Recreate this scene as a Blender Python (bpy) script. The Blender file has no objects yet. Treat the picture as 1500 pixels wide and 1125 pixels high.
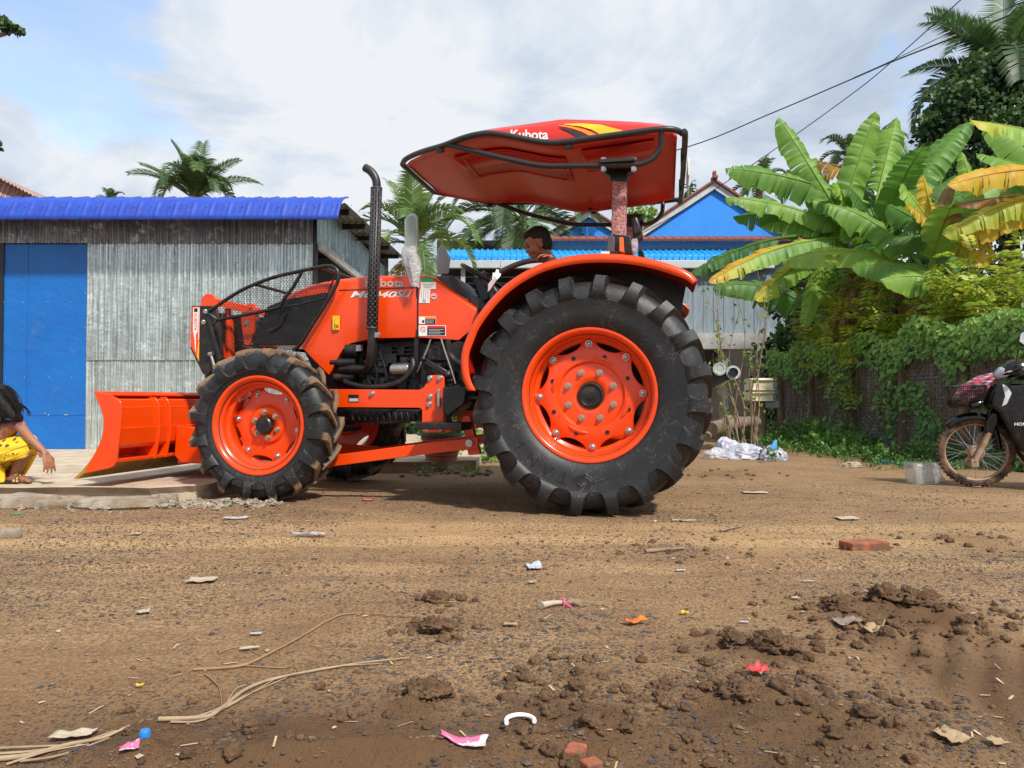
import bpy, bmesh, math, random
from mathutils import Vector, Matrix, noise
V = Vector; PI = math.pi; R = math.radians
rnd = random.Random(7)
scene = bpy.context.scene
col = scene.collection
# ------------------------------------------------------------------ camera
CAM = V((0, 0, 0.69)); FPX = 1100.0; PITCH = math.atan(22.5 / FPX)
cd = bpy.data.cameras.new('camera'); cam = bpy.data.objects.new('camera', cd); col.objects.link(cam)
cam.location = CAM; cam.rotation_euler = (PI / 2 + PITCH, 0, 0)
cd.sensor_width = 36; cd.lens = FPX / 1500 * 36; cd.clip_start = 0.05; cd.clip_end = 3000
scene.camera = cam
scene.view_settings.view_transform = 'Standard'; scene.view_settings.look = 'None'
scene.view_settings.exposure = 0
scene.cycles.max_bounces = 6; scene.cycles.transparent_max_bounces = 12
def ray(px, py):
    x = (px - 750) / FPX; y = -(py - 562.5) / FPX
    c, s = math.cos(PITCH), math.sin(PITCH)
    return V((x, c - y * s, s + y * c))
def W(px, py, d):
    r = ray(px, py); return CAM + r * (d / r.y)
def G(px, py, z=0.0):
    r = ray(px, py); return CAM + r * ((z - CAM.z) / r.z)
# tractor frame: X forward, Y towards the near side, Z up
TYAW = R(168.4); TORG = V((0.655, 5.31, 0))
TM = Matrix.Translation(TORG) @ Matrix.Rotation(TYAW, 4, 'Z'); TI = TM.inverted()
TC = TI @ CAM
def P(px, py, Y):
    d = TI.to_3x3() @ ray(px, py); t = (Y - TC.y) / d.y
    return TC + d * t
# ------------------------------------------------------------------ mesh builder
XF = {}
class MB:
    def __init__(s): s.v = []; s.f = []; s.m = []; s.c = []; s.k = 0; s.cv = 0.0
    def add(s, vs, fs, c=None):
        n = len(s.v); s.v += [V(p) for p in vs]; s.f += [[i + n for i in f] for f in fs]
        s.m += [s.k] * len(fs)
        if c is None: s.c += [s.cv] * len(vs)
        elif isinstance(c, (int, float)): s.c += [c] * len(vs)
        else: s.c += list(c)
        return s
    def box(s, c, d, rot=None, taper=1.0):
        c = V(c); vs = []
        for z in (-1, 1):
            t = taper if z > 0 else 1
            for x, y in ((-1, -1), (1, -1), (1, 1), (-1, 1)):
                p = V((x * d[0] / 2 * t, y * d[1] / 2 * t, z * d[2] / 2))
                if rot is not None: p = rot @ p
                vs.append(c + p)
        return s.add(vs, [(3, 2, 1, 0), (4, 5, 6, 7), (0, 1, 5, 4), (1, 2, 6, 5), (2, 3, 7, 6), (3, 0, 4, 7)])
    def bar(s, a, b, w, h, up=V((0, 0, 1))):
        a, b = V(a), V(b); d = (b - a).normalized()
        if abs(d.dot(up)) > .98: up = V((1, 0, 0))
        x = d.cross(up).normalized(); y = x.cross(d)
        vs = [p + x * (w / 2 * i) + y * (h / 2 * j) for p in (a, b) for i, j in ((-1, -1), (1, -1), (1, 1), (-1, 1))]
        return s.add(vs, [(3, 2, 1, 0), (4, 5, 6, 7), (0, 1, 5, 4), (1, 2, 6, 5), (2, 3, 7, 6), (3, 0, 4, 7)])
    def prism(s, poly, y0, y1):            # poly of (x, z)
        n = len(poly); vs = [V((p[0], y0, p[1])) for p in poly] + [V((p[0], y1, p[1])) for p in poly]
        return s.add(vs, [list(range(n)), list(range(2 * n - 1, n - 1, -1))] + [[i, i + n, (i + 1) % n + n, (i + 1) % n] for i in range(n)])
    def slab(s, poly, n, t):                # poly of 3-D points thickened along n
        n = V(n).normalized(); k = len(poly); a = [V(p) for p in poly]
        vs = a + [p + n * t for p in a]
        return s.add(vs, [list(range(k)), list(range(2 * k - 1, k - 1, -1))] + [[i, i + k, (i + 1) % k + k, (i + 1) % k] for i in range(k)])
    def tube(s, pts, r, seg=8, caps=True, c=None, closed=False):
        pts = [V(p) for p in pts]; n = len(pts)
        rs = r if isinstance(r, (list, tuple)) else [r] * n
        t0 = (pts[1] - pts[0]).normalized()
        u = t0.orthogonal().normalized(); vs = []
        for i, p in enumerate(pts):
            if closed: t = (pts[(i + 1) % n] - pts[i - 1])
            else: t = pts[min(i + 1, n - 1)] - pts[max(i - 1, 0)]
            if t.length < 1e-9: t = t0
            t = t.normalized(); u = (u - t * u.dot(t)); u = u.normalized() if u.length > 1e-6 else t.orthogonal().normalized(); w = t.cross(u)
            for k in range(seg):
                a = 2 * PI * k / seg; vs.append(p + (u * math.cos(a) + w * math.sin(a)) * rs[i])
        fs = [[i * seg + k, i * seg + (k + 1) % seg, (i + 1) * seg + (k + 1) % seg, (i + 1) * seg + k] for i in range(n - 1) for k in range(seg)]
        if closed: fs += [[(n - 1) * seg + k, (n - 1) * seg + (k + 1) % seg, (k + 1) % seg, k] for k in range(seg)]
        elif caps: fs += [list(range(seg - 1, -1, -1)), [(n - 1) * seg + k for k in range(seg)]]
        return s.add(vs, fs, c)
    def cyl(s, a, b, r, r2=None, seg=16): return s.tube([a, b], [r, r if r2 is None else r2], seg)
    def lathe(s, prof, o, axis='Y', seg=48, sgn=1, cap=False):     # prof of (radius, along)
        o = V(o); vs = []; n = len(prof)
        for r, h in prof:
            for k in range(seg):
                a = 2 * PI * k / seg; c_, s_ = math.cos(a) * r, math.sin(a) * r
                vs.append(o + (V((c_, h * sgn, s_)) if axis == 'Y' else V((c_, s_, h)) if axis == 'Z' else V((h * sgn, c_, s_))))
        fs = [[i * seg + k, i * seg + (k + 1) % seg, (i + 1) * seg + (k + 1) % seg, (i + 1) * seg + k] for i in range(n - 1) for k in range(seg)]
        if cap: fs += [list(range(seg)), [(n - 1) * seg + k for k in range(seg)]]
        return s.add(vs, fs)
    def ball(s, c, r, seg=12, rings=8, jit=0.0, rot=None):
        c = V(c); r = r if isinstance(r, (tuple, list, Vector)) else (r, r, r); vs = []
        off = V((rnd.random() * 99, rnd.random() * 99, 0))
        for i in range(rings + 1):
            th = PI * i / rings
            for k in range(seg):
                a = 2 * PI * k / seg; d = V((math.sin(th) * math.cos(a), math.sin(th) * math.sin(a), math.cos(th)))
                j = 1 + (noise.noise(d * 1.7 + off) * jit if jit else 0)
                p = V((d.x * r[0] * j, d.y * r[1] * j, d.z * r[2] * j))
                if rot is not None: p = rot @ p
                vs.append(c + p)
        fs = [[i * seg + k, (i + 1) * seg + k, (i + 1) * seg + (k + 1) % seg, i * seg + (k + 1) % seg] for i in range(rings) for k in range(seg)]
        return s.add(vs, fs)
    def loft(s, secs, cap=True, close=True):
        n = len(secs[0]); vs = [V(p) for q in secs for p in q]; m = n if close else n - 1
        fs = [[i * n + k, i * n + (k + 1) % n, (i + 1) * n + (k + 1) % n, (i + 1) * n + k] for i in range(len(secs) - 1) for k in range(m)]
        if cap: fs += [list(range(n - 1, -1, -1)), [(len(secs) - 1) * n + k for k in range(n)]]
        return s.add(vs, fs)
    def quad(s, a, b, c, d, cc=None): return s.add([a, b, c, d], [(0, 1, 2, 3)], cc)
    def mesh(s, vs, fs, M=None, c=None): return s.add([M @ V(p) for p in vs] if M else vs, fs, c)
    def build(s, name, mats, parent=None, smooth=35, bevel=0, bseg=2, loc=None, solid=0, subd=0, weld=True):
        me = bpy.data.meshes.new(name); inv = XF.get(parent.name) if parent else None
        vs = s.v
        if inv is not None: vs = [inv @ p for p in vs]
        if loc is not None: l = V(loc); vs = [p - l for p in vs]
        me.from_pydata([tuple(p) for p in vs], [], s.f)
        for m in (mats if isinstance(mats, (list, tuple)) else [mats]): me.materials.append(m)
        if len(me.materials) > 1: me.polygons.foreach_set('material_index', s.m)
        if any(s.c):
            at = me.attributes.new('c', 'FLOAT', 'POINT'); at.data.foreach_set('value', s.c)
        bm = bmesh.new(); bm.from_mesh(me)
        if weld: bmesh.ops.remove_doubles(bm, verts=bm.verts, dist=1e-5)
        if len(bm.faces) < 60000: bmesh.ops.recalc_face_normals(bm, faces=bm.faces)
        bm.to_mesh(me); bm.free()
        if smooth:
            me.polygons.foreach_set('use_smooth', [True] * len(me.polygons))
            if smooth < 180: me.set_sharp_from_angle(angle=R(smooth))
        o = bpy.data.objects.new(name, me); col.objects.link(o)
        if parent: o.parent = parent
        if inv is not None and name not in XF: XF[o.name] = inv
        if loc is not None: o.location = loc
        if solid: md = o.modifiers.new('s', 'SOLIDIFY'); md.thickness = solid; md.offset = 0
        if bevel:
            md = o.modifiers.new('b', 'BEVEL'); md.width = bevel; md.segments = bseg; md.limit_method = 'ANGLE'; md.angle_limit = R(40); md.harden_normals = False
        if subd: md = o.modifiers.new('u', 'SUBSURF'); md.levels = md.render_levels = subd
        return o
def tag(o, label=None, cat=None, group=None, kind=None):
    if label: o['label'] = label
    if cat: o['category'] = cat
    if group: o['group'] = group
    if kind: o['kind'] = kind
    return o
def thing(name, label, cat, loc=(0, 0, 0), rotz=0, group=None, world=True):
    o = bpy.data.objects.new(name, None); col.objects.link(o); o.location = loc; o.rotation_euler = (0, 0, rotz)
    o.empty_display_size = .1
    if world: XF[o.name] = (Matrix.Translation(V(loc)) @ Matrix.Rotation(rotz, 4, 'Z')).inverted()
    return tag(o, label, cat, group)
def spline(pts, n=6, closed=False):
    pts = [V(p) for p in pts]; out = []; N = len(pts)
    for i in range(N if closed else N - 1):
        if closed: a, b, c, d = pts[i - 1], pts[i], pts[(i + 1) % N], pts[(i + 2) % N]
        else: a, b, c, d = pts[max(i - 1, 0)], pts[i], pts[i + 1], pts[min(i + 2, N - 1)]
        for k in range(n):
            t = k / n
            out.append(.5 * ((2 * b) + (c - a) * t + (2 * a - 5 * b + 4 * c - d) * t * t + (3 * b - a - 3 * c + d) * t ** 3))
    if not closed: out.append(pts[-1])
    return out
def fillet(pts, r, n=5):
    pts = [V(p) for p in pts]; out = [pts[0]]
    for i in range(1, len(pts) - 1):
        a, b, c = pts[i - 1], pts[i], pts[i + 1]; rr = min(r, (a - b).length * .45, (c - b).length * .45)
        p, q = b + (a - b).normalized() * rr, b + (c - b).normalized() * rr
        for k in range(n + 1):
            t = k / n; out.append(p * (1 - t) ** 2 + b * 2 * t * (1 - t) + q * t * t)
    out.append(pts[-1]); return out
_tx = {}
def text_mesh(body, size=1.0, shear=0.0, bold=0.0, space=1.0, extrude=0.0):
    cu = bpy.data.curves.new('t', 'FONT'); cu.body = body; cu.size = size; cu.shear = shear; cu.offset = bold
    cu.space_character = space; cu.extrude = extrude; cu.align_x = 'CENTER'; cu.align_y = 'CENTER'; cu.resolution_u = 4
    o = bpy.data.objects.new('t', cu); col.objects.link(o); bpy.context.view_layer.update()
    e = o.evaluated_get(bpy.context.evaluated_depsgraph_get()); me = e.to_mesh()
    r = ([v.co.copy() for v in me.vertices], [list(p.vertices) for p in me.polygons])
    e.to_mesh_clear(); bpy.data.objects.remove(o); bpy.data.curves.remove(cu); return r
def frame(o, u, v):
    u = V(u).normalized(); v = V(v); v = (v - u * u.dot(v)).normalized(); w = u.cross(v)
    M = Matrix((u, v, w)).transposed().to_4x4(); M.translation = V(o); return M
# ------------------------------------------------------------------ materials
def _n(nt, t, **k):
    n = nt.nodes.new(t)
    for a, b in k.items(): setattr(n, a, b)
    return n
def rgb(c): return (c[0], c[1], c[2], 1)
def mix(nt, f, a, b):
    m = _n(nt, 'ShaderNodeMix', data_type='RGBA')
    for i, x in ((0, f), (6, a), (7, b)):
        if isinstance(x, (int, float)): m.inputs[i].default_value = x
        elif isinstance(x, tuple): m.inputs[i].default_value = rgb(x)
        else: nt.links.new(x, m.inputs[i])
    return m.outputs[2]
def noise_n(nt, vec, scale, detail=4, rough=.6, dist=0.0):
    n = _n(nt, 'ShaderNodeTexNoise'); n.inputs['Scale'].default_value = scale; n.inputs['Detail'].default_value = detail
    n.inputs['Roughness'].default_value = rough; n.inputs['Distortion'].default_value = dist; nt.links.new(vec, n.inputs['Vector']); return n.outputs['Fac']
def ramp(nt, x, stops, interp='LINEAR'):
    r = _n(nt, 'ShaderNodeValToRGB'); cr = r.color_ramp; cr.interpolation = interp
    while len(cr.elements) < len(stops): cr.elements.new(.5)
    for e, (p, c) in zip(cr.elements, stops):
        e.position = p; e.color = rgb(c) if isinstance(c, tuple) else (c, c, c, 1)
    nt.links.new(x, r.inputs[0]); return r.outputs[0]
def math_n(nt, op, a, b=0.0):
    m = _n(nt, 'ShaderNodeMath', operation=op)
    for i, x in ((0, a), (1, b)):
        if isinstance(x, (int, float)): m.inputs[i].default_value = x
        else: nt.links.new(x, m.inputs[i])
    return m.outputs[0]
def bump_n(nt, h, st, dist=.01):
    b = _n(nt, 'ShaderNodeBump'); b.inputs['Strength'].default_value = st; b.inputs['Distance'].default_value = dist; nt.links.new(h, b.inputs['Height']); return b.outputs[0]
def newmat(name):
    m = bpy.data.materials.new(name); m.use_nodes = True; nt = m.node_tree
    return m, nt, nt.nodes['Principled BSDF'], nt.nodes.new('ShaderNodeTexCoord').outputs['Object']
def mat(name, c, rough=.5, metal=0.0, c2=None, scale=6, bump=0.0, bscale=80, coat=0.0, dust=None, stretch=None, trans=0.0, alpha=1.0, lo=.35, hi=.65, bdist=.01, rv=.08):
    m, nt, b, vec = newmat(name)
    if stretch:
        mp = _n(nt, 'ShaderNodeMapping'); mp.inputs['Scale'].default_value = stretch; nt.links.new(vec, mp.inputs[0]); vec = mp.outputs[0]
    if c2 is None: c2 = tuple(x * .8 for x in c)
    nz = noise_n(nt, vec, scale, 6); f = ramp(nt, nz, ((lo, 0.0), (hi, 1.0))); cc = mix(nt, f, c, c2)
    if dust:
        dn = noise_n(nt, vec, dust[2], 8, .7); dm = ramp(nt, dn, ((dust[3] if len(dust) > 3 else .5, 0.0), (dust[4] if len(dust) > 4 else .75, dust[1]))); cc = mix(nt, dm, cc, dust[0])
    nt.links.new(cc, b.inputs['Base Color'])
    rr = math_n(nt, 'ADD', math_n(nt, 'MULTIPLY', nz, rv * 2), rough - rv); nt.links.new(rr, b.inputs['Roughness'])
    b.inputs['Metallic'].default_value = metal; b.inputs['Coat Weight'].default_value = coat; b.inputs['Coat Roughness'].default_value = .08
    if trans: b.inputs['Transmission Weight'].default_value = trans
    if alpha < 1: b.inputs['Alpha'].default_value = alpha
    if bump: nt.links.new(bump_n(nt, noise_n(nt, vec, bscale, 5), bump, bdist), b.inputs['Normal'])
    return m
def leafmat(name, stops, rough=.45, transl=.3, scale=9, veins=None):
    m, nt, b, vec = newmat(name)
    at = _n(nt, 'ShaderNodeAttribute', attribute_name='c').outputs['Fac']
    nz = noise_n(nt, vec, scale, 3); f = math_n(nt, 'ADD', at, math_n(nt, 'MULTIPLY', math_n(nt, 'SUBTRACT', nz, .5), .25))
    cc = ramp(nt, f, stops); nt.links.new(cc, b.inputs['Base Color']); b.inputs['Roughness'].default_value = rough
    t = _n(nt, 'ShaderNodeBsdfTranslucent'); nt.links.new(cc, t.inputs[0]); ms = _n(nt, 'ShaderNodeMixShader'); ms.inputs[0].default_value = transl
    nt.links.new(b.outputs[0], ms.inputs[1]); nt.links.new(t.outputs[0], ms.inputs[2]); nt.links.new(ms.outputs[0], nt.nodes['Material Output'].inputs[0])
    return m
DUST = (.30, .18, .09)
M = {}
M['orange'] = mat('orange_paint', (.84, .062, .0015), .28, c2=(.77, .052, .0015), scale=3, coat=.25, dust=(DUST, .10, 9))
M['canopy'] = mat('canopy_red', (.64, .018, .008), .28, c2=(.56, .015, .007), scale=2, coat=.4)
M['canopy_in'] = mat('canopy_lining', (.55, .016, .009), .40, c2=(.48, .013, .008), scale=2)
M['black'] = mat('black_paint', (.007, .007, .008), .36, c2=(.012, .012, .012), scale=9, dust=(DUST, .2, 12), bump=.05)
M['frame'] = mat('frame_grey', (.026, .025, .027), .42, c2=(.018, .018, .019), scale=9, bump=.04, bscale=200)
M['guard'] = mat('guard_grey', (.060, .058, .060), .5, c2=(.045, .044, .046), scale=9)
M['engine'] = mat('engine_grey', (.012, .0125, .015), .45, c2=(.006, .006, .007), scale=14, dust=(DUST, .16, 20), bump=.15, bscale=120)
M['plastic'] = mat('grey_plastic', (.075, .076, .082), .5, c2=(.06, .06, .065), scale=6, bump=.08, bscale=300)
M['steel'] = mat('bright_steel', (.55, .54, .52), .32, metal=.9, c2=(.42, .41, .39), scale=20, dust=(DUST, .25, 30))
M['brass'] = mat('brass_bolt', (.75, .36, .12), .35, metal=.8, scale=20)
M['wrap'] = mat('clear_plastic_wrap', (.72, .72, .74), .18, c2=(.6, .6, .63), scale=14, bump=.9, bscale=30, alpha=.50, bdist=.02)
M['wrapw'] = mat('clouded_plastic_wrap', (.50, .56, .53), .28, c2=(.36, .42, .39), scale=8, bump=.6, bscale=26, bdist=.02)
M['bubble'] = mat('bubble_wrap', (.62, .36, .34), .3, c2=(.40, .13, .12), scale=60, bump=1.0, bscale=110, bdist=.02, lo=.42, hi=.58)
M['white'] = mat('white_decal', (.80, .79, .77), .45, c2=(.74, .73, .71))
M['grey_dec'] = mat('grey_decal', (.50, .50, .50), .4, c2=(.42, .42, .42))
M['dark_dec'] = mat('black_decal', (.012, .012, .012), .4)
M['yellow_dec'] = mat('yellow_decal', (.85, .52, .01), .4)
M['amber_dec'] = mat('amber_decal', (.80, .25, .02), .4)
M['green_dec'] = mat('green_decal', (.02, .42, .10), .4)
M['red_dec'] = mat('red_decal', (.65, .02, .03), .4)
M['lens'] = mat('amber_lens', (.80, .16, .005), .2, coat=.5)
M['cutting'] = mat('cutting_edge', (.42, .24, .03), .5, c2=(.25, .16, .04), scale=12)

M['mirror'] = mat('mirror_glass', (.34, .39, .36), .25, c2=(.26, .31, .28), scale=5)
# ------------------------------------------------------------------ sky and sun
SUN = V((0.38, -0.55, 0.74)).normalized()
w = bpy.data.worlds.new('World'); scene.world = w; w.use_nodes = True; nt = w.node_tree; nt.nodes.clear()
out = _n(nt, 'ShaderNodeOutputWorld')
sky = _n(nt, 'ShaderNodeTexSky', sky_type='NISHITA'); sky.sun_disc = False
sky.sun_elevation = math.asin(SUN.z); sky.sun_rotation = math.atan2(SUN.x, SUN.y); sky.dust_density = 1.5
bg1 = _n(nt, 'ShaderNodeBackground'); bg1.inputs[1].default_value = .30; nt.links.new(sky.outputs[0], bg1.inputs[0])
tc = _n(nt, 'ShaderNodeTexCoord').outputs['Generated']
sep = _n(nt, 'ShaderNodeSeparateXYZ'); nt.links.new(tc, sep.inputs[0])
den = math_n(nt, 'ADD', math_n(nt, 'MAXIMUM', sep.outputs[2], 0.0), .38)
cx = math_n(nt, 'DIVIDE', sep.outputs[0], den); cy = math_n(nt, 'DIVIDE', sep.outputs[1], den)
cmb = _n(nt, 'ShaderNodeCombineXYZ'); nt.links.new(cx, cmb.inputs[0]); nt.links.new(cy, cmb.inputs[1]); cmb.inputs[2].default_value = 3.3
n1 = noise_n(nt, cmb.outputs[0], 2.6, 9, .58, .25); n1 = math_n(nt, 'ADD', math_n(nt, 'MULTIPLY', math_n(nt, 'SUBTRACT', n1, .5), 1.7), .5)
def lobe(d, lo, hi):
    d = V(d).normalized(); vm = _n(nt, 'ShaderNodeVectorMath', operation='DOT_PRODUCT'); nt.links.new(tc, vm.inputs[0]); vm.inputs[1].default_value = d
    return ramp(nt, vm.outputs['Value'], ((lo, 0.0), (hi, 1.0)), 'EASE')
gap = lobe(W(290, 90, 10) - CAM, .975, .999)
gap2 = lobe(W(215, 20, 10) - CAM, .975, 1.0)
puff = lobe(W(500, 110, 10) - CAM, .972, .997)
th = math_n(nt, 'SUBTRACT', math_n(nt, 'ADD', n1, .22), math_n(nt, 'MULTIPLY', math_n(nt, 'MAXIMUM', gap, gap2), .34))
th = math_n(nt, 'ADD', th, math_n(nt, 'MULTIPLY', puff, .12))
mask = ramp(nt, th, ((.36, .34), (.54, 1.0)), 'EASE')
n2 = noise_n(nt, cmb.outputs[0], 2.7, 9, .62, .4)
n2 = math_n(nt, 'ADD', math_n(nt, 'MULTIPLY', puff, .16), math_n(nt, 'ADD', n2, .015)); cc = ramp(nt, n2, ((.38, (.47, .55, .67)), (.52, (.62, .69, .79)), (.64, (.80, .83, .87))))
bg2 = _n(nt, 'ShaderNodeBackground'); bg2.inputs[1].default_value = 1.08; nt.links.new(cc, bg2.inputs[0])
ms = _n(nt, 'ShaderNodeMixShader'); nt.links.new(mask, ms.inputs[0]); nt.links.new(bg1.outputs[0], ms.inputs[1]); nt.links.new(bg2.outputs[0], ms.inputs[2])
nt.links.new(ms.outputs[0], out.inputs[0])
sl = bpy.data.lights.new('sun', 'SUN'); so = bpy.data.objects.new('sun', sl); col.objects.link(so)
sl.energy = 5.0; sl.angle = R(4); sl.color = (1, .95, .87); so.location = SUN * 30; so.rotation_euler = (-SUN).to_track_quat('-Z', 'Y').to_euler()
# ------------------------------------------------------------------ the tractor (local frame, near side = +Y)
def rubber(name, mud, c=(.0095, .0098, .0115)):
    m, nt, b, vec = newmat(name)
    at = _n(nt, 'ShaderNodeAttribute', attribute_name='c').outputs['Fac']
    n1 = noise_n(nt, vec, 5, 7, .65); n2 = noise_n(nt, vec, 26, 7, .75); n3 = noise_n(nt, vec, 3.1, 5, .6, 3.5)
    cc = mix(nt, ramp(nt, n1, ((.35, 0.0), (.7, 1.0))), c, tuple(x * 1.7 for x in c))
    dusty = ramp(nt, n2, ((.52, 0.0), (.8, .32))); cc = mix(nt, dusty, cc, (.06, .052, .045))
    line = math_n(nt, 'ABSOLUTE', math_n(nt, 'SUBTRACT', n3, .5)); sc = ramp(nt, line, ((.0, .6), (.006, 0.0))); cc = mix(nt, math_n(nt, 'MULTIPLY', sc, ramp(nt, n1, ((.42, 0.0), (.6, 1.0)))), cc, (.30, .25, .19))
    mk = ramp(nt, math_n(nt, 'ADD', math_n(nt, 'MULTIPLY', at, mud), math_n(nt, 'SUBTRACT', math_n(nt, 'MULTIPLY', n2, .9), .45)), ((.42, 0.0), (.62, 1.0)))
    mudc = mix(nt, n1, (.13, .078, .042), (.26, .165, .092)); cc = mix(nt, mk, cc, mudc)
    nt.links.new(cc, b.inputs['Base Color']); rr = math_n(nt, 'ADD', math_n(nt, 'MULTIPLY', mk, .35), .5); nt.links.new(rr, b.inputs['Roughness'])
    nt.links.new(bump_n(nt, noise_n(nt, vec, 60, 6, .7), .25, .006), b.inputs['Normal']); return m
M['tyre_f'] = rubber('muddy_rubber', .95); M['tyre_r'] = rubber('dusty_rubber', .55); M['rubber'] = rubber('rubber_text', 0, (.008, .008, .009))
tr = thing('tractor', 'large orange farm tractor with red canopy and front blade parked on the dirt yard', 'tractor', TORG, TYAW, world=False)
def pp(pts, Y): return [(P(x, y, Y).x, P(x, y, Y).z) for x, y in pts]
def PR(pts, Y0, Y1, mb=None): return (mb or MB()).prism(pp(pts, Y0), Y0, Y1)
def bolt_bm(mb, c, r, d=V((0, 1, 0)), h=.014):
    c = V(c); d = V(d).normalized()
    mb.cyl(c, c + d * .003, r * 1.5, seg=12); mb.cyl(c + d * .003, c + d * h, r, r * .95, 6); return mb
def make_tyre(Rr, Wd, rb, hl, N, sgnd):
    b = MB(); half = [(Rr - hl, 0), (Rr - hl - .003, .24 * Wd), (Rr - hl - .012, .35 * Wd), (Rr - hl - .030, .42 * Wd), (Rr - hl - .058, .470 * Wd), (Rr - .120, .500 * Wd), (Rr - .14, .508 * Wd), (Rr - .15, .512 * Wd), (Rr - .156, .506 * Wd), (rb + .11, .51 * Wd), (rb + .06, .485 * Wd), (rb + .028, .44 * Wd), (rb + .024, .43 * Wd), (rb + .01, .425 * Wd), (rb - .02, .36 * Wd)]
    prof = [(r, -y) for r, y in half[:0:-1]] + half
    b.lathe(prof, (0, 0, 0), seg=96)
    k = Rr / .71
    for s in (1, -1):
        for i in range(N):
            th = 2 * PI * (i + (.5 if s < 0 else 0)) / N + rnd.uniform(-.004, .004)
            st = [(-.02, Rr - hl - .005, Rr - .006, 0, .052, .036, 0), (.2, Rr - hl - .008, Rr - .002, .095, .060, .046, 0), (.36, Rr - hl - .03, Rr - .002, .172, .070, .056, 0), (.462, Rr - hl - .06, Rr - .008, .205, .084, .064, .004),
                  (.50, Rr - .085, Rr - .055, .212, .088, .064, .020), (.508, Rr - .122, Rr - .108, .212, .10, .070, .020), (.510, Rr - .146, Rr - .136, .212, .125, .088, .010)]
            vs = []; cs = []
            for j, (yw, rb_, rt, da, wb, wt, lat) in enumerate(st):
                a = th + sgnd * da * (1 if k > .9 else 1.25); kk = .75 if k < .9 else 1
                for (w_, r_, l_, cv) in ((-wb / 2, rb_, 0, .15), (-wt / 2, rt, lat, .8 if j < 4 else .35), (wt / 2, rt, lat, .8 if j < 4 else .35), (wb / 2, rb_, 0, .15)):
                    aa = a + w_ * kk / r_; vs.append(V((math.cos(aa) * r_, s * (yw * Wd + l_), math.sin(aa) * r_))); cs.append(cv)
            fs = [[j * 4 + q, j * 4 + q + 1, j * 4 + q + 5, j * 4 + q + 4] for j in range(len(st) - 1) for q in range(3)] + [[0, 1, 2, 3], [len(st) * 4 - 1 - q for q in range(4)]]
            b.add(vs, fs, cs)
    return b
def ring_text(body, rad, y, ang, hgt, space, mb, bold=.0):
    tot = len(body)
    for i, ch in enumerate(body):
        if ch == ' ': continue
        a = ang + (i - (tot - 1) / 2) * space / rad
        vs, fs = text_mesh(ch, hgt / .7, 0, bold, 1, .004)
        u = V((-math.sin(a), 0, math.cos(a))); v = V((math.cos(a), 0, math.sin(a)))
        o = V((math.cos(a) * rad, y, math.sin(a) * rad)); vv = [o + u * p.x * 0 + V((0, 0, 0)) + u * p.x + v * p.y + V((0, 1, 0)) * p.z for p in vs]
        mb.add(vv, fs)
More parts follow.
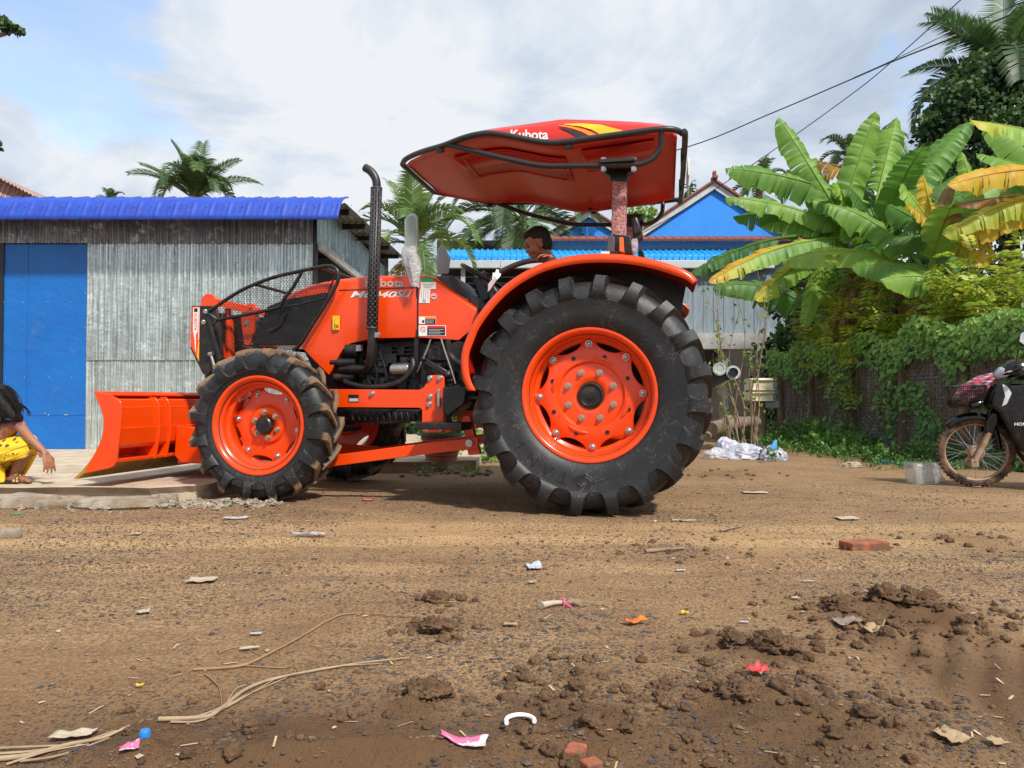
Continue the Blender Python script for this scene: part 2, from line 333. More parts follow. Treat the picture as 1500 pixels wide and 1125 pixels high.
def make_wheel(front):
    Rr, Wd, rb, hl, N = (.522, .265, .312, .030, 16) if front else (.719, .43, .381, .027, 20)
    d = MB(); nt_, lob = 192, 6 if front else 8; ph = R(10) if front else R(90 - 2)
    y0 = -.022 if front else .06
    def prof(r):
        if front:
            return y0 + (.018 if r < .115 else .018 * (1 - (r - .115) / .02) if r < .135 else 0) - max(0, (r - .17)) * .10
        return y0 + (0 if r < .195 else (r - .195) / .015 * .016 if r < .21 else .016 if r < .262 else .016 - (r - .262) * .3)
    rl = [.05, .105, .115, .125, .135, .155, .18, .20] if front else [.06, .12, .185, .195, .203, .21, .235, .262, .27]
    vs = []; edge = []
    for k in range(nt_):
        a = 2 * PI * k / nt_; hs_ = 180 / lob; dd = abs((math.degrees(a - ph) + hs_) % (2 * hs_) - hs_); c_ = math.sqrt(max(0, 1 - ((hs_ - dd) / (19 if front else 16.5)) ** 2)); e = (.254 - .040 * c_) if front else (.345 - .062 * c_)
        for r in rl + [e - .006, e]: vs.append(V((math.cos(a) * r, prof(r), math.sin(a) * r)))
    n = len(rl) + 2
    d.add(vs, [[k * n + j, k * n + j + 1, ((k + 1) % nt_) * n + j + 1, ((k + 1) % nt_) * n + j] for k in range(nt_) for j in range(n - 1)])
    if front:
        for k in range(6):
            a = ph + 2 * PI * k / 6; d.box((math.cos(a) * .250, y0 - .012, math.sin(a) * .250), (.05, .03, .05), Matrix.Rotation(-a, 3, 'Y'))
    else:
        for k in range(8):
            a = ph + 2 * PI * k / 8; d.box((math.cos(a) * .337, y0 - .02, math.sin(a) * .337), (.03, .03, .06), Matrix.Rotation(-a, 3, 'Y'))
            a2 = a + PI / 8; d.k = 1; q = V((math.cos(a2) * .245, prof(.245) + .006, math.sin(a2) * .245)); d.cyl(q - V((0, .02, 0)), q, .0085, seg=12); d.k = 0
            if k % 2 == 0:
                pts = []
                for j in range(7):
                    aa = a2 - .26 + .52 * j / 6; pts.append((math.cos(aa) * .228, prof(.228) + .002, math.sin(aa) * .228))
                d.tube(pts, [.004, .009, .010, .010, .010, .009, .004], 8)
    wh = d.build('wheel', [M['orange'], M['dark_dec']], tr, smooth=30, solid=.012, weld=True)
    rm = MB(); q = .42 * Wd
    rm.lathe([(rb - .02, -.36 * Wd), (rb + .014, -q), (rb + .02, -q - .006), (rb + .012, -q - .012), (rb - .03, -q), (rb - .036, -.33 * Wd), (rb - .06, -.2 * Wd), (rb - .06, .12 * Wd), (rb - .036, .16 * Wd), (rb - .034, .30 * Wd), (rb - .018, .34 * Wd), (rb - .014, q - .012), (rb - .004, q + .004), (rb + .008, q + .012), (rb + .02, q + .009), (rb + .022, q), (rb + .012, q - .01)], (0, 0, 0), seg=96)
    rm.build('rim', M['orange'], wh, smooth=50)
    t = make_tyre(Rr, Wd, rb, hl, N, -1).build('tyre', M['tyre_f' if front else 'tyre_r'], wh, smooth=32)
    if not front:
        ys = .512 * Wd - .0035
        def emb(f, *a):
            q_ = MB(); f(*a, q_); return q_.build('raised_lettering', M['rubber'], wh, smooth=0)
        emb(ring_text, 'OTANI', .505, ys - .001, R(299), .072, .108); tx = MB()
        a = R(272); c_ = V((math.cos(a) * .505, ys, math.sin(a) * .505)); u = V((math.sin(a), 0, -math.cos(a))); v = V((math.cos(a), 0, math.sin(a)))
        for s_, h_ in ((1, .004), (.62, .006)):
            tx = MB(); tx.tube([c_ + u * .075 * s_, c_ + v * .04 * s_, c_ - u * .075 * s_, c_ - v * .04 * s_], .004, 5, closed=True); tx.build('raised_emblem', M['rubber'], wh, smooth=0)
        emb(ring_text, 'PADDY', .505, ys - .001, R(143), .046, .056); emb(ring_text, 'POWER', .505, ys - .001, R(182), .046, .056)
        emb(ring_text, '16.9-28', .50, ys - .001, R(42), .042, .044); emb(ring_text, 'R-1 6 PR', .50, ys - .001, R(84), .028, .036)
    h = MB()
    hr = .058 if front else .078
    if front: h.lathe([(hr, 0), (hr, .045), (hr - .008, .052), (0.001, .052)], (0, y0 + .016, 0), seg=32)
    else: h.lathe([(hr + .004, 0), (hr, .016), (hr - .010, .019), (hr - .018, .010), (hr - .034, .008), (.03, .011), (0.001, .011)], (0, y0, 0), seg=32)
    h.build('hub_cap', M['black'], wh)
    b0 = MB(); b0.cyl((0, 0, 0), (0, .005, 0), .021, seg=14); b0.cyl((0, .005, 0), (0, .018, 0), .0145, seg=6); b0.k = 1; b0.cyl((0, .018, 0), (0, .026, 0), .0115, .010, 10)
    in_ = b0.build('wheel_bolt', [M['steel'], M['brass']], wh, smooth=30)
    b1 = MB(); b1.cyl((0, 0, 0), (0, .006, 0), .022, seg=16); b1.lathe([(.017, 0.006), (.016, .016), (.011, .021), (.001, .022)], (0, 0, 0), seg=14)
    out_ = b1.build('wheel_bolt', M['steel'], wh, smooth=40)
    for o, cnt, rad, off in ((in_, 6 if front else 8, .088 if front else .148, R(20) if front else R(67)), (out_, lob, .224 if front else .312, ph)):
        for k in range(cnt):
            a = off + 2 * PI * k / cnt; q = o if k == 0 else o.copy()
            if k: col.objects.link(q); q.parent = wh
            q.location = (math.cos(a) * rad, prof(rad) + .006, math.sin(a) * rad)
    vt = MB(); a = R(48) if front else R(-52); rv = .235 if front else .33
    p0 = V((math.cos(a) * rv, .03, math.sin(a) * rv)); vt.tube([p0, p0 + V((0, .05, 0)), p0 + V((-.012, .065, -.012))], .007, 8); vt.build('valve_stem', M['steel'], wh)
    return wh
def copy_tree(o, parent=None):
    c = o.copy(); col.objects.link(c)
    if parent: c.parent = parent
    for ch in list(o.children): copy_tree(ch, c)
    return c
fh = P(374.5, 624, .80); rh = P(861.5, 580.5, .93)
wr = make_wheel(False); wr.location = (rh.x, .93 - .22, .715)
wf = make_wheel(True); wf.location = (fh.x, .80 - .136, .516)
for w_ in (wr, wf):
    c = copy_tree(w_); c.location.y = -w_.location.y; c.rotation_euler = (0, R(31), PI)
# --- hood ---------------------------------------------------------
HY = .33
tops = [(374, 500), (386, 470), (398, 446.5), (410, 435), (430, 423.5), (454, 415.5), (490, 408), (530, 403.5), (570, 401.6), (611, 401.6)]
bots = [(374, 505), (386, 505), (398, 505), (410, 505), (430, 505), (454, 520), (482, 548), (502, 511), (534, 498), (611, 494)]
def zline(lst, X, Y=HY):
    q = sorted((P(a, b, Y).x, P(a, b, Y).z) for a, b in lst)
    if X <= q[0][0]: return q[0][1]
    for (x0, z0), (x1, z1) in zip(q, q[1:]):
        if X <= x1: return z0 + (z1 - z0) * (X - x0) / max(x1 - x0, 1e-6)
    return q[-1][1]
botl = [(372, 506), (439, 506), (482, 549), (487, 540), (495, 523), (502, 511.5), (512, 503), (534, 498), (557, 495), (611, 494)]
xs = sorted(set([P(a, 500, HY).x for a in (374, 380, 386, 392, 398, 404, 410, 420, 430, 439, 445, 454, 466, 476, 482, 487, 491, 495, 499, 503, 508, 514, 524, 534, 557, 584, 611)]))
secs = []
for X in xs:
    zt = zline(tops, X); zb = min(zline(botl, X), zt - .02); k = min(1, (zt - zb) / .1)
    a = .05 * k; wN = HY - max(0, X - P(454, 500, HY).x) * .12
    bu = .014 * k * min(1, (zt - zb) / .3) * max(0, min(1, (P(487, 500, HY).x - X) / .12)); hs = [(wN, zb), (wN + bu * .8, zb + (zt - zb) * .22), (wN + bu, zb + (zt - zb) * .45), (wN + bu * .5, zb + (zt - zb) * .60), (wN, zb + (zt - zb) * .68), (wN, zt - a), (wN - .010 * k, zt - a * .42), (wN - .032 * k, zt - a * .08), (wN - .10 * k, zt + .004)]
    secs.append([V((X, y, z)) for y, z in hs] + [V((X, 0, zt + .012))] + [V((X, -y, z)) for y, z in hs[::-1]])
hd = MB().loft(secs, cap=True).build('hood', M['orange'], tr, smooth=40)
g = PR([(393.5, 450), (420, 439), (479, 429), (486.5, 431.5), (441, 505), (374, 505)], HY - .02, HY + .004)
g.build('side_grille', M['black'], tr, bevel=.004)
MB().prism(pp([(372, 506), (398, 448), (404, 447), (378, 506)], .28), -.28, .28).build('front_grille', M['black'], tr)
g = MB(); g.tube([P(418, 458, HY + .02), P(414, 470, HY + .02), P(409, 478, HY + .02), P(394, 487, HY + .02)], .008, 8); g.build('grille_latch', M['frame'], hd)
g = PR([(497, 424.6), (613, 420.4), (613, 421.6), (497, 425.8)], HY, HY + .0025); g.build('hood_groove', M['dark_dec'], hd)
g = PR([(492, 404.5), (480, 432), (441, 503), (439, 504), (479, 431), (489, 406)], HY, HY + .006); g.build('hood_edge', M['black'], hd)
# cowl
cw = [(613, 401.8), (622, 402), (637, 406), (660, 423.5), (697.6, 449.6), (694, 465), (688, 484), (672, 498), (613, 494)]
c_ = pp(cw, HY + .004); b = MB()
sec = lambda ins, y: [V((x, y, z)) for x, z in c_] if ins == 0 else None
cen = V((sum(x for x, z in c_) / len(c_), 0, sum(z for x, z in c_) / len(c_)))
def ring(y, ins):
    o = []
    for i, (x, z) in enumerate(c_):
        top = i in (0, 1, 2, 3, 4); o.append(V((x, y, z - (ins if top else 0))))
    return o
Yc = HY + .004
b.loft([ring(Yc, .035), ring(Yc - .012, .012), ring(Yc - .04, 0), ring(-Yc + .04, 0), ring(-Yc + .012, .012), ring(-Yc, .035)])
b.build('cowl', M['orange'], tr, smooth=45)
g = PR([(610.5, 402.5), (614, 402.5), (612.6, 494), (609.2, 494)], HY, HY + .006); g.build('panel_gap', M['dark_dec'], tr)
# dash binnacle
g = MB(); Yd = .24
g.prism(pp([(637, 407), (641, 404), (655, 402.5), (664, 404), (671, 411), (677, 424), (683, 441), (660, 426)], Yd), Yd, -Yd)
g.build('instrument_hood', M['plastic'], tr, bevel=.015, bseg=3)
g = MB(); g.prism(pp([(658, 406), (663, 405.5), (670, 413), (676, 427), (679, 436), (668, 427), (660, 416)], Yd + .004), Yd + .004, Yd - .01); g.build('instrument_panel', M['dark_dec'], tr)
g = PR([(684, 441), (692, 433), (702, 436), (704, 452), (698, 462), (690, 470)], .26, .10); g.build('side_console', M['plastic'], tr, bevel=.012)
g = MB(); g.ball(P(686, 438, .27), .010); g.build('indicator_knob', M['red_dec'], tr)
# engine and drive line
g = MB(); g.prism(pp([(440, 505), (482, 545), (492, 520), (512, 503), (611, 495), (680, 498), (690, 520), (690, 600), (620, 600), (490, 600), (470, 570)], .2), .2, -.2)
g.build('engine_block', M['engine'], tr, bevel=.02)
g = MB(); r2 = random.Random(3)
for i in range(46):
    x = r2.uniform(492, 606); y = r2.uniform(505, 566); w_, h_ = r2.uniform(.02, .10), r2.uniform(.015, .07)
    p = P(x, y, .22); g.box((p.x, .2 + r2.uniform(0, .03), p.z), (w_, r2.uniform(.03, .09), h_))
for i in range(16):
    p = P(r2.uniform(500, 606), r2.uniform(505, 562), .26); bolt_bm(g, p, .009)
for y in (508, 514, 520): g.tube([P(548, y, .25), P(606, y - 1.5, .25)], .008, 6)
g.build('engine_details', M['engine'], tr, bevel=.004)
g = PR([(612, 498), (690, 500), (700, 540), (700, 600), (640, 605), (612, 600)], .25, -.25); g.build('gearbox', M['engine'], tr, bevel=.03, bseg=3)
g = MB(); r2 = random.Random(8)
for i in range(26):
    p = P(r2.uniform(622, 690), r2.uniform(505, 596), .27); g.box((p.x, .26 + r2.uniform(0, .03), p.z), (r2.uniform(.03, .12), r2.uniform(.03, .08), r2.uniform(.02, .09)))
g.cyl(P(672, 518, .24), P(672, 518, .34), .085, seg=24); g.cyl(P(640, 545, .24), P(640, 545, .33), .06, seg=20)
for i in range(10): bolt_bm(g, P(r2.uniform(620, 685), r2.uniform(510, 560), .30), .010)
g.build('gearbox_housing', M['engine'], tr, bevel=.006)
g = MB(); g.cyl(P(575, 541, .32), P(600, 540, .32), .040, seg=24); g.cyl(P(573, 541, .32), P(575, 541, .32), .034, seg=24); g.cyl(P(600, 540, .32), P(603, 540, .32), .036, .025, 24)
g.build('starter_motor', M['steel'], tr, bevel=.003)
g = MB(); g.cyl(P(508, 513, .30), P(524, 513, .30), .05, seg=20); g.build('alternator', M['engine'], tr)
g = PR([(518, 506), (528, 505), (529, 514), (519, 515)], .33, .29); g.build('sensor_block', M['grey_dec'], tr, bevel=.004)
g = MB(); hp = spline([P(604, 525, .36), P(605, 537, .38), P(598, 549, .39), P(584, 560, .40), P(562, 566, .40), P(535, 567, .39), P(515, 563, .37), P(505, 558, .33)], 8)
g.tube(hp, [.0185 + .0025 * (i % 2) for i in range(len(hp))], 10); g.build('intake_hose', M['engine'], tr)
for pts, r_ in (([(535, 535), (538, 552), (545, 566)], .006), ([(548, 528), (552, 545), (550, 562)], .007), ([(556, 515), (563, 535), (566, 552)], .009)):
    g = MB(); g.tube(spline([P(x, y, .34) for x, y in pts], 6), r_, 8); g.build('hose', M['black'], tr)
for pts in ([(631, 497), (626, 512), (620, 525), (611, 545)], [(646.5, 497), (652, 515), (660, 538), (667, 562)]):
    g = MB(); g.tube([P(x, y, .36) for x, y in pts], .007, 8); g.build('control_rod', M['steel'], tr)
g = MB(); g.bar(P(620, 527, .38), P(656, 548, .38), .03, .04); g.ball(P(620, 526, .40), .02); g.ball(P(656, 549, .395), .028); g.build('link_arm', M['black'], tr, bevel=.006)
g = MB(); g.tube(fillet([P(656, 498, .34), P(659, 524, .34), P(676, 533, .34)], .05), .022, 10); g.build('hydraulic_pipe', M['engine'], tr)
g = MB(); g.bar(P(610.5, 496, .33), P(609.5, 540, .33), .02, .03); g.build('engine_bracket', M['engine'], tr)
g = MB()
g.prism(pp([(500, 598), (616, 600), (616, 616), (560, 622), (505, 616)], .25), .25, -.25)
for x in range(515, 615, 9): g.cyl(P(x, 604, .27), P(x + 3, 616, .27), .012, seg=6)
g.build('oil_pan', M['engine'], tr, bevel=.01)
g = MB(); ax = fh.x
g.box((ax, 0, .50), (.16, .96, .15)); g.box((ax, 0, .62), (.30, .34, .16)); g.cyl((ax, .40, .516), (ax, .60, .516), .10, seg=20); g.cyl((ax, -.40, .516), (ax, -.60, .516), .10, seg=20); g.cyl((ax - .2, -.45, .46), (ax - .2, .45, .46), .025)
g.build('front_axle', M['engine'], tr, bevel=.015)
g = MB(); g.cyl((rh.x, -.68, .712), (rh.x, .68, .712), .10, seg=24); g.cyl((rh.x, -.45, .712), (rh.x, .45, .712), .17, seg=24); g.prism([(.5, .5), (.5, 1.0), (-.4, 1.05), (-.5, .6), (-.3, .45)], -.24, .24)
g.build('rear_axle', M['engine'], tr, bevel=.02)
# exhaust
g = MB(); ya = .43
def perforated(g, a, b, r, nseg, rows):
    a, b = V(a), V(b); d = (b - a).normalized(); u = d.cross(V((0, 1, 0))).normalized(); v_ = d.cross(u); L = (b - a).length
    def pt(an, t): return a + d * (t * L) + (u * math.cos(an) + v_ * math.sin(an)) * r
    for i in range(nseg):
        a0 = 2 * PI * i / nseg; a1 = a0 + 2 * PI / nseg * .50; a2 = 2 * PI * (i + 1) / nseg
        if i % 2 >= 0:
            g.quad(pt(a1, 0), pt(a2, 0), pt(a2, 1), pt(a1, 1))
            pitch = 1 / rows; off = pitch * .5 * (i % 2); t = 0.0; lo = 0.0
            cuts = []
            j = 0
            while True:
                s0 = j * pitch + off + pitch * .1; s1 = s0 + pitch * .68
                if s1 > 1 - .01: break
                cuts.append((s0, s1)); j += 1
            for s0, s1 in cuts: g.quad(pt(a0, lo), pt(a1, lo), pt(a1, s0), pt(a0, s0)); lo = s1
            g.quad(pt(a0, lo), pt(a1, lo), pt(a1, 1), pt(a0, 1))
eb, et = P(545.3, 482, ya), P(551.5, 275, ya)
perforated(g, eb, et, .0385, 14, 26)
g.tube([eb, eb + V((0, 0, .012))], .0395, 24, False); g.tube([et - V((0, 0, .012)), et], .0395, 24, False)
ex = MB(); low = fillet([P(547, 478, ya), P(544.5, 520, ya), P(541, 541, .38), P(520, 541, .33), P(488, 541, .25)], .10, 6)
ex.tube(low, .034, 16); exo = ex.build('exhaust_stack', M['black'], tr)
g.build('perforated_guard', M['guard'], exo, smooth=40, solid=.003)
g = MB(); g.cyl(eb, et, .027, seg=20); g.build('inner_pipe', M['dark_dec'], exo)
g = MB(); tp = spline([P(551.5, 280, ya), P(551.8, 270, ya), P(549.5, 260, ya), P(543, 251, ya), P(534, 245, ya)], 6); g.tube(tp, [.029] * (len(tp) - 1) + [.026], 18, caps=False)
g.tube([tp[-1] - (tp[-1] - tp[-3]).normalized() * .05, tp[-1]], .022, 16); g.build('tail_pipe', M['frame'], exo)
g = MB(); g.box(P(552, 491, ya), (.03, .05, .035)); bolt_bm(g, P(554.5, 490, ya + .03), .010); g.build('exhaust_clamp', M['steel'], exo)
g = MB(); g.cyl(P(486, 531, .30), P(522, 531, .30), .035, seg=18); g.cyl(P(490, 553, .30), P(520, 553, .30), .03, seg=18); g.build('exhaust_manifold', M['black'], tr)
# --- rail frame for the blade ------------------------------------------------
rail = [(470, 570), (615, 571), (621, 567), (626, 559), (627, 552), (630, 549.5), (647, 549.5), (650.5, 553), (651, 595), (649, 620), (648, 634), (620, 634), (618, 630), (618, 600), (614, 597.5), (470, 596.5)]
for s in (1, -1):
    g = MB(); g.prism(pp(rail, .44), .44 * s, .42 * s)
    o = g.build('side_rail', M['orange'], tr, bevel=.003)
    if s > 0:
        for x, y in ((545, 577), (630, 554), (644, 554), (630, 581), (629, 592), (645, 627), (625, 628)):
            g = MB(); bolt_bm(g, P(x, y, .441), .013, h=.018); g.build('rail_bolt', M['steel'], o, bevel=.001)
        g = PR([(510.5, 578), (525.5, 578), (525.5, 589), (510.5, 589)], .4405, .4425); g.build('rating_plate', M['dark_dec'], o)
        g = PR([(511.5, 583.5), (524.7, 583.5), (524.7, 588), (511.5, 588)], .4426, .444); g.build('rating_text', M['grey_dec'], o)
        g = MB(); g.bar(P(643, 570, .45), P(643, 596, .45), .02, .03, V((0, 1, 0))); g.build('steel_clip', M['steel'], o, bevel=.003)
        g = PR([(648, 567), (676, 565.5), (684, 572), (680, 592), (655, 612), (648, 600)], .55, .30); g.build('tool_box', M['black'], tr, bevel=.01)
    arm = MB(); arm.prism(pp([(494 - 20, 668.5), (624, 649), (700, 640), (700, 657), (624, 665.6), (494 - 20, 685)], .50), .50 * s, .47 * s)
    oa = arm.build('push_arm', M['orange'], tr, bevel=.004)
    pv = MB(); pv.prism(pp([(677.5, 608.7), (687, 609), (695, 639.5), (703, 666), (685, 667), (680.5, 640), (675, 622.7), (665, 632), (650, 635), (650, 624), (675, 617)], .47), .455 * s, .40 * s); pv.build('pivot_bracket', M['orange'], tr, bevel=.004)
    g = MB(); c = P(688.5, 649, .50); c.y *= s; g.cyl(c, c + V((0, .03 * s, 0)), .024, seg=20); bolt_bm(g, c + V((0, .03 * s, 0)), .016, V((0, s, 0))); g.build('pivot_pin', M['steel'], oa)
    st = MB(); st.prism(pp([(608, 619), (676, 619.5), (676, 631.5), (660, 631.5), (658, 629), (608, 629.5)], .78), .78 * s, .52 * s); st.build('step', M['black'], tr, bevel=.006)
    g = MB(); g.bar(V((P(655, 600, .5).x, .52 * s, P(655, 600, .5).z)), V((P(662, 620, .5).x, .56 * s, P(655, 622, .5).z)), .04, .03); g.build('step_hanger', M['black'], tr)
# --- blade -------------------------------------------------------
BY = .95
face = [(137, 573), (143, 588), (149, 603), (151.5, 615), (151, 629), (148.5, 642), (144, 653), (138, 665), (131, 676), (119, 690), (107, 701)]
back = [(122, 697), (160, 686), (166, 683), (171, 675), (176, 629), (178, 596), (176.5, 589), (172, 584), (160, 578.5)]
bl = MB(); fpts = pp(face[:9], BY); fb = [(x - .016, z) for x, z in fpts]
bl.prism(fpts + fb[::-1], BY - .01, -BY + .01); bld = bl.build('blade', M['orange'], tr, smooth=40)
for s in (1, -1):
    g = MB(); g.prism(pp(face[:9] + [(123, 694)] + back[1:], BY), BY * s, (BY - .014) * s); g.build('end_plate', M['orange'], bld, bevel=.003)
g = MB(); ce = pp([(131.5, 675), (119, 690), (107, 701), (112, 701.5), (124, 692), (136, 677)], BY); g.prism(ce, BY - .005, -BY + .005); g.build('cutting_edge', M['cutting'], bld)
def band(pts, y0, y1, nm='back_beam'): MB().prism(pp(pts, BY), y0, y1).build(nm, M['orange'], bld, bevel=.004)
y0, y1 = BY - .015, -BY + .015
band([(143, 576), (163, 576.5), (163, 580), (145, 581)], y0, y1)
band([(152, 596), (172, 596), (172, 600), (153, 600)], y0, y1)
band([(156, 583), (169, 585), (172, 599), (171.5, 627), (155, 627)], y0, y1, 'back_sheet')
band([(150, 626), (174, 627), (171, 652), (166, 658), (148, 650)], y0, y1)
band([(140, 672), (169, 673), (168, 678), (138, 678)], y0, y1)
for s in (1, -1):
    for yy in (.56, .44):
        g = MB(); g.prism(pp([(148, 580), (170, 582), (176, 592), (177, 640), (170, 678), (140, 678), (150, 640), (152, 610)], BY), yy * s, (yy - .016) * s); g.build('rib', M['orange'], bld, bevel=.003)
    mt = MB(); mt.prism(pp([(176, 628), (210, 632), (214, 640), (214, 688), (182, 688), (172, 676)], BY), .36 * s, .33 * s); mt.build('mount_plate', M['orange'], bld, bevel=.004)
mt = MB(); bx0, bx1 = P(205, 650, BY).x, P(178, 650, BY).x
mt.box(((bx0 + bx1) / 2 - .02, 0, .42), (abs(bx1 - bx0) + .05, .66, .05)); mt.box(((bx0 + bx1) / 2 - .04, 0, .24), (abs(bx1 - bx0) + .10, .70, .05)); mt.cyl((bx0, .0, .20), (bx0, 0, .48), .06, seg=20)
mt.box((bx0 - .1, 0, .33), (.30, .5, .12)); mt.bar((bx0 - .1, .30, .33), (P(480, 676, .5).x, .47, P(480, 676, .5).z), .05, .09); mt.bar((bx0 - .1, -.30, .33), (P(480, 676, .5).x, -.47, P(480, 676, .5).z), .05, .09)
mt.build('blade_mount', M['orange'], bld, bevel=.006)
g = MB(); g.cyl((bx0 + .02, .20, .455), (bx0 + .02, .20, .475), .06, seg=24); g.cyl((bx0 + .02, .20, .475), (bx0 + .02, .20, .50), .03, seg=16); g.cyl((bx0 - .05, .30, .455), (bx0 + .10, .30, .47), .018); g.build('pivot_cap', M['steel'], bld)
# --- front bracket and lift frame -------------------------------------------
FY = .40
for s in (1, -1):
    g = MB(); g.prism(pp([(280.5, 448), (316, 448), (322, 470), (326, 525), (303, 550), (297, 548), (278.5, 510)], FY), FY * s, (FY - .02) * s)
    fb = g.build('front_bracket', M['black'], tr, bevel=.003)
    if s > 0:
        PR([(281.3, 449.3), (293, 449.3), (291.6, 530), (279.2, 506)], FY + .0005, FY + .002).build('stripe_decal', M['orange'], fb)
        PR([(283.3, 450.5), (291, 450.5), (289.5, 486), (287, 490), (286.8, 516), (285.6, 510), (285, 497), (282.6, 484)], FY + .0022, FY + .003).build('white_panel', M['white'], fb)
        PR([(284.5, 451.5), (289.5, 451.5), (289.3, 457), (284.4, 457)], FY + .0031, FY + .004).build('dark_mark', M['dark_dec'], fb)
        PR([(290.7, 500), (292, 500), (291.4, 528.5), (288.6, 522)], FY + .0022, FY + .003).build('flame_mark', M['yellow_dec'], fb)
        PR([(291.4, 451), (292.4, 451), (291.4, 498), (290.4, 498)], FY + .0022, FY + .003).build('white_line', M['white'], fb)
        vs, fs = text_mesh('KUBOTA', 1, 0, .015); xs_ = [p.x for p in vs]; ys_ = [p.y for p in vs]; c0, c1 = P(286.6, 459, FY + .0035), P(286, 484, FY + .0035)
        L = (c1 - c0).length; k = L / (max(xs_) - min(xs_)); Mx = frame((c0 + c1) / 2, (c1 - c0), V((-1, 0, .0)))
        hgt = .021 / (max(ys_) - min(ys_)); MB().mesh([V((p.x * k, p.y * hgt, 0)) for p in vs], fs, Mx).build('lettering', M['red_dec'], fb, smooth=0)
        for x, y in ((301, 456.5), (298, 472)):
            g = MB(); g.cyl(P(x, y, FY), P(x, y, FY + .02), .017, seg=16); g.build('bracket_bolt', M['steel'], fb, bevel=.003)
        g = MB(); g.cyl(P(309, 519, FY + .02), P(314, 536, FY + .02), .011); g.cyl(P(306, 519, FY + .02), P(312, 518, FY + .02), .016); g.build('drain_pin', M['steel'], fb)
        g = MB(); g.tube([P(307, 470, FY + .02), P(314, 495, FY + .02), P(323, 526, FY + .02)], .014, 8); g.build('wire_loom', M['black'], fb)
g = MB(); g.box((P(300, 500, FY).x - .06, 0, P(300, 500, FY).z), (.04, .60, .44)); g.box((P(310, 540, FY).x, 0, P(310, 553, FY).z), (.25, .6, .10)); g.build('front_weight_frame', M['black'], tr, bevel=.01)
LY = .27
for s in (1, -1):
    n_ = 10; arc = [(305.5 + 11 * math.cos(PI - PI * k / n_), 441 - 11 * math.sin(PI - PI * k / n_)) for k in range(n_ + 1)]
    g = MB(); g.prism(pp(arc + [(318, 455), (330, 525), (312, 525), (294.5, 455)], LY + .03), (LY + .03) * s, (LY + .005) * s)
    lf = g.build('lift_arm', M['orange'], tr, bevel=.003)
    g = MB(); g.prism(pp([(314, 436.5), (364, 448), (372, 452), (374, 462), (366, 460), (314, 447)], LY), LY * s, (LY - .03) * s); g.prism(pp([(357, 458), (375, 454), (376, 484), (369, 506), (361, 506), (356, 470)], LY), (LY + .03) * s, (LY + .01) * s)
    g.build('lift_link', M['orange'], lf, bevel=.003)
    g = MB(); bolt_bm(g, P(362, 472, LY + .032) * 1 if s > 0 else V((P(362, 472, LY).x, -LY - .032, P(362, 472, LY).z)), .014, V((0, s, 0))); g.build('lift_pin', M['steel'], lf)
g = MB(); g.cyl(P(334, 466, .22), P(336, 528, .22), .040, seg=24); g.cyl(P(334, 452, .22), P(334, 466, .22), .025, seg=16); g.cyl(P(336, 528, .22), P(337, 548, .22), .03, seg=16); g.build('lift_cylinder', M['orange'], tr, bevel=.004)
g = MB(); g.tube(fillet([P(342, 498, .1), P(356, 500, .16), P(370, 505, .16)], .03), .009, 8); g.tube(fillet([P(342, 507, .1), P(356, 508, .16), P(370, 510, .16)], .03), .009, 8); g.build('hydraulic_hose', M['steel'], tr)
# --- brush guard -----------------------------------------------------
GY = .40
up = [(303, 458), (318, 448), (332, 438.5), (360, 422), (400, 406.5), (440, 397), (470, 391), (484, 390), (493, 395), (496, 404), (494, 414), (487, 428), (474, 450), (455, 480), (443, 500), (432, 512)]
gd = MB(); gd.tube(spline([P(x, y, GY) for x, y in up], 4), .0135, 10); gd.tube(spline([P(x, y, -GY) * 1 if False else V((P(x, y, GY).x, -GY, P(x, y, GY).z)) for x, y in up], 4), .0135, 10)
def both(g, pts, r_, y=GY):
    q = [P(a, b_, GY) for a, b_ in pts]
    for s in (1, -1): g.tube([V((p.x, y * s, p.z)) for p in q], r_, 10)
both(gd, [(318, 468), (340, 465), (370, 459), (395, 454), (410, 450), (416, 438), (430, 420), (442, 399)], .0125)
both(gd, [(303, 458), (318, 468), (312, 476)], .0125)
both(gd, [(410, 450), (440, 446), (478, 436)], .006)
for x, y in ((372, 416), (470, 391)):
    p = P(x, y, GY); gd.tube([p, V((p.x, -GY, p.z))], .0125, 10)
p = P(430, 512, GY); gd.tube([p, V((p.x, -GY, p.z))], .0125, 10)
gdo = gd.build('brush_guard', M['black'], tr, smooth=60)
def inside(x, z, poly):
    r_ = False; n = len(poly)
    for i in range(n):
        (x0, z0), (x1, z1) = poly[i], poly[i - 1]
        if (z0 > z) != (z1 > z) and x < (x1 - x0) * (z - z0) / (z1 - z0) + x0: r_ = not r_
    return r_
mp = pp([(305, 460), (332, 440), (360, 424), (400, 408), (440, 399), (470, 393), (484, 392), (492, 400), (486, 426), (452, 482), (430, 512), (330, 515), (322, 520)], GY)
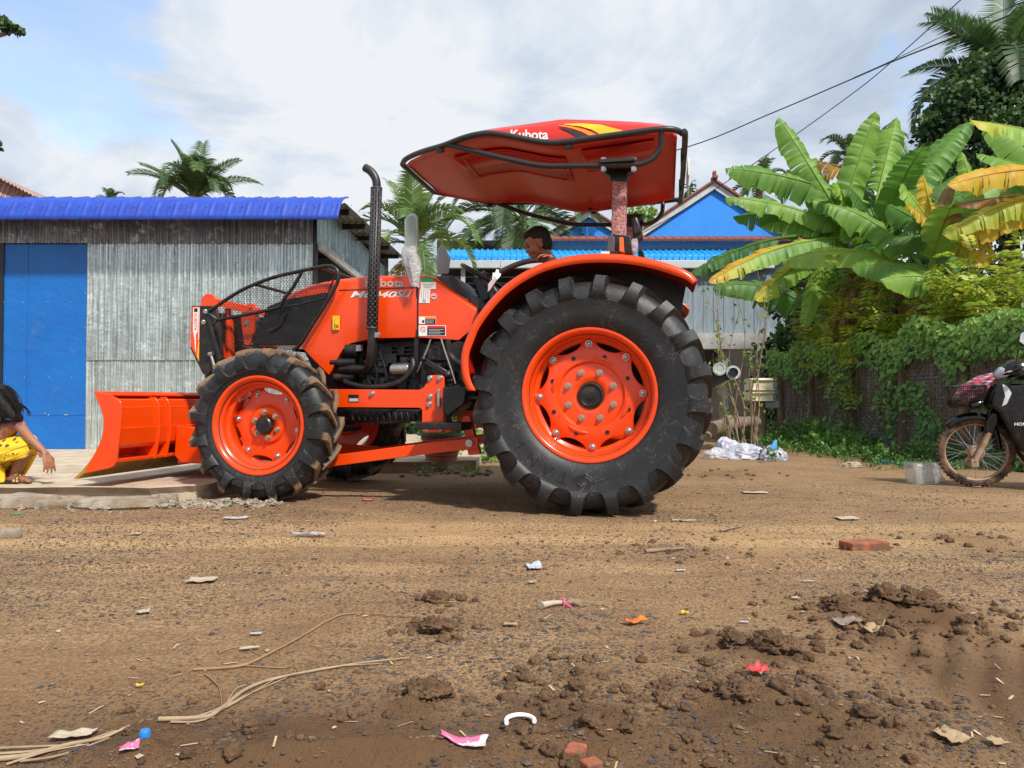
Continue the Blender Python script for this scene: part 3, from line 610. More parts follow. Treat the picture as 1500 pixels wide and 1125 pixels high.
for s in (1, -1):
    g = MB(); x0 = min(a for a, b_ in mp); z0 = min(b_ for a, b_ in mp); a_, h_ = .0125, .0105; nx = int((max(a for a, b_ in mp) - x0) / (a_ * 2)) + 2; nz = int((max(b_ for a, b_ in mp) - z0) / (h_ * 3)) + 2
    for j in range(nz * 2):
        for i in range(nx):
            cx_, cz_ = x0 + (i + .5 * (j % 2)) * a_ * 2, z0 + j * h_ * 1.5
            q = [(cx_, cz_ - h_), (cx_ + a_, cz_ - h_ / 2), (cx_ + a_, cz_ + h_ / 2), (cx_, cz_ + h_)]
            for (ax_, az_), (bx_, bz_) in zip(q, q[1:]):
                if inside((ax_ + bx_) / 2, (az_ + bz_) / 2, mp): g.tube([(ax_, (GY - .008) * s, az_), (bx_, (GY - .008) * s, bz_)], .0016, 3, False)
    g.build('wire_mesh', M['dark_dec'], gdo, smooth=0, weld=False)
# --- mirrors -----------------------------------------------------
def mirror(pts, bag, y, stem, far=False):
    g = MB(); g.prism(pp(pts, y), y, y - .03); mo = g.build('mirror', M['wrapw'], tr, bevel=.008, bseg=3)
    cx_ = sum(p[0] for p in pts) / len(pts); cy_ = sum(p[1] for p in pts) / len(pts)
    g = MB(); g.prism(pp([(cx_ + (a - cx_) * .72, cy_ + (b_ - cy_) * .86) for a, b_ in pts], y + .001), y + .001, y + .004); g.build('mirror_face', M['mirror'], mo)
    g = MB(); g.tube(spline([P(a, b_, y - .015) for a, b_ in stem], 5), .009, 8); g.ball(P(stem[-1][0], stem[-1][1], y - .015), .018); g.build('mirror_stem', M['frame'], mo)
    if bag:
        secs = []
        for (cx, cy, w_) in bag:
            p = P(cx, cy, y); pr = P(cx + w_, cy, y); rr = abs(pr.x - p.x)
            secs.append([V((p.x + math.cos(2 * PI * k / 18) * rr * (1 + .18 * math.sin(k * 2.6 + cy)), p.y + math.sin(2 * PI * k / 18) * rr * .5, p.z + .006 * math.sin(k * 1.7 + cx))) for k in range(18)])
        MB().loft(secs, cap=False).build('plastic_bag', M['wrap'], mo, smooth=180)
mirror([(592, 322), (597, 314), (606, 311.5), (611, 316), (612, 345), (610, 366), (600, 374), (592, 376)], [(600.8, 362, 10.6), (600.5, 372, 11.5), (602, 386, 12.5), (606, 394, 11), (607, 404, 8.5), (607, 412, 7), (608, 420, 6)], .42, [(597, 370), (599, 388), (602, 404), (604, 419)])
q = [(600, 318), (606, 330), (612, 346), (611, 366), (606, 386), (596, 388), (594, 370), (597, 340)]
def far_px(pts, y): return pts
mirror([(646, 357), (651, 362), (659, 378), (656, 400), (640, 402), (638, 385), (641, 366)], None, -.42, [(648, 398), (650, 408)], True)
# --- steering, hand rail, seat ----------------------------------------------
g = MB(); sc_ = P(712, 408.5, 0); d1 = V((-.86, 0, -.51)); d2 = V((0, 1, 0))
g.tube([sc_ + (d1 * math.cos(2 * PI * k / 40) + d2 * math.sin(2 * PI * k / 40)) * .20 for k in range(40)], .015, 10, closed=True)
nrm = d1.cross(d2).normalized()
for a in (R(90), R(210), R(330)): g.bar(sc_ - nrm * .03, sc_ + (d1 * math.cos(a) + d2 * math.sin(a)) * .195, .03, .012)
g.lathe([(.001, 0), (.05, 0), (.05, .03), (.001, .03)], (0, 0, 0), 'Z', 20) if False else None
g.cyl(sc_ - nrm * .045, sc_ - nrm * .0, .05, seg=20); sw = g.build('steering_wheel', M['black'], tr, smooth=50)
g = MB(); g.prism(pp([(693, 411), (700, 405), (712, 414), (716, 426), (717, 437), (712, 442), (703, 440), (698, 425)], .08), .09, -.09); g.prism(pp([(704, 436), (716, 438), (706, 500), (690, 500)], .08), .07, -.07); g.build('steering_column', M['black'], tr, bevel=.01)
g = PR([(704, 412), (711, 407), (714, 416), (708, 420)], .10, .08); g.build('switch_pod', M['plastic'], tr, bevel=.004)
for s in (1, -1):
    hy = .60; g = MB(); hpx = [(727, 428), (721.5, 419), (721.5, 410), (727, 403), (740, 395), (757, 387.5), (775, 382.5), (795, 381), (815, 383), (822, 391)]
    g.tube(spline([V((P(a, b_, hy).x, hy * s, P(a, b_, hy).z)) for a, b_ in hpx], 5), .0175, 12)
    hr_ = g.build('hand_rail', M['frame'], tr, smooth=60)
    if s > 0:
        g = MB(); k0 = P(727, 404, hy + .02)
        g.add([P(722, 399, .63), P(730, 402, .63), P(729, 408, .64), P(718, 424, .62), P(714.5, 427.5, .63), P(715.5, 416, .65), P(721, 409, .64)], [(0, 1, 2, 6), (2, 3, 4, 5, 6)]); g.add([P(724, 404, .645), P(727, 394.5, .62), P(735, 397, .60), P(733, 404, .62), P(728, 410, .64)], [(0, 1, 2, 3, 4)])
        g.build('paper_tag', M['white'], hr_, smooth=0, solid=.002)
g = MB(); g.box((.05, 0, 1.05), (.48, .46, .12)); g.box((-.22, 0, 1.28), (.12, .46, .44), Matrix.Rotation(R(-10), 3, 'Y')); g.build('seat', M['black'], tr, bevel=.04, bseg=3)
g = MB(); g.box((.55, 0, .70), (.95, 1.0, .02)); g.build('foot_plate', M['engine'], tr, bevel=.003)
# --- fenders ----------------------------------------------------
fo = [(684.5, 572), (678, 558), (674.5, 542), (674, 525), (676.5, 510), (683, 493), (691, 474), (708, 449.5), (727, 428), (744, 413), (764, 399.5), (790, 386.5), (820, 377.5), (850, 372.5), (880, 371), (910, 372), (940, 376), (970, 383), (997, 392), (1013, 401), (1021, 410)]
fen = [P(a, b_, .93) for a, b_ in fo]; fen = spline(fen, 3); hub = V((rh.x, 0, rh.z))
for s in (1, -1):
    secs = []; n = len(fen)
    for i, p in enumerate(fen):
        rad = V((p.x - hub.x, 0, p.z - hub.z)).normalized(); t = i / (n - 1); fl = .055 if t < .9 else .055 - .02 * (t - .9) / .1
        q = V((p.x, 0, p.z)); inn = min(1, max(0, (t - .02) / .10))
        secs.append([q + V((0, .46 * s, 0)) - rad * .012, q + V((0, .50 * s, 0)), q + V((0, .86 * s, 0)) + rad * .004, q + V((0, .905 * s, 0)), q + V((0, .925 * s, 0)) - rad * .008, q + V((0, .932 * s, 0)) - rad * .022, q + V((0, .932 * s, 0)) - rad * fl])
    fo_ = MB().loft(secs, cap=False, close=False).build('fender', M['orange'], tr, smooth=50, solid=.006)
    # inner skirt wall down to the platform
    g = MB(); base = [V((p.x, .462 * s, p.z)) for p in fen[6:-4]]; pl = [(p.x, p.z) for p in base] + [(base[-1].x + .1, .9), (base[0].x + .05, .75)]
    g.prism(pl, .462 * s, .455 * s); g.build('fender_skirt', M['black'], fo_)
    under = []
    for i, p in enumerate(fen):
        rad = V((p.x - hub.x, 0, p.z - hub.z)).normalized(); q = V((p.x, 0, p.z)) - rad * .014
        under.append([q + V((0, .465 * s, 0)), q + V((0, .905 * s, 0))])
    MB().loft(under, cap=False, close=False).build('fender_underside_shade', M['canopy_in'], fo_, smooth=60)  # dark red sheet puts the underside's shade into the fender's inner colour
    if s > 0:
        PR([(880, 368.6), (893, 368.2), (893, 371.4), (880, 371.4)], .90, .9015).build('sticker', M['white'], fo_); PR([(893.5, 368.2), (906, 368.6), (906, 371.6), (893.5, 371.4)], .90, .9015).build('sticker', M['dark_dec'], fo_)
# --- roll-over posts, lamps --------------------------------------------
for s in (1, -1):
    y = .62
    g = MB(); q = pp([(897.5, 262), (916, 262), (915, 348), (895.5, 348)], y + .035)
    g.prism(q, (y + .035) * s, (y - .035) * s); po = g.build('roll_bar_post', M['canopy'], tr, bevel=.006)
    secs = []
    for i in range(30):
        t = i / 29; a = P(896.5 + 1.0 - 2.0 * t, 262 + 86 * t, y + .04); b_ = P(917.5 - 1.0 * t, 262 + 86 * t, y + .04); hw = (a.x - b_.x) / 2 * (1.04 + .07 * noise.noise(V((t * 9, 1, s)))); cx = (a.x + b_.x) / 2
        secs.append([V((cx + dx * hw + .003 * noise.noise(V((k, t * 14, 3))), (y + dy * (.048 + .008 * noise.noise(V((t * 11, k * 2, 7))))) * s, a.z)) for k, (dx, dy) in enumerate(((1, -.8), (1, .8), (.85, 1), (-.85, 1), (-1, .8), (-1, -.8), (-.85, -1), (.85, -1)))])
    MB().loft(secs, cap=False).build('bubble_wrap_sleeve', M['bubble'], po, smooth=60)
    g = MB(); g.prism(pp([(880, 244), (929, 244), (928, 250), (920, 253), (917.5, 266), (896.5, 266), (893, 258), (884, 251)], y + .05), (y + .05) * s, (y - .05) * s); g.build('post_bracket', M['black'], po, bevel=.004)
    g = MB(); c0, c1 = P(879, 241.5, .78), P(931, 241.5, .78); g.box(((c0.x + c1.x) / 2, .70 * s, c0.z + .012), (abs(c1.x - c0.x), .24, .022)); g.build('clamp_plate', M['frame'], po, bevel=.004)
    for x in (884, 928):
        g = MB(); c = P(x, 240, .79); c.y *= s; g.cyl(c + V((0, 0, .03)), c - V((0, 0, .05)), .010); g.cyl(c - V((0, 0, .02)), c - V((0, 0, .045)), .018, seg=6); g.cyl(c + V((0, 0, .022)), c + V((0, 0, .036)), .018, seg=6); g.build('clamp_bolt', M['steel'], po)
    def PS(pts, Y0, Y1): return MB().prism(pp(pts, Y0), Y0 * s, Y1 * s)
    PS([(890, 346), (900, 346), (901, 371), (888, 371)], .72, .60).build('light_bracket', M['plastic'], tr, bevel=.006)
    PS([(897, 343), (924, 345), (926, 371), (897, 371)], .68, .56).build('post_base', M['black'], tr, bevel=.006)
    PS([(907, 347), (913, 347.5), (914.5, 370), (907, 368)], .745, .69).build('indicator_lamp', M['lens'], tr, bevel=.004)
    PS([(917, 366), (926, 349), (934, 349), (934.5, 362), (930, 370)], .66, .58).build('lamp_wrap', M['wrap'], tr, bevel=.008)
    wl = PS([(925, 319), (933, 316), (941, 340), (927, 345)], .60, .45).build('work_lamp', M['black'], tr, bevel=.012)
    PS([(928, 342), (942, 341), (941, 348), (934, 351), (927, 348)], .58, .48).build('lamp_mount', M['frame'], wl, bevel=.006)
# --- canopy -----------------------------------------------------
near = [(596, 243, .36), (602, 237, .44), (620, 228.5, .57), (645, 219, .68), (668, 210, .75), (690, 203.5, .79), (712, 201.5, .80), (735, 203.5, .805), (760, 208.5, .805), (785, 213.5, .805), (808, 216.3, .805), (835, 216, .805), (865, 211, .805), (900, 206.5, .805), (935, 201, .80), (965, 197, .79), (985, 196.5, .76), (992, 201, .70)]
ne = [P(*q) for q in near]
ttop = [(596, 240), (604, 233), (620, 223), (645, 211.5), (668, 203.5), (690, 197.5), (720, 192.3), (760, 186.5), (800, 179.5), (822, 176), (832, 175.5), (860, 177), (900, 179), (940, 181.5), (975, 184.5), (985, 188), (995, 196)]
secs = []; und = []
ne_s = []
for i in range(len(ne) - 1):
    for k in range(3): ne_s.append(ne[i].lerp(ne[i + 1], k / 3))
ne_s.append(ne[-1])
for p in ne_s:
    zt = max(zline(ttop, p.x, .68), p.z + .02); w_ = p.y; hgt = zt - p.z
    hs = [(w_, p.z), (w_ + .006, p.z + .008), (w_ * .985, p.z + hgt * .55), (w_ * .93, p.z + hgt * .90), (w_ * .82, zt), (w_ * .4, zt + .003)]
    secs.append([V((p.x, y, z)) for y, z in hs] + [V((p.x, 0, zt + .004))] + [V((p.x, -y, z)) for y, z in hs[::-1]])
    u = min(.055, hgt * .6)
    hs = [(w_ - .004, p.z + .001), (w_ - .022, p.z - .004), (w_ - .04, p.z + .006), (w_ - .09, p.z + u * .8), (w_ * .75, p.z + u)]
    und.append([V((p.x, y, z)) for y, z in hs] + [V((p.x, 0, p.z + u))] + [V((p.x, -y, z)) for y, z in hs[::-1]])
cn = MB().loft(secs, cap=False, close=False).build('canopy', M['canopy'], tr, smooth=60)
und = [[V((p.x - .01, p.y * .93, p.z + .005)) for p in und[0]]] + und + [[V((p.x + .015, p.y * .97, p.z + .004)) for p in und[-1]]]
MB().loft(und, cap=True, close=False).build('canopy_lining', M['canopy_in'], cn, smooth=60)
def ridge(pl, nm='lining_ridge'):
    g = MB(); pts = []
    for a, b_, Y in pl:
        p = P(a, b_, Y); pts.append(p)
    g.tube(fillet(pts + [pts[0]], .03, 3), .008, 6); g.build(nm, M['canopy_in'], cn, smooth=60)
def zun(X, Y):
    l = sorted(ne_s, key=lambda p: p.x)
    for p, q in zip(l, l[1:]):
        if X <= q.x: break
    f = max(0, min(1, (X - p.x) / max(q.x - p.x, 1e-6))); zz_ = []
    for e in (p, q): zt = max(zline(ttop, e.x, .68), e.z + .02); zz_.append(e.z + min(.055, (zt - e.z) * .6))
    return zz_[0] + (zz_[1] - zz_[0]) * f
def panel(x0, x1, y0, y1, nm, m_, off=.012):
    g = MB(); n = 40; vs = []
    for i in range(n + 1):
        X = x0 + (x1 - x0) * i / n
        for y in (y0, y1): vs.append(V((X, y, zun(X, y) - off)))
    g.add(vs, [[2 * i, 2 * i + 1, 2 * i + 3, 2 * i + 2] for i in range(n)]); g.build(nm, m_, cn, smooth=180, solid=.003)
M['canopy_sheen'] = mat('canopy_sheen_red', (.46, .035, .022), .38, c2=(.40, .026, .016), scale=3, coat=.15)  # paler red paints reflected and transmitted light onto the canopy lining
panel(.22, .98, -.06, .46, 'lining_sheen_panel', M['canopy_sheen']); panel(-.36, .10, .12, .58, 'lining_sheen_panel', M['canopy_sheen'])
for s in (1, -1):
    g = MB(); X = [.92 - .66 * k / 24 for k in range(25)]; pts = [V((x, .42 * s, zun(x, 0) - .014)) for x in X]; pts += [V((x, -.02 * s, zun(x, 0) - .014)) for x in X[::-1]]
    if s > 0: g.tube(pts, .009, 6, closed=True); g.build('lining_ridge', M['canopy_in'], cn, smooth=60)
for (a, b_) in ((700, 293), (865, 308)):
    q = [p for p in ne_s]; X = P(a, b_, -.74).x; g = MB(); c = V((X, -.72, zun(X, 0) - .045)); g.cyl(c, c - V((0, 0, .02)), .018); g.build('lining_button', M['dark_dec'], cn)
# decals on the canopy side: follow the shell
def shell(px, py):
    X = P(px, py, .80).x; q = sorted(ne_s, key=lambda p: abs(p.x - X))[0]; t_ = P(px, py, .795)
    zt = max(zline(ttop, X, .68), q.z + .02); f = max(0, min(1, (t_.z - q.z) / (zt - q.z))); prof_ = [(0, 1.0075), (.55, .985), (.9, .93), (1.0, .82)]
    for (f0, k0), (f1, k1) in zip(prof_, prof_[1:]):
        if f <= f1: k = k0 + (k1 - k0) * (f - f0) / (f1 - f0); break
    else: k = .82
    return P(px, py, q.y * k + .006)
def shell_poly(top, bot, nm, m_, n=24):
    vs = []
    def at(l, t):
        k = t * (len(l) - 1); i = min(int(k), len(l) - 2); f = k - i; return (l[i][0] + (l[i + 1][0] - l[i][0]) * f, l[i][1] + (l[i + 1][1] - l[i][1]) * f)
    for i in range(n + 1):
        a, b_ = at(top, i / n), at(bot, i / n)
        for f in (0, .33, .67, 1): vs.append(shell(a[0] + (b_[0] - a[0]) * f, a[1] + (b_[1] - a[1]) * f))
    MB().add(vs, [[4 * i + j, 4 * i + j + 1, 4 * i + j + 5, 4 * i + j + 4] for i in range(n) for j in range(3)]).build(nm, m_, cn, smooth=180)
shell_poly([(826, 181.5), (850, 180.5), (880, 182.5), (915, 192)], [(826, 182.3), (850, 185), (866, 189.5), (884, 199.5)], 'stripe_decal', M['yellow_dec'])
shell_poly([(818, 183), (838, 185), (858, 190), (876, 198)], [(818, 183.8), (836, 187.5), (852, 193), (866, 200)], 'stripe_decal', M['amber_dec'])
shell_poly([(818, 186), (832, 188.5), (845, 192.5), (860, 199)], [(818, 186.6), (828, 190.5), (838, 196), (846, 200.5)], 'stripe_decal', M['frame'])
def fit_text(body, px0, px1, py0, py1, fn, m_, par, nm='lettering', shear=0, bold=.012, parts=None, lift=0.0):
    vs, fs = text_mesh(body, 1, shear, bold); x0, x1 = min(p.x for p in vs), max(p.x for p in vs); y0, y1 = min(p.y for p in vs), max(p.y for p in vs)
    out = [fn(px0 + (p.x - x0) / (x1 - x0) * (px1 - px0), py1 - (p.y - y0) / (y1 - y0) * (py1 - py0)) + V((0, lift, 0)) for p in vs]
    return MB().mesh(out, fs).build(nm, m_, par, smooth=0)
fit_text('Kubota', 748, 803, 190, 204, shell, M['white'], cn, bold=.02)
# canopy rails
rl_ = [(594, 245, .30), (590.5, 239.5, .37), (594, 233.5, .44), (606, 227, .52), (624, 220.5, .62), (650, 213, .72), (676, 203, .79), (700, 196.8, .825), (720, 195.3, .83), (745, 199, .83), (780, 206, .83), (805, 209, .83), (832, 207.3, .83), (870, 202, .83), (910, 196.5, .83), (950, 191, .83), (975, 189, .825), (990, 190.5, .80), (999, 195.5, .76), (1003.5, 204, .69)]
nr = [P(*q) for q in rl_]; loop = nr + [V((p.x, -p.y, p.z)) for p in nr[::-1]]
g = MB(); g.tube(spline(loop, 4, True), .0185, 12, closed=True); fr = g.build('canopy_frame', M['frame'], tr, smooth=60)
for s in (1, -1):
    pl = [P(656, 212, .74)] + [P(*q) for q in ((700, 223, .79), (790, 243.5, .79), (880, 242.5, .79), (945, 240.5, .79), (968, 222, .79), (969.5, 192, .82))]
    g = MB(); g.tube(fillet([V((p.x, p.y * s, p.z)) for p in pl], .10, 6), .017, 12); g.build('canopy_rail', M['frame'], fr, smooth=60)
    for x, y_ in ((645, 219), (833, 213)):
        g = MB(); p = P(x, y_, .815 if x > 700 else .70); p.y *= s; g.box(p, (.045, .03, .045)); g.build('frame_clip', M['black'], fr, bevel=.004)
for t in (.35, -.35):
    p = nr[-1]; g = MB(); g.box((p.x + .01, t, p.z), (.02, .10, .09)); g.build('frame_clip', M['black'], fr, bevel=.003)
g = MB(); p = nr[-1]; g.box((p.x - .035, .0, p.z - .01), (.012, .34, .12)); g.build('number_plate', M['white'], fr, bevel=.003)
# --- hood decals ------------------------------------------------------------
HYd = HY + .0035
flat = lambda x, y: P(x, y, HYd)
fit_text('Kubota', 535, 592, 408.3, 420.2, flat, M['grey_dec'], hd, bold=.02)
fit_text('M6040', 513, 582, 426.5, 436, flat, M['white'], hd, shear=.35, bold=.03); fit_text('SU', 580, 604, 425.5, 435.5, flat, M['grey_dec'], hd, shear=.35, bold=.03)
fit_text('M6040', 513.6, 582.8, 427.2, 436.8, lambda x, y: P(x, y, HYd - .002), M['dark_dec'], hd, 'lettering_shadow', shear=.35, bold=.03); fit_text('SU', 580.8, 604.8, 426.2, 436.4, lambda x, y: P(x, y, HYd - .002), M['dark_dec'], hd, 'lettering_shadow', shear=.35, bold=.03)
def stk(pts, m_, par, nm, lift=0.0): return PR(pts, HYd + .003 + lift, HYd + .0045 + lift).build(nm, m_, par)
def rect(x0, y0, x1, y1): return [(x0, y0), (x1, y0), (x1, y1), (x0, y1)]
o = stk(rect(487.3, 462.5, 497.8, 483), M['yellow_dec'], tr, 'warning_sticker', .011)
g = MB(); g.tube([P(492.5, 466, HYd + .0165), P(496, 472, HYd + .0025), P(489, 472, HYd + .0165)], .0012, 4, closed=True); g.build('warning_triangle', M['dark_dec'], o); PR(rect(492.5, 475.5, 495.8, 480.5), HYd + .0156, HYd + .017).build('warning_mark', M['red_dec'], o); PR(rect(490, 473.5, 491.2, 481.5), HYd + .0156, HYd + .017).build('warning_mark', M['dark_dec'], o)
o = stk(rect(617, 407, 634.5, 412.8), M['green_dec'], tr, 'green_sticker')
o = stk(rect(616.2, 413.2, 638.6, 423.5), M['white'], tr, 'paper_sticker'); 
for i in range(3): stk(rect(619 + i, 415.8 + i * 2.3, 636 - i * 2, 416.5 + i * 2.3), M['grey_dec'], o, 'print_line', .002)
o = stk([(615.5, 423.8), (630.5, 423.8), (629.2, 444), (613.6, 444)], M['white'], tr, 'paper_sticker')
for i in range(4): stk(rect(617 + i * 3.3, 425.5, 617.8 + i * 3.3, 436 + (i % 2) * 3), M['grey_dec'], o, 'print_line', .002)
stk(rect(619, 438, 624, 442.6), M['grey_dec'], o, 'print_block', .002)
g = MB(); g.lathe([(.001, 0), (.022, 0), (.022, .0015), (.001, .0015)], P(635.5, 434.2, HYd + .003), seg=28); o = g.build('round_sticker', M['white'], tr); g = MB(); g.lathe([(.0165, 0), (.0185, 0), (.0185, .001), (.0165, .001)], P(635.5, 434.2, HYd + .005), seg=28); g.box(P(635.5, 434.2, HYd + .0055), (.026, .001, .010)); g.build('print_ring', M['red_dec'], o)
o = stk(rect(613.6, 463.8, 638.5, 474.5), M['white'], tr, 'warning_sticker'); stk(rect(623, 464.3, 638, 467), M['amber_dec'], o, 'warning_band', .002); stk(rect(623, 467.2, 638, 473.8), M['dark_dec'], o, 'warning_text', .002); stk(rect(618.5, 469, 621.5, 472.5), M['dark_dec'], o, 'warning_mark', .002)
for i in range(3): stk(rect(624, 468.4 + i * 1.8, 636.5 - i, 469.0 + i * 1.8), M['grey_dec'], o, 'print_line', .004)
o = stk(rect(613.4, 476.5, 653.2, 492.2), M['white'], tr, 'warning_sticker'); stk(rect(626, 477.3, 652, 480.3), M['red_dec'], o, 'warning_band', .002); stk(rect(626, 480.6, 652, 491), M['dark_dec'], o, 'warning_text', .002)
for i in range(4): stk(rect(628, 482.2 + i * 2.2, 650 - (i % 2) * 5, 483.0 + i * 2.2), M['grey_dec'], o, 'print_line', .004)
g = MB(); g.lathe([(.016, 0), (.019, 0), (.019, .001), (.016, .001)], P(619.5, 482.5, HYd + .0048), seg=28); g.bar(P(616.5, 479.6, HYd + .0053), P(622.5, 485.3, HYd + .0053), .003, .001, V((0, 1, 0))); g.build('warning_mark', M['red_dec'], o)
# --- rear linkage -----------------------------------------------------------
HKY = .22
g = MB(); g.bar(P(1036, 560, HKY), P(1066, 546, HKY), .05, .09); g.prism(pp([(1044, 544), (1062, 538), (1066, 552), (1048, 566)], HKY - .04), HKY - .04, HKY - .16); hk = g.build('lift_linkage', M['black'], tr, bevel=.006)
for x, y, r_ in ((1073, 546, .045), (1053, 541, .042)):
    g = MB(); c = P(x, y, HKY); g.cyl(c - V((0, .09, 0)), c + V((0, .06, 0)), r_, seg=20); g.lathe([(r_ * .5, 0), (r_ * .55, .012), (r_, .012)], c + V((0, .05, 0)), seg=20); g.build('wrapped_pin', M['wrapw'], hk, bevel=.006)
g = MB(); c = P(1073, 546, HKY); g.lathe([(.001, 0), (.026, 0), (.03, .012)], c + V((0, .062, 0)), seg=20); g.build('pin_core', M['dark_dec'], hk)
g = MB(); g.bar((-.25, .3, .45), (-.62, .38, .5), .04, .07); g.bar((-.25, -.3, .45), (-.62, -.38, .5), .04, .07); g.build('lower_link', M['black'], hk, bevel=.006)
# ------------------------------------------------------------------ ground
def fbm(x, y, s, o=4):
    v, a = 0.0, 1.0
    for i in range(o): v += a * noise.noise(V((x * s, y * s, i * 7.3))); s *= 2.1; a *= .5
    return v
def sm(a, b, x):
    t = max(0.0, min(1.0, (x - a) / (b - a))); return t * t * (3 - 2 * t)
mudp = [(1250, 905, .30, .040), (1340, 900, .34, .06), (1290, 935, .22, .03), (1130, 965, .22, .045), (1060, 694, .5, .02), (1430, 795, .35, .025), (980, 808, .35, .012), (1060, 945, .13, .03), (1090, 1035, .26, .04), (1180, 1060, .30, .035), (640, 925, .14, .03), (640, 885, .13, .02), (600, 1040, .12, .045), (860, 1000, .2, .03), (800, 1040, .18, .035), (880, 1060, .18, .03), (1330, 1080, .2, .02), (230, 1085, .16, .035), (420, 1095, .28, .03), (560, 1110, .2, .035), (1400, 905, .25, .035)]
mudw = [(G(a, b, 0), r_, h_) for a, b, r_, h_ in mudp]
def mudmask(x, y):
    v = 0.0
    for p, r_, h_ in mudw:
        dx, dy = (x - p.x), (y - p.y) * .85; q = (dx * dx + dy * dy) / (r_ * r_ * .5)
        if q < 6: v = max(v, math.exp(-q * 1.6) * h_ / .05)
    return v
def height(x, y):
    f = sm(9.5, 7.5, y) * sm(4.6, 4.0, abs(x)) * sm(.6, .9, y)
    if f <= 0: return 0.0
    h = fbm(x, y, .7, 3) * .010 + fbm(x, y, 5, 3) * .0045
    m = mudmask(x + .05 * noise.noise(V((x * 9, y * 9, 3))), y + .05 * noise.noise(V((x * 9, y * 9, 8))))
    if m > .01:
        rid = abs(noise.noise(V((x * 13, y * 13, 5)))) + .5 * abs(noise.noise(V((x * 31, y * 31, 9)))) + .25 * abs(noise.noise(V((x * 70, y * 70, 2))))
        h += m * (.012 + .036 * max(0, .75 - rid) - .018 * (noise.noise(V((x * 5, y * 5, 1))) > .25))
    # tyre ruts crossing the bottom of the yard and the sweep at the right
    yr = 1.50 + .05 * math.sin(x * 2.1) + .02 * noise.noise(V((x * 6, 0, 4)))
    d = (y - yr); mm = sm(.75, .3, x) * sm(-1.3, -.5, x)
    h += mm * (.022 * math.exp(-(d / .035) ** 2) * (1 + .8 * noise.noise(V((x * 14, y * 14, 4)))) - .016 * math.exp(-((d + .10) / .07) ** 2))
    c = math.hypot(x - 2.4, y - 1.2); sw = sm(.9, 1.1, x) * sm(2.5, 2.1, y)
    h += sw * (.010 * math.sin(c * 70 + 3 * noise.noise(V((x * 2, y * 2, 0)))) + .004 * math.sin(c * 31)) - sw * .012
    # old shallow tracks on the yard
    for k, (a, b_) in enumerate(((3.15, .02), (3.75, -.03), (4.15, .0))):
        d = y - (a + b_ * x * x * .6 + .03 * math.sin(x * 1.7 + k)); h += .013 * math.exp(-(d / .05) ** 2) * (.6 + noise.noise(V((x * 3, y * 7, k)))) - .014 * math.exp(-((d + .13) / .08) ** 2)
    # bearing tyres
    return h * f
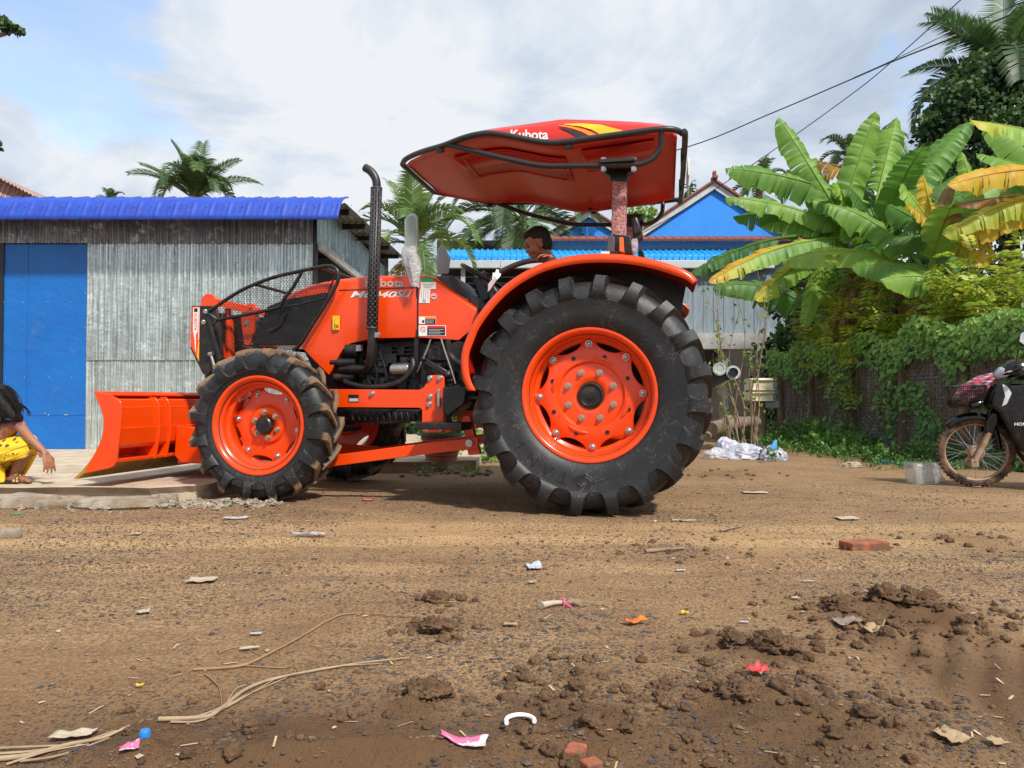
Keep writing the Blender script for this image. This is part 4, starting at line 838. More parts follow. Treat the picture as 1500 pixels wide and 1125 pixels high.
def ground_mat():
    m, nt, b, vec = newmat('packed_dirt')
    big = noise_n(nt, vec, .9, 6, .6); mid = noise_n(nt, vec, 6, 6, .65); fine = noise_n(nt, vec, 90, 5, .7); vf = noise_n(nt, vec, 260, 3, .7)
    c = mix(nt, ramp(nt, mid, ((.35, 0.0), (.68, 1.0))), (.39, .225, .105), (.265, .148, .066))
    c = mix(nt, ramp(nt, big, ((.40, 0.0), (.62, .75))), c, (.50, .315, .15))
    c = mix(nt, ramp(nt, fine, ((.40, .85), (.58, 0.0))), c, (.125, .075, .043))
    c = mix(nt, ramp(nt, vf, ((.57, 0.0), (.66, .85))), c, (.58, .45, .31))
    mps = _n(nt, 'ShaderNodeMapping'); mps.inputs['Scale'].default_value = (.8, 7, 1); nt.links.new(vec, mps.inputs[0]); strk = noise_n(nt, mps.outputs[0], 1.6, 7, .7)
    c = mix(nt, ramp(nt, strk, ((.34, .32), (.50, 0.0))), c, (.150, .085, .042)); c = mix(nt, ramp(nt, strk, ((.56, 0.0), (.72, .35))), c, (.46, .31, .18))
    sy = _n(nt, 'ShaderNodeSeparateXYZ'); nt.links.new(vec, sy.inputs[0]); wy = math_n(nt, 'ADD', sy.outputs[1], math_n(nt, 'MULTIPLY', math_n(nt, 'SUBTRACT', big, .5), 2.6))
    c = mix(nt, ramp(nt, math_n(nt, 'MULTIPLY', wy, .2), ((.28, .65), (.48, 0.0))), c, mix(nt, mid, (.150, .078, .035), (.29, .165, .075)))
    bnd = ramp(nt, math_n(nt, 'MULTIPLY', math_n(nt, 'ADD', sy.outputs[1], math_n(nt, 'MULTIPLY', strk, .5)), .2), ((.70, 0.0), (.78, .6), (.84, .6), (.92, 0.0))); c = mix(nt, bnd, c, (.50, .32, .155))
    # embedded dark stones
    vo = _n(nt, 'ShaderNodeTexVoronoi'); vo.inputs['Scale'].default_value = 74; nt.links.new(vec, vo.inputs['Vector'])
    vs_ = ramp(nt, vo.outputs['Distance'], ((.26, 1.0), (.36, 0.0))); pick = ramp(nt, noise_n(nt, vec, 31, 2), ((.37, 0.0), (.43, 1.0))); vo2 = _n(nt, 'ShaderNodeTexVoronoi'); vo2.inputs['Scale'].default_value = 140; nt.links.new(vec, vo2.inputs['Vector']); vs_ = math_n(nt, 'MAXIMUM', vs_, math_n(nt, 'MULTIPLY', ramp(nt, vo2.outputs['Distance'], ((.30, .9), (.42, 0.0))), ramp(nt, noise_n(nt, vec, 50, 2), ((.48, 0.0), (.54, 1.0)))))
    gz = noise_n(nt, vec, .75, 3, .5); gm = ramp(nt, gz, ((.36, 0.15), (.52, 1.0)))
    sepx = _n(nt, 'ShaderNodeSeparateXYZ'); nt.links.new(vec, sepx.inputs[0])
    lf = ramp(nt, math_n(nt, 'MULTIPLY', math_n(nt, 'ADD', sepx.outputs[0], 3.0), .18), ((.2, 1.0), (.8, .75)))
    sm_ = math_n(nt, 'MULTIPLY', math_n(nt, 'MULTIPLY', vs_, pick), math_n(nt, 'MULTIPLY', gm, lf))
    c = mix(nt, sm_, c, mix(nt, ramp(nt, vo.outputs['Color'], ((.3, 0.0), (.8, 1.0))), (.040, .036, .037), (.115, .09, .075)))
    at = _n(nt, 'ShaderNodeAttribute', attribute_name='c').outputs['Fac']
    c = mix(nt, at, c, mix(nt, mid, (.085, .045, .022), (.165, .092, .045)))
    nt.links.new(c, b.inputs['Base Color']); b.inputs['Roughness'].default_value = .85; b.inputs['Specular IOR Level'].default_value = .25
    hgt = math_n(nt, 'ADD', math_n(nt, 'ADD', math_n(nt, 'MULTIPLY', fine, .5), math_n(nt, 'MULTIPLY', vf, .35)), math_n(nt, 'ADD', math_n(nt, 'ADD', math_n(nt, 'MULTIPLY', mid, 1.2), math_n(nt, 'MULTIPLY', strk, 1.4)), math_n(nt, 'MULTIPLY', sm_, .35)))
    nt.links.new(bump_n(nt, hgt, .85, .013), b.inputs['Normal']); return m
M['dirt'] = ground_mat()
g = MB(); ys = [.6]
while ys[-1] < 9.6: ys.append(ys[-1] + max(.0085, .0062 * ys[-1]))
nx = 420; xs_ = [-4.7 + 9.4 * i / nx for i in range(nx + 1)]
vs = []; cs = []
for y in ys:
    for x in xs_:
        vs.append((x, y, height(x, y))); w_ = mudmask(x, y); cs.append(min(1, w_ * 1.1 + .9 * sm(.9, 1.15, x) * sm(2.3, 1.9, y) + .8 * sm(1.75, 1.55, y) * sm(.9, .5, x) * sm(-1.3, -.7, x)))
n = nx + 1
g.add(vs, [[j * n + i, j * n + i + 1, (j + 1) * n + i + 1, (j + 1) * n + i] for j in range(len(ys) - 1) for i in range(nx)], cs)
x0, x1, y0, y1 = -4.7, 4.7, ys[0], ys[-1]; B = 400
def addq(a, b, c, d): g.add([(a[0], a[1], 0), (b[0], b[1], 0), (c[0], c[1], 0), (d[0], d[1], 0)], [(0, 1, 2, 3)])
addq((-B, -30), (B, -30), (B, y0), (-B, y0)); addq((-B, y1), (B, y1), (B, B * 2), (-B, B * 2)); addq((-B, y0), (x0, y0), (x0, y1), (-B, y1)); addq((x1, y0), (B, y0), (B, y1), (x1, y1))
tag(g.build('ground', M['dirt'], smooth=180, weld=False), kind='structure')
# loose stones
M['gravel'] = mat('loose_gravel', (.060, .055, .055), .85, c2=(.20, .135, .085), scale=9, lo=.45, hi=.62, bump=.3, bscale=300)
M['gravel'].node_tree.nodes['Principled BSDF'].inputs['Specular IOR Level'].default_value = .2
g = MB(); r3 = random.Random(5)
ico = [(0, 0, 1), (.9, 0, .4), (.28, .85, .4), (-.72, .53, .4), (-.72, -.53, .4), (.28, -.85, .4)]
icf = [(0, 1, 2), (0, 2, 3), (0, 3, 4), (0, 4, 5), (0, 5, 1)]
for i in range(64000):
    y = .95 + 5.2 * r3.random() ** 1.35; x = r3.uniform(-.74, .74) * y
    den = sm(-.10, .35, fbm(x, y, .8, 2)) * (1.0 if x < .3 else .6) + .14
    if r3.random() > den * 1.3: continue
    if mudmask(x, y) > .35 and r3.random() > .15: continue
    s = r3.uniform(.0024, .0062) * (1 + 1.2 * r3.random() ** 8) * (.75 + .12 * y); a = r3.random() * 6.28; z = height(x, y)
    sx, sy, sz = s * r3.uniform(.7, 1.4), s * r3.uniform(.6, 1.1), s * r3.uniform(.3, .8)
    g.add([(x + (p[0] * sx) * math.cos(a) - p[1] * sy * math.sin(a), y + p[0] * sx * math.sin(a) + p[1] * sy * math.cos(a), z + p[2] * sz - .001) for p in ico], icf)
tag(g.build('gravel', M['gravel'], smooth=0, weld=False), 'small dark loose stones scattered over the brown dirt yard', 'gravel', kind='stuff')
M['straw'] = mat('dry_straw', (.55, .42, .24), .7, c2=(.35, .25, .13), scale=20)
g = MB()
for i in range(380):
    y = 1.1 + 6.5 * r3.random() ** 1.4; x = r3.uniform(-.72, .72) * y; a = r3.random() * 3.14; L = r3.uniform(.008, .045); z = height(x, y) + .003
    d = V((math.cos(a), math.sin(a), r3.uniform(-.1, .1))) * L; q = V((-d.y, d.x, 0)).normalized() * r3.uniform(.0008, .003)
    p = V((x, y, z)); g.quad(p - d / 2 - q, p + d / 2 - q, p + d / 2 + q, p - d / 2 + q)
tag(g.build('straw_bits', M['straw'], smooth=0, weld=False), 'pale bits of dry straw strewn across the dirt', 'straw', kind='stuff')
# clods of mud
M['mud'] = mat('mud_clod', (.125, .066, .032), .95, c2=(.23, .13, .065), scale=14, bump=1.0, bscale=110, bdist=.02)
def clod(mb, p, r_, sq=.6):
    n0 = V((r3.random() * 50, r3.random() * 50, 0)); seg, rings = (44, 24) if r_ > .03 else (18, 10) if r_ > .010 else (7, 4)
    vs = []
    for i in range(rings + 1):
        th = PI * i / rings
        for k in range(seg):
            a = 2 * PI * k / seg; d = V((math.sin(th) * math.cos(a), math.sin(th) * math.sin(a), math.cos(th)))
            q = 1 + .55 * noise.noise(d * 1.6 + n0) + .50 * (.45 - abs(noise.noise(d * 3.3 + n0)) * 1.6) + (.38 * noise.noise(d * 8 + n0) + .25 * noise.noise(d * 17 + n0) if r_ > .010 else 0)
            vs.append(V(p) + V((d.x * r_ * q, d.y * r_ * q, d.z * r_ * q * sq)))
    mb.add(vs, [[i * seg + k, (i + 1) * seg + k, (i + 1) * seg + (k + 1) % seg, i * seg + (k + 1) % seg] for i in range(rings) for k in range(seg)])
g = MB()
for (p, r_, h_), a_ in zip(mudw, [1] * 3 + [0] * 0 + [1] * 1 + [0] * 3 + [1] * 7 + [1, 1, 1, 0, 0, 0, 1]):
    for i in range(int((270 if a_ else 100) * r_)):
        a = r3.random() * 6.28; q = r_ * 1.15 * math.sqrt(r3.random()); x, y = p.x + math.cos(a) * q, p.y + math.sin(a) * q
        clod(g, (x, y, height(x, y) + .002), (.003 + .019 * r3.random() ** 2.2) * (1.2 - .5 * q / r_), .7)
for i in range(420):
    y = 1.25 + 2.8 * r3.random(); x = r3.uniform(-.72, .72) * y
    if r3.random() < .35 + .5 * (x > 0): clod(g, (x, y, height(x, y) + .001), r3.uniform(.003, .009), .7)
tag(g.build('mud_crumbs', M['mud'], smooth=180, weld=False), 'small crumbs of dark wet mud scattered in patches over the yard', 'mud', kind='stuff')
for px, py, r_, lab in ((1345, 893, .062, 'tall dark mud clod with a smooth cut face, largest on the right of the yard'), (1300, 888, .05, 'crumbly mud clod just left of the tallest mud clod'), (1228, 893, .052, 'flat-topped lump of mud lying left of the mud heap at right'), (1135, 966, .050, 'long rough mud clod behind the red wrapper'), (1078, 950, .035, 'knobbly mud clod at the left end of the row behind the red wrapper'),
                       (625, 1025, .042, 'isolated ball of wet mud on the foreground track'), (638, 930, .040, 'flattened crumbly mud clod in the middle of the yard'), (640, 885, .036, 'small mud clod behind the flattened one in mid yard'), (1080, 1035, .036, 'clod of mud near the red wrapper, on its camera side'), (687, 1028, .014, 'little round mud pellet right of the isolated mud ball')):
    p = G(px, py); z = height(p.x, p.y); mb = MB(); clod(mb, (p.x, p.y, z + r_ * .12), r_, .5)
    for i in range(7): a = r3.random() * 6.28; q = r_ * r3.uniform(.6, 1.0); clod(mb, (p.x + math.cos(a) * q, p.y + math.sin(a) * q * .7, z + r_ * .15), r_ * r3.uniform(.25, .5), .7)
    o = mb.build('mud_clod', M['mud'], smooth=180, loc=(p.x, p.y, z)); tag(o, lab, 'mud clod', 'lumps of wet mud on the yard')
# ------------------------------------------------------------------ concrete apron
M['concrete'] = mat('worn_concrete', (.58, .49, .37), .85, c2=(.42, .33, .23), scale=3.5, bump=.5, bscale=70, dust=((.25, .16, .09), .7, 6, .5, .7))
SZ = .10
edge = [(-9, 5.0), (-4.6, 5.02), (-3.9, 5.08), (-3.35, 5.03), (-2.75, 5.06), (-2.4, 5.0), (-2.16, 5.12), (-2.1, 5.45), (-2.0, 6.0), (-1.85, 6.75), (-1.4, 7.05), (-.75, 7.15), (-.35, 7.3), (-.3, 9.0), (-.3, 16), (-9, 16)]
pts = []
for (a, b_), (c, d) in zip(edge, edge[1:] + edge[:1]):
    n = 10 if max(b_, d) < 7.4 else 2
    for k in range(n):
        t = k / n; x, y = a + (c - a) * t, b_ + (d - b_) * t
        if max(b_, d) < 7.4 and a > -8: x += .03 * noise.noise(V((x * 6, y * 6, 1))); y += .045 * noise.noise(V((x * 5, y * 5, 4)))
        pts.append((x, y))
g = MB(); n = len(pts); vs = [(x, y, SZ) for x, y in pts] + [(x, y + .045, SZ - .045 + .012 * noise.noise(V((x * 9, y * 9, 2)))) for x, y in pts] + [(x, y + .06, -.05) for x, y in pts]
g.add(vs, [list(range(n))] + [[i, (i + 1) % n, (i + 1) % n + n, i + n] for i in range(n)] + [[i + n, (i + 1) % n + n, (i + 1) % n + 2 * n, i + 2 * n] for i in range(n)])
tag(g.build('concrete_apron', M['concrete'], smooth=0), kind='structure')
M['rubble'] = mat('broken_concrete', (.40, .35, .28), .9, c2=(.22, .175, .125), scale=8, bump=.9, bscale=60, dust=((.2, .13, .07), .7, 9, .45, .7))
def rock(px, py, sx, sy, sz, rot, lab, cat='broken slab', nm='broken_slab', m_=None, z=None, grp='broken slabs along the apron edge', tilt=0.0):
    p = G(px, py); mb = MB(); n = 18; off = r3.random() * 40
    pr = [1 + .30 * noise.noise(V((math.cos(2 * PI * k / n) * 1.6 + off, math.sin(2 * PI * k / n) * 1.6, 1))) + .22 * noise.noise(V((k * 3.7, off, 6))) for k in range(n)]
    z0 = height(p.x, p.y) if z is None else z; rings = []
    rm = Matrix.Rotation(rot, 3, 'Z') @ Matrix.Rotation(tilt, 3, 'X')
    for (f, zz) in ((.86, -.15), (1.0, .25), (.97, .75), (.86, 1.0), (.45, 1.04)):
        rings.append([V((p.x, p.y, z0 + .5 * sz)) + rm @ V((math.cos(2 * PI * k / n) * sx * f * pr[k], math.sin(2 * PI * k / n) * sy * f * pr[k], (zz - .5) * sz + sz * .12 * noise.noise(V((k * 1.3, zz * 3, off))))) for k in range(n)])
    mb.loft(rings); o = mb.build(nm, m_ or M['rubble'], smooth=40, loc=(p.x, p.y, z0)); return tag(o, lab, cat, grp)
rock(172, 744, .27, .14, .06, .05, 'long flat slab of broken concrete lying before the blade')
rock(35, 742, .24, .12, .07, -.1, 'grey slab of broken concrete at the far left edge of the yard', tilt=.08)
rock(80, 745, .11, .08, .05, .2, 'small tilted concrete slab between two longer ones', tilt=-.1)
rock(70, 731, .13, .07, .06, .1, 'pale chunk of concrete right under the apron edge by the girl')
rock(245, 738, .06, .05, .06, .5, 'whitish stone at the right end of the long flat slab', 'stone', 'stone', grp='stones by the apron')
rock(15, 790, .05, .05, .045, .2, 'brown rounded stone alone at the left border of the yard', 'stone', 'stone', grp='stones by the apron')
rock(262, 722, .10, .10, .10, .4, 'mossy lump of rubble at the apron corner beside the front tyre')
g = MB()
for i in range(420):
    x = r3.uniform(-4.2, -1.5); y = 4.95 - abs(r3.gauss(0, .13)); s = r3.uniform(.006, .028) * (1 if r3.random() < .8 else 1.6); clod(g, (x, y, height(x, y) + s * .3), s, .7)
for i in range(20):
    x = r3.uniform(-1.0, -.2); y = r3.uniform(6.75, 7.1); s = r3.uniform(.01, .03); clod(g, (x, y, s * .3), s, .7)
tag(g.build('rubble_bits', M['rubble'], smooth=60, weld=False), 'pale rubble crumbs heaped along the broken apron edge', 'rubble', kind='stuff')
# ------------------------------------------------------------------ the metal shed
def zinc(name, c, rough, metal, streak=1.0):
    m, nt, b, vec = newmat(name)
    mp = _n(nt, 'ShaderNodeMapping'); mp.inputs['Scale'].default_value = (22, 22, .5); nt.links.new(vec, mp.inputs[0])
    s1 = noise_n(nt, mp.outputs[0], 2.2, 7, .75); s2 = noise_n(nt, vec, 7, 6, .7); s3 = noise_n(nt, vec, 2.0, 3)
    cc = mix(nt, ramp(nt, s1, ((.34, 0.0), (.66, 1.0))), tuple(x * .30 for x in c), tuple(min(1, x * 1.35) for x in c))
    cc = mix(nt, ramp(nt, s2, ((.56, 0.0), (.70, .65))), cc, (.92, .95, .94)); cc = mix(nt, ramp(nt, s3, ((.52, 0.0), (.75, .35))), cc, (.20, .21, .20))  # pale spots paint dent highlights; spangle streaks also stand in for metal reflections
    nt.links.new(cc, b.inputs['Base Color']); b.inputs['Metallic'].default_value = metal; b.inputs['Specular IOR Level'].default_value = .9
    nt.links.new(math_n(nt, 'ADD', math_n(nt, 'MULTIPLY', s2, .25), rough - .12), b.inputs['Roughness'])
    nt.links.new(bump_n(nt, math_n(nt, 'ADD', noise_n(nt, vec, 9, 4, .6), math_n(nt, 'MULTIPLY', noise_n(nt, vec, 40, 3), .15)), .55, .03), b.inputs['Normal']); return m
M['barge'] = mat('weathered_barge', (.54, .53, .51), .7, c2=(.38, .37, .36), scale=5)
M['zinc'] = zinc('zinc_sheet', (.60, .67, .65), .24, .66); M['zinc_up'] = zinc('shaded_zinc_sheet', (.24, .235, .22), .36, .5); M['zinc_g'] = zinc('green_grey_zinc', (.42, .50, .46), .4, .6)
M['blueroof'] = mat('blue_roof_sheet', (.009, .070, .46), .6, c2=(.012, .045, .38), scale=5, dust=(DUST, .15, 12))
M['rust_pale'] = mat('faded_roof', (.48, .36, .32), .7, c2=(.36, .22, .18), scale=5)
M['rust'] = mat('rusty_roof', (.33, .10, .06), .7, c2=(.42, .30, .24), scale=4, stretch=(6, .5, .5), metal=.2)
SD = 8.9; sx0, sx1 = -9.0, W(458, 500, SD).x; zt_ = W(0, 316, SD).z
shed = thing('metal_shed', 'low shed of corrugated zinc sheets with a bright blue roof edge and blue door', 'shed', (-5.2, SD, SZ))
def corr(mb, x0, x1, z0, z1, y, pitch=.072, amp=.0155, dirx=True, nz=10, step=8, dent=.006, plane=None):
    L = x1 - x0; n = int(abs(L) / pitch * step); vs = []
    for i in range(n + 1):
        x = x0 + L * i / n
        for j in range(nz + 1):
            z = z0 + (z1 - z0) * j / nz
            o = amp * math.sin(2 * PI * (x - x0) / pitch + .5 * noise.noise(V((x * 2, z * .7, 3)))) * (1 + .5 * noise.noise(V((x * 3, z * 2, 7)))) + dent * noise.noise(V((x * 4, z * 3, 1)))
            vs.append(V((x, y - o, z)) if dirx else V((y + o, x, z)))
    mb.add(vs, [[i * (nz + 1) + j, (i + 1) * (nz + 1) + j, (i + 1) * (nz + 1) + j + 1, i * (nz + 1) + j + 1] for i in range(n) for j in range(nz)]); return mb
dx0, dx1 = W(4, 500, SD).x, W(128, 500, SD).x; zd = W(0, 357, SD).z; zs = W(0, 525, SD).z
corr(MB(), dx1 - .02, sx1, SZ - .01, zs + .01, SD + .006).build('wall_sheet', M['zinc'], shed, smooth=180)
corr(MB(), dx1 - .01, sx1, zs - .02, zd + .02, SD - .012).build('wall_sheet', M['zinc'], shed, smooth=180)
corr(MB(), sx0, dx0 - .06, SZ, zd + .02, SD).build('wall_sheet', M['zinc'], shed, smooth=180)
corr(MB(), sx0, sx1 + .01, zd, zt_, SD - .035).build('upper_sheet', M['zinc_up'], shed, smooth=180)  # darker zinc copy puts the eave's shade into the sheet's colour
M['bluedoor'] = mat('blue_door_sheet', (.004, .135, .47), .38, c2=(.003, .105, .40), scale=1.5, bump=.5, bscale=3.0, bdist=.06, dust=((.10, .22, .45), .5, 3, .55, .8))
g = MB(); g.box(((dx0 + dx1) / 2, SD + .02, (SZ + zd) / 2), (dx1 - dx0, .03, zd - SZ)); dr = g.build('door', M['bluedoor'], shed, bevel=.004)
g = MB(); zz = W(0, 608, SD).z; g.box(((dx0 + dx1) / 2 + .15, SD + .003, zz), (dx1 - dx0 - .31, .006, .008)); xx = W(39, 500, SD).x; g.box((xx, SD + .003, (SZ + zd) / 2), (.012, .006, zd - SZ - .02)); g.build('door_seam', M['bluedoor'], dr)
g = MB()
for x in (6, 34, 70, 103, 125):
    for y in ((443, 553) if x != 125 else (430, 480, 553, 590, 640)): p = W(x + (y == 553) * 2, y, SD - .0); g.ball((p.x, SD + .003, p.z), .007, 8, 5)
for x in (66, 71, 95, 98): p = W(x, 606 + (x % 3), SD); g.ball((p.x, SD + .003, p.z), .010, 8, 5)
tag(g.build('door_rivets', M['steel'], dr), kind='stuff')
g = MB(); g.box((dx0 - .02, SD + .03, (SZ + zd) / 2), (.05, .08, zd - SZ)); g.build('door_gap_shade', M['dark_dec'], shed)  # black strip painting the shade in the gap left of the door
g = MB(); g.box((sx1 + .02, SD + .01, (SZ + zt_) / 2), (.05, .07, zt_ - SZ)); g.box((sx1 + .02, 15.2, 1.5), (.07, .07, 2.9)); g.build('corner_post', M['black'], shed)
zb = W(460, 360, SD).z
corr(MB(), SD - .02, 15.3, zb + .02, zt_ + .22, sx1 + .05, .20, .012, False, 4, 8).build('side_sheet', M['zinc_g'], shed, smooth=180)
g = MB(); g.box((sx1 + .08, (SD + 15.3) / 2, zb), (.05, 15.3 - SD, .09)); g.build('side_trim', M['barge'], shed)
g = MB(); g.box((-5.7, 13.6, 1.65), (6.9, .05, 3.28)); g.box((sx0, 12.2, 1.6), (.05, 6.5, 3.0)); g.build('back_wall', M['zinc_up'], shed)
# blue edge sheet
xr = W(497, 300, 8.55).x; g = MB(); pit = .2065; n = int((xr - sx0) / pit * 16)
zz = lambda py, d: W(0, py, d).z
sec_ = [(8.48, zz(321.5, 8.48)), (8.50, zz(314, 8.50)), (8.525, zz(306, 8.525)), (8.55, zz(299.5, 8.55)), (8.58, zz(296.5, 8.58)), (8.64, zz(293.2, 8.64)), (8.74, zz(291, 8.74)), (8.95, zz(290.8, 8.95) + .01)]
vs = []
for i in range(n + 1):
    x = xr - (xr - sx0) * i / n; ph_ = ((xr - x) / pit) % 1.0
    rib = math.exp(-((ph_ - .12) / .075) ** 2) + math.exp(-((ph_ - 1.12) / .075) ** 2) ; o = .014 * rib + .0045 * (math.sin(ph_ * 2 * PI * 3) > .5) * (ph_ > .35)
    for j, (y, z) in enumerate(sec_): vs.append((x + .022 * (j - 3) * .0 + (min(z, sec_[4][1]) - sec_[0][1]) * .12, y - o * .55, z + o * (.25 + .75 * min(1, j / 4))))
k = len(sec_)
g.add(vs, [[i * k + j, (i + 1) * k + j, (i + 1) * k + j + 1, i * k + j + 1] for i in range(n) for j in range(k - 1)])
rf = g.build('roof_edge', M['blueroof'], shed, smooth=50, solid=.004)
g = MB()
for i in range(21): p = W(12 + i * 26.5, 300 + 1.5 * (i % 2), 8.53); g.ball((p.x, 8.512, p.z), .007, 6, 4)
tag(g.build('roof_screws', M['steel'], rf), kind='stuff')
# roof sheet going back, visible underneath at the right
zf, zk = sec_[-1][1] - .10, W(588, 377, 13.7).z
xk = xr; vs = []; n = int((xk - sx0) / .09 * 4)
for i in range(n + 1):
    x = xk - (xk - sx0) * i / n; o = .012 * math.sin(i / 4 * 2 * PI)
    for y in (8.90, 10, 11.4, 12.6, 13.75): vs.append((x, y, zf + (zk - zf) * (y - 8.62) / 5.1 + o))
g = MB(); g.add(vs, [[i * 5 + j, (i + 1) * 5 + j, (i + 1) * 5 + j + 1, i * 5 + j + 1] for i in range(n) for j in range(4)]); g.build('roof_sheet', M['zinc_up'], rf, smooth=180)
for y in (9.2, 10.2, 11.2, 12.2, 13.2):
    g = MB(); z = zf + (zk - zf) * (y - 8.62) / 5.1 - .05; g.box(((sx0 + xk) / 2, y, z), (xk - sx0 - .04, .05, .07)); g.build('purlin', M['black'], rf)
# rusty roof behind
hs = thing('rusty_roofed_house', 'house with a rusty striped gable roof peeking over the blue roof edge', 'house', (-15, 22, 0))
a0, b0 = W(-160, 290, 20), W(62, 292, 20); t0 = W(-60, 225, 20)
g = MB(); c0 = a0.x; vs = []; n = 60
ap = W(-2, 259, 20)
for i in range(n + 1):
    t = i / n; x = ap.x + (b0.x - ap.x + .3) * t; z = ap.z + (b0.z - ap.z - .15) * t
    for y in (19.5, 26): vs.append((x, y, z + .03 * math.sin(i * 1.6)))
g.add(vs, [[2 * i, 2 * i + 2, 2 * i + 3, 2 * i + 1] for i in range(n)])
vs = [(2 * ap.x - p[0], p[1], p[2]) for p in vs]; g.add(vs, [[2 * i, 2 * i + 2, 2 * i + 3, 2 * i + 1] for i in range(n)])
# front hip face
for i in range(80):
    t0_, t1_ = i / 80, (i + 1) / 80; xa = ap.x - (b0.x - ap.x) + 2 * (b0.x - ap.x) * t0_; xb = ap.x - (b0.x - ap.x) + 2 * (b0.x - ap.x) * t1_
    f = lambda x: ap.z + (b0.z - ap.z) * abs(x - ap.x) / (b0.x - ap.x)
    o = .03 if i % 2 else 0
    g.quad((xa, 19.4 - o, b0.z - .6), (xb, 19.4 - o, b0.z - .6), (xb, 19.9, f(xb)), (xa, 19.9, f(xa)))
g.m = [0 if (k // 2) % 2 else 1 for k in range(len(g.m))]; g.build('roof', [M['rust'], M['rust_pale']], hs, smooth=0)
g = MB(); g.box((ap.x, 23, b0.z / 2 - .3), (2 * (b0.x - ap.x) - .4, 6, b0.z)); g.build('wall', mat('old_wall', (.35, .3, .25), .9), hs)
# ------------------------------------------------------------------ blue stilt house
HD = 20.0
M['bluewall'] = mat('blue_painted_wall', (.014, .25, .80), .6, c2=(.012, .21, .70), scale=1.2, bump=.15, bscale=40)
M['paleblue'] = mat('pale_blue_wall', (.22, .44, .70), .6, c2=(.28, .50, .74), scale=2)
M['skyroof'] = mat('bright_blue_roof', (.025, .38, .85), .38, c2=(.02, .30, .74), scale=3, coat=.2)
M['tile'] = mat('orange_roof_tile', (.30, .075, .04), .75, c2=(.17, .055, .035), scale=6)
M['gutter'] = mat('pale_gutter', (.52, .56, .58), .5, c2=(.44, .48, .50), scale=3)
M['plank'] = mat('grey_blue_planks', (.26, .33, .38), .8, c2=(.17, .20, .22), scale=5, stretch=(6, 6, .5), bump=.3)
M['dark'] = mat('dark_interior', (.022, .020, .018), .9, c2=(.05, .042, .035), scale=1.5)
house = thing('blue_house', 'blue gabled house on stilts with red tile trim and a pale veranda roof', 'house', (W(1000, 585, HD).x, HD, 0))
def gable(ax, ay, lx, ly, rx, ry, d, deep):
    A, L_, R_ = W(ax, ay, d), W(lx, ly, d), W(rx, ry, d)
    g = MB(); g.add([(L_.x, d, L_.z - .5), (R_.x, d, R_.z - .5), (R_.x, d, R_.z), (A.x, d, A.z), (L_.x, d, L_.z)], [(0, 1, 2, 3, 4)]); g.build('gable_wall', M['bluewall'], house, smooth=0)
    for e in (L_, R_):
        di = (A - e).normalized(); o = e - di * .25
        g = MB(); u = V((0, 0, 1)); a, b_ = V((o.x, d - .10, o.z)), V((A.x, d - .10, A.z))
        g.add([a, b_, b_ - u * .19, a - u * .19, a + V((0, .06, 0)), b_ + V((0, .06, 0)), b_ - u * .19 + V((0, .06, 0)), a - u * .19 + V((0, .06, 0))], [(0, 1, 2, 3), (7, 6, 5, 4), (0, 4, 5, 1), (3, 2, 6, 7), (1, 5, 6, 2), (0, 3, 7, 4)])
        bb = g.build('barge_board', M['barge'], house, smooth=0)
        g = MB(); nrm = V((-di.z, 0, di.x)) * (1 if e is R_ else -1); nrm = nrm if nrm.z > 0 else -nrm
        g.slab([a + V((0, -.08, .0)) + nrm * .012, b_ + V((0, -.08, 0)) + nrm * .012, V((A.x, d + deep, A.z)) + nrm * .012, V((o.x, d + deep, o.z)) + nrm * .012], nrm, .05)
        g.build('roof_slope', M['tile'], house, smooth=0)
    g = MB(); g.box((A.x, d - .10, A.z + .10), (.13, .3, .09)); g.box((A.x, d - .10, A.z + .22), (.08, .15, .13)); g.build('ridge_cap', M['tile'], house, bevel=.02)
gable(1045, 268, 921, 350, 1169, 350, HD, 6); gable(862, 309, 796, 350, 928, 350, HD + 1, 5)
g = MB(); a, b_ = W(797, 346, HD - .3), W(1172, 346, HD - .3); zlo = W(0, 352.5, HD - .7).z; n = 150; vs = []
for i in range(n + 1):
    x = a.x + (b_.x - a.x) * i / n; o = .03 * abs(math.sin(i * PI / 2.5))
    for y, z in ((HD + .05, a.z + .03), (HD - .35, (a.z + zlo) / 2 + .02), (HD - .7, zlo)): vs.append((x, y - o * .3, z + o))
g.add(vs, [[3 * i + j, 3 * i + 3 + j, 3 * i + 4 + j, 3 * i + 1 + j] for i in range(n) for j in range(2)]); g.build('tile_trim', M['tile'], house, smooth=0, solid=.05)
def hbox(x0, y0, x1, y1, d, dd, nm, m_, bev=0.0):
    p, q = W(x0, y0, d), W(x1, y1, d); g = MB(); g.box(((p.x + q.x) / 2, d + dd / 2, (p.z + q.z) / 2), (q.x - p.x, dd, p.z - q.z)); return g.build(nm, m_, house, bevel=bev)
hbox(800, 352, 1168, 372, HD - .3, .25, 'wall_band', M['paleblue'])
hbox(640, 352, 1175, 640, HD + 3, .3, 'back_wall', M['dark'])
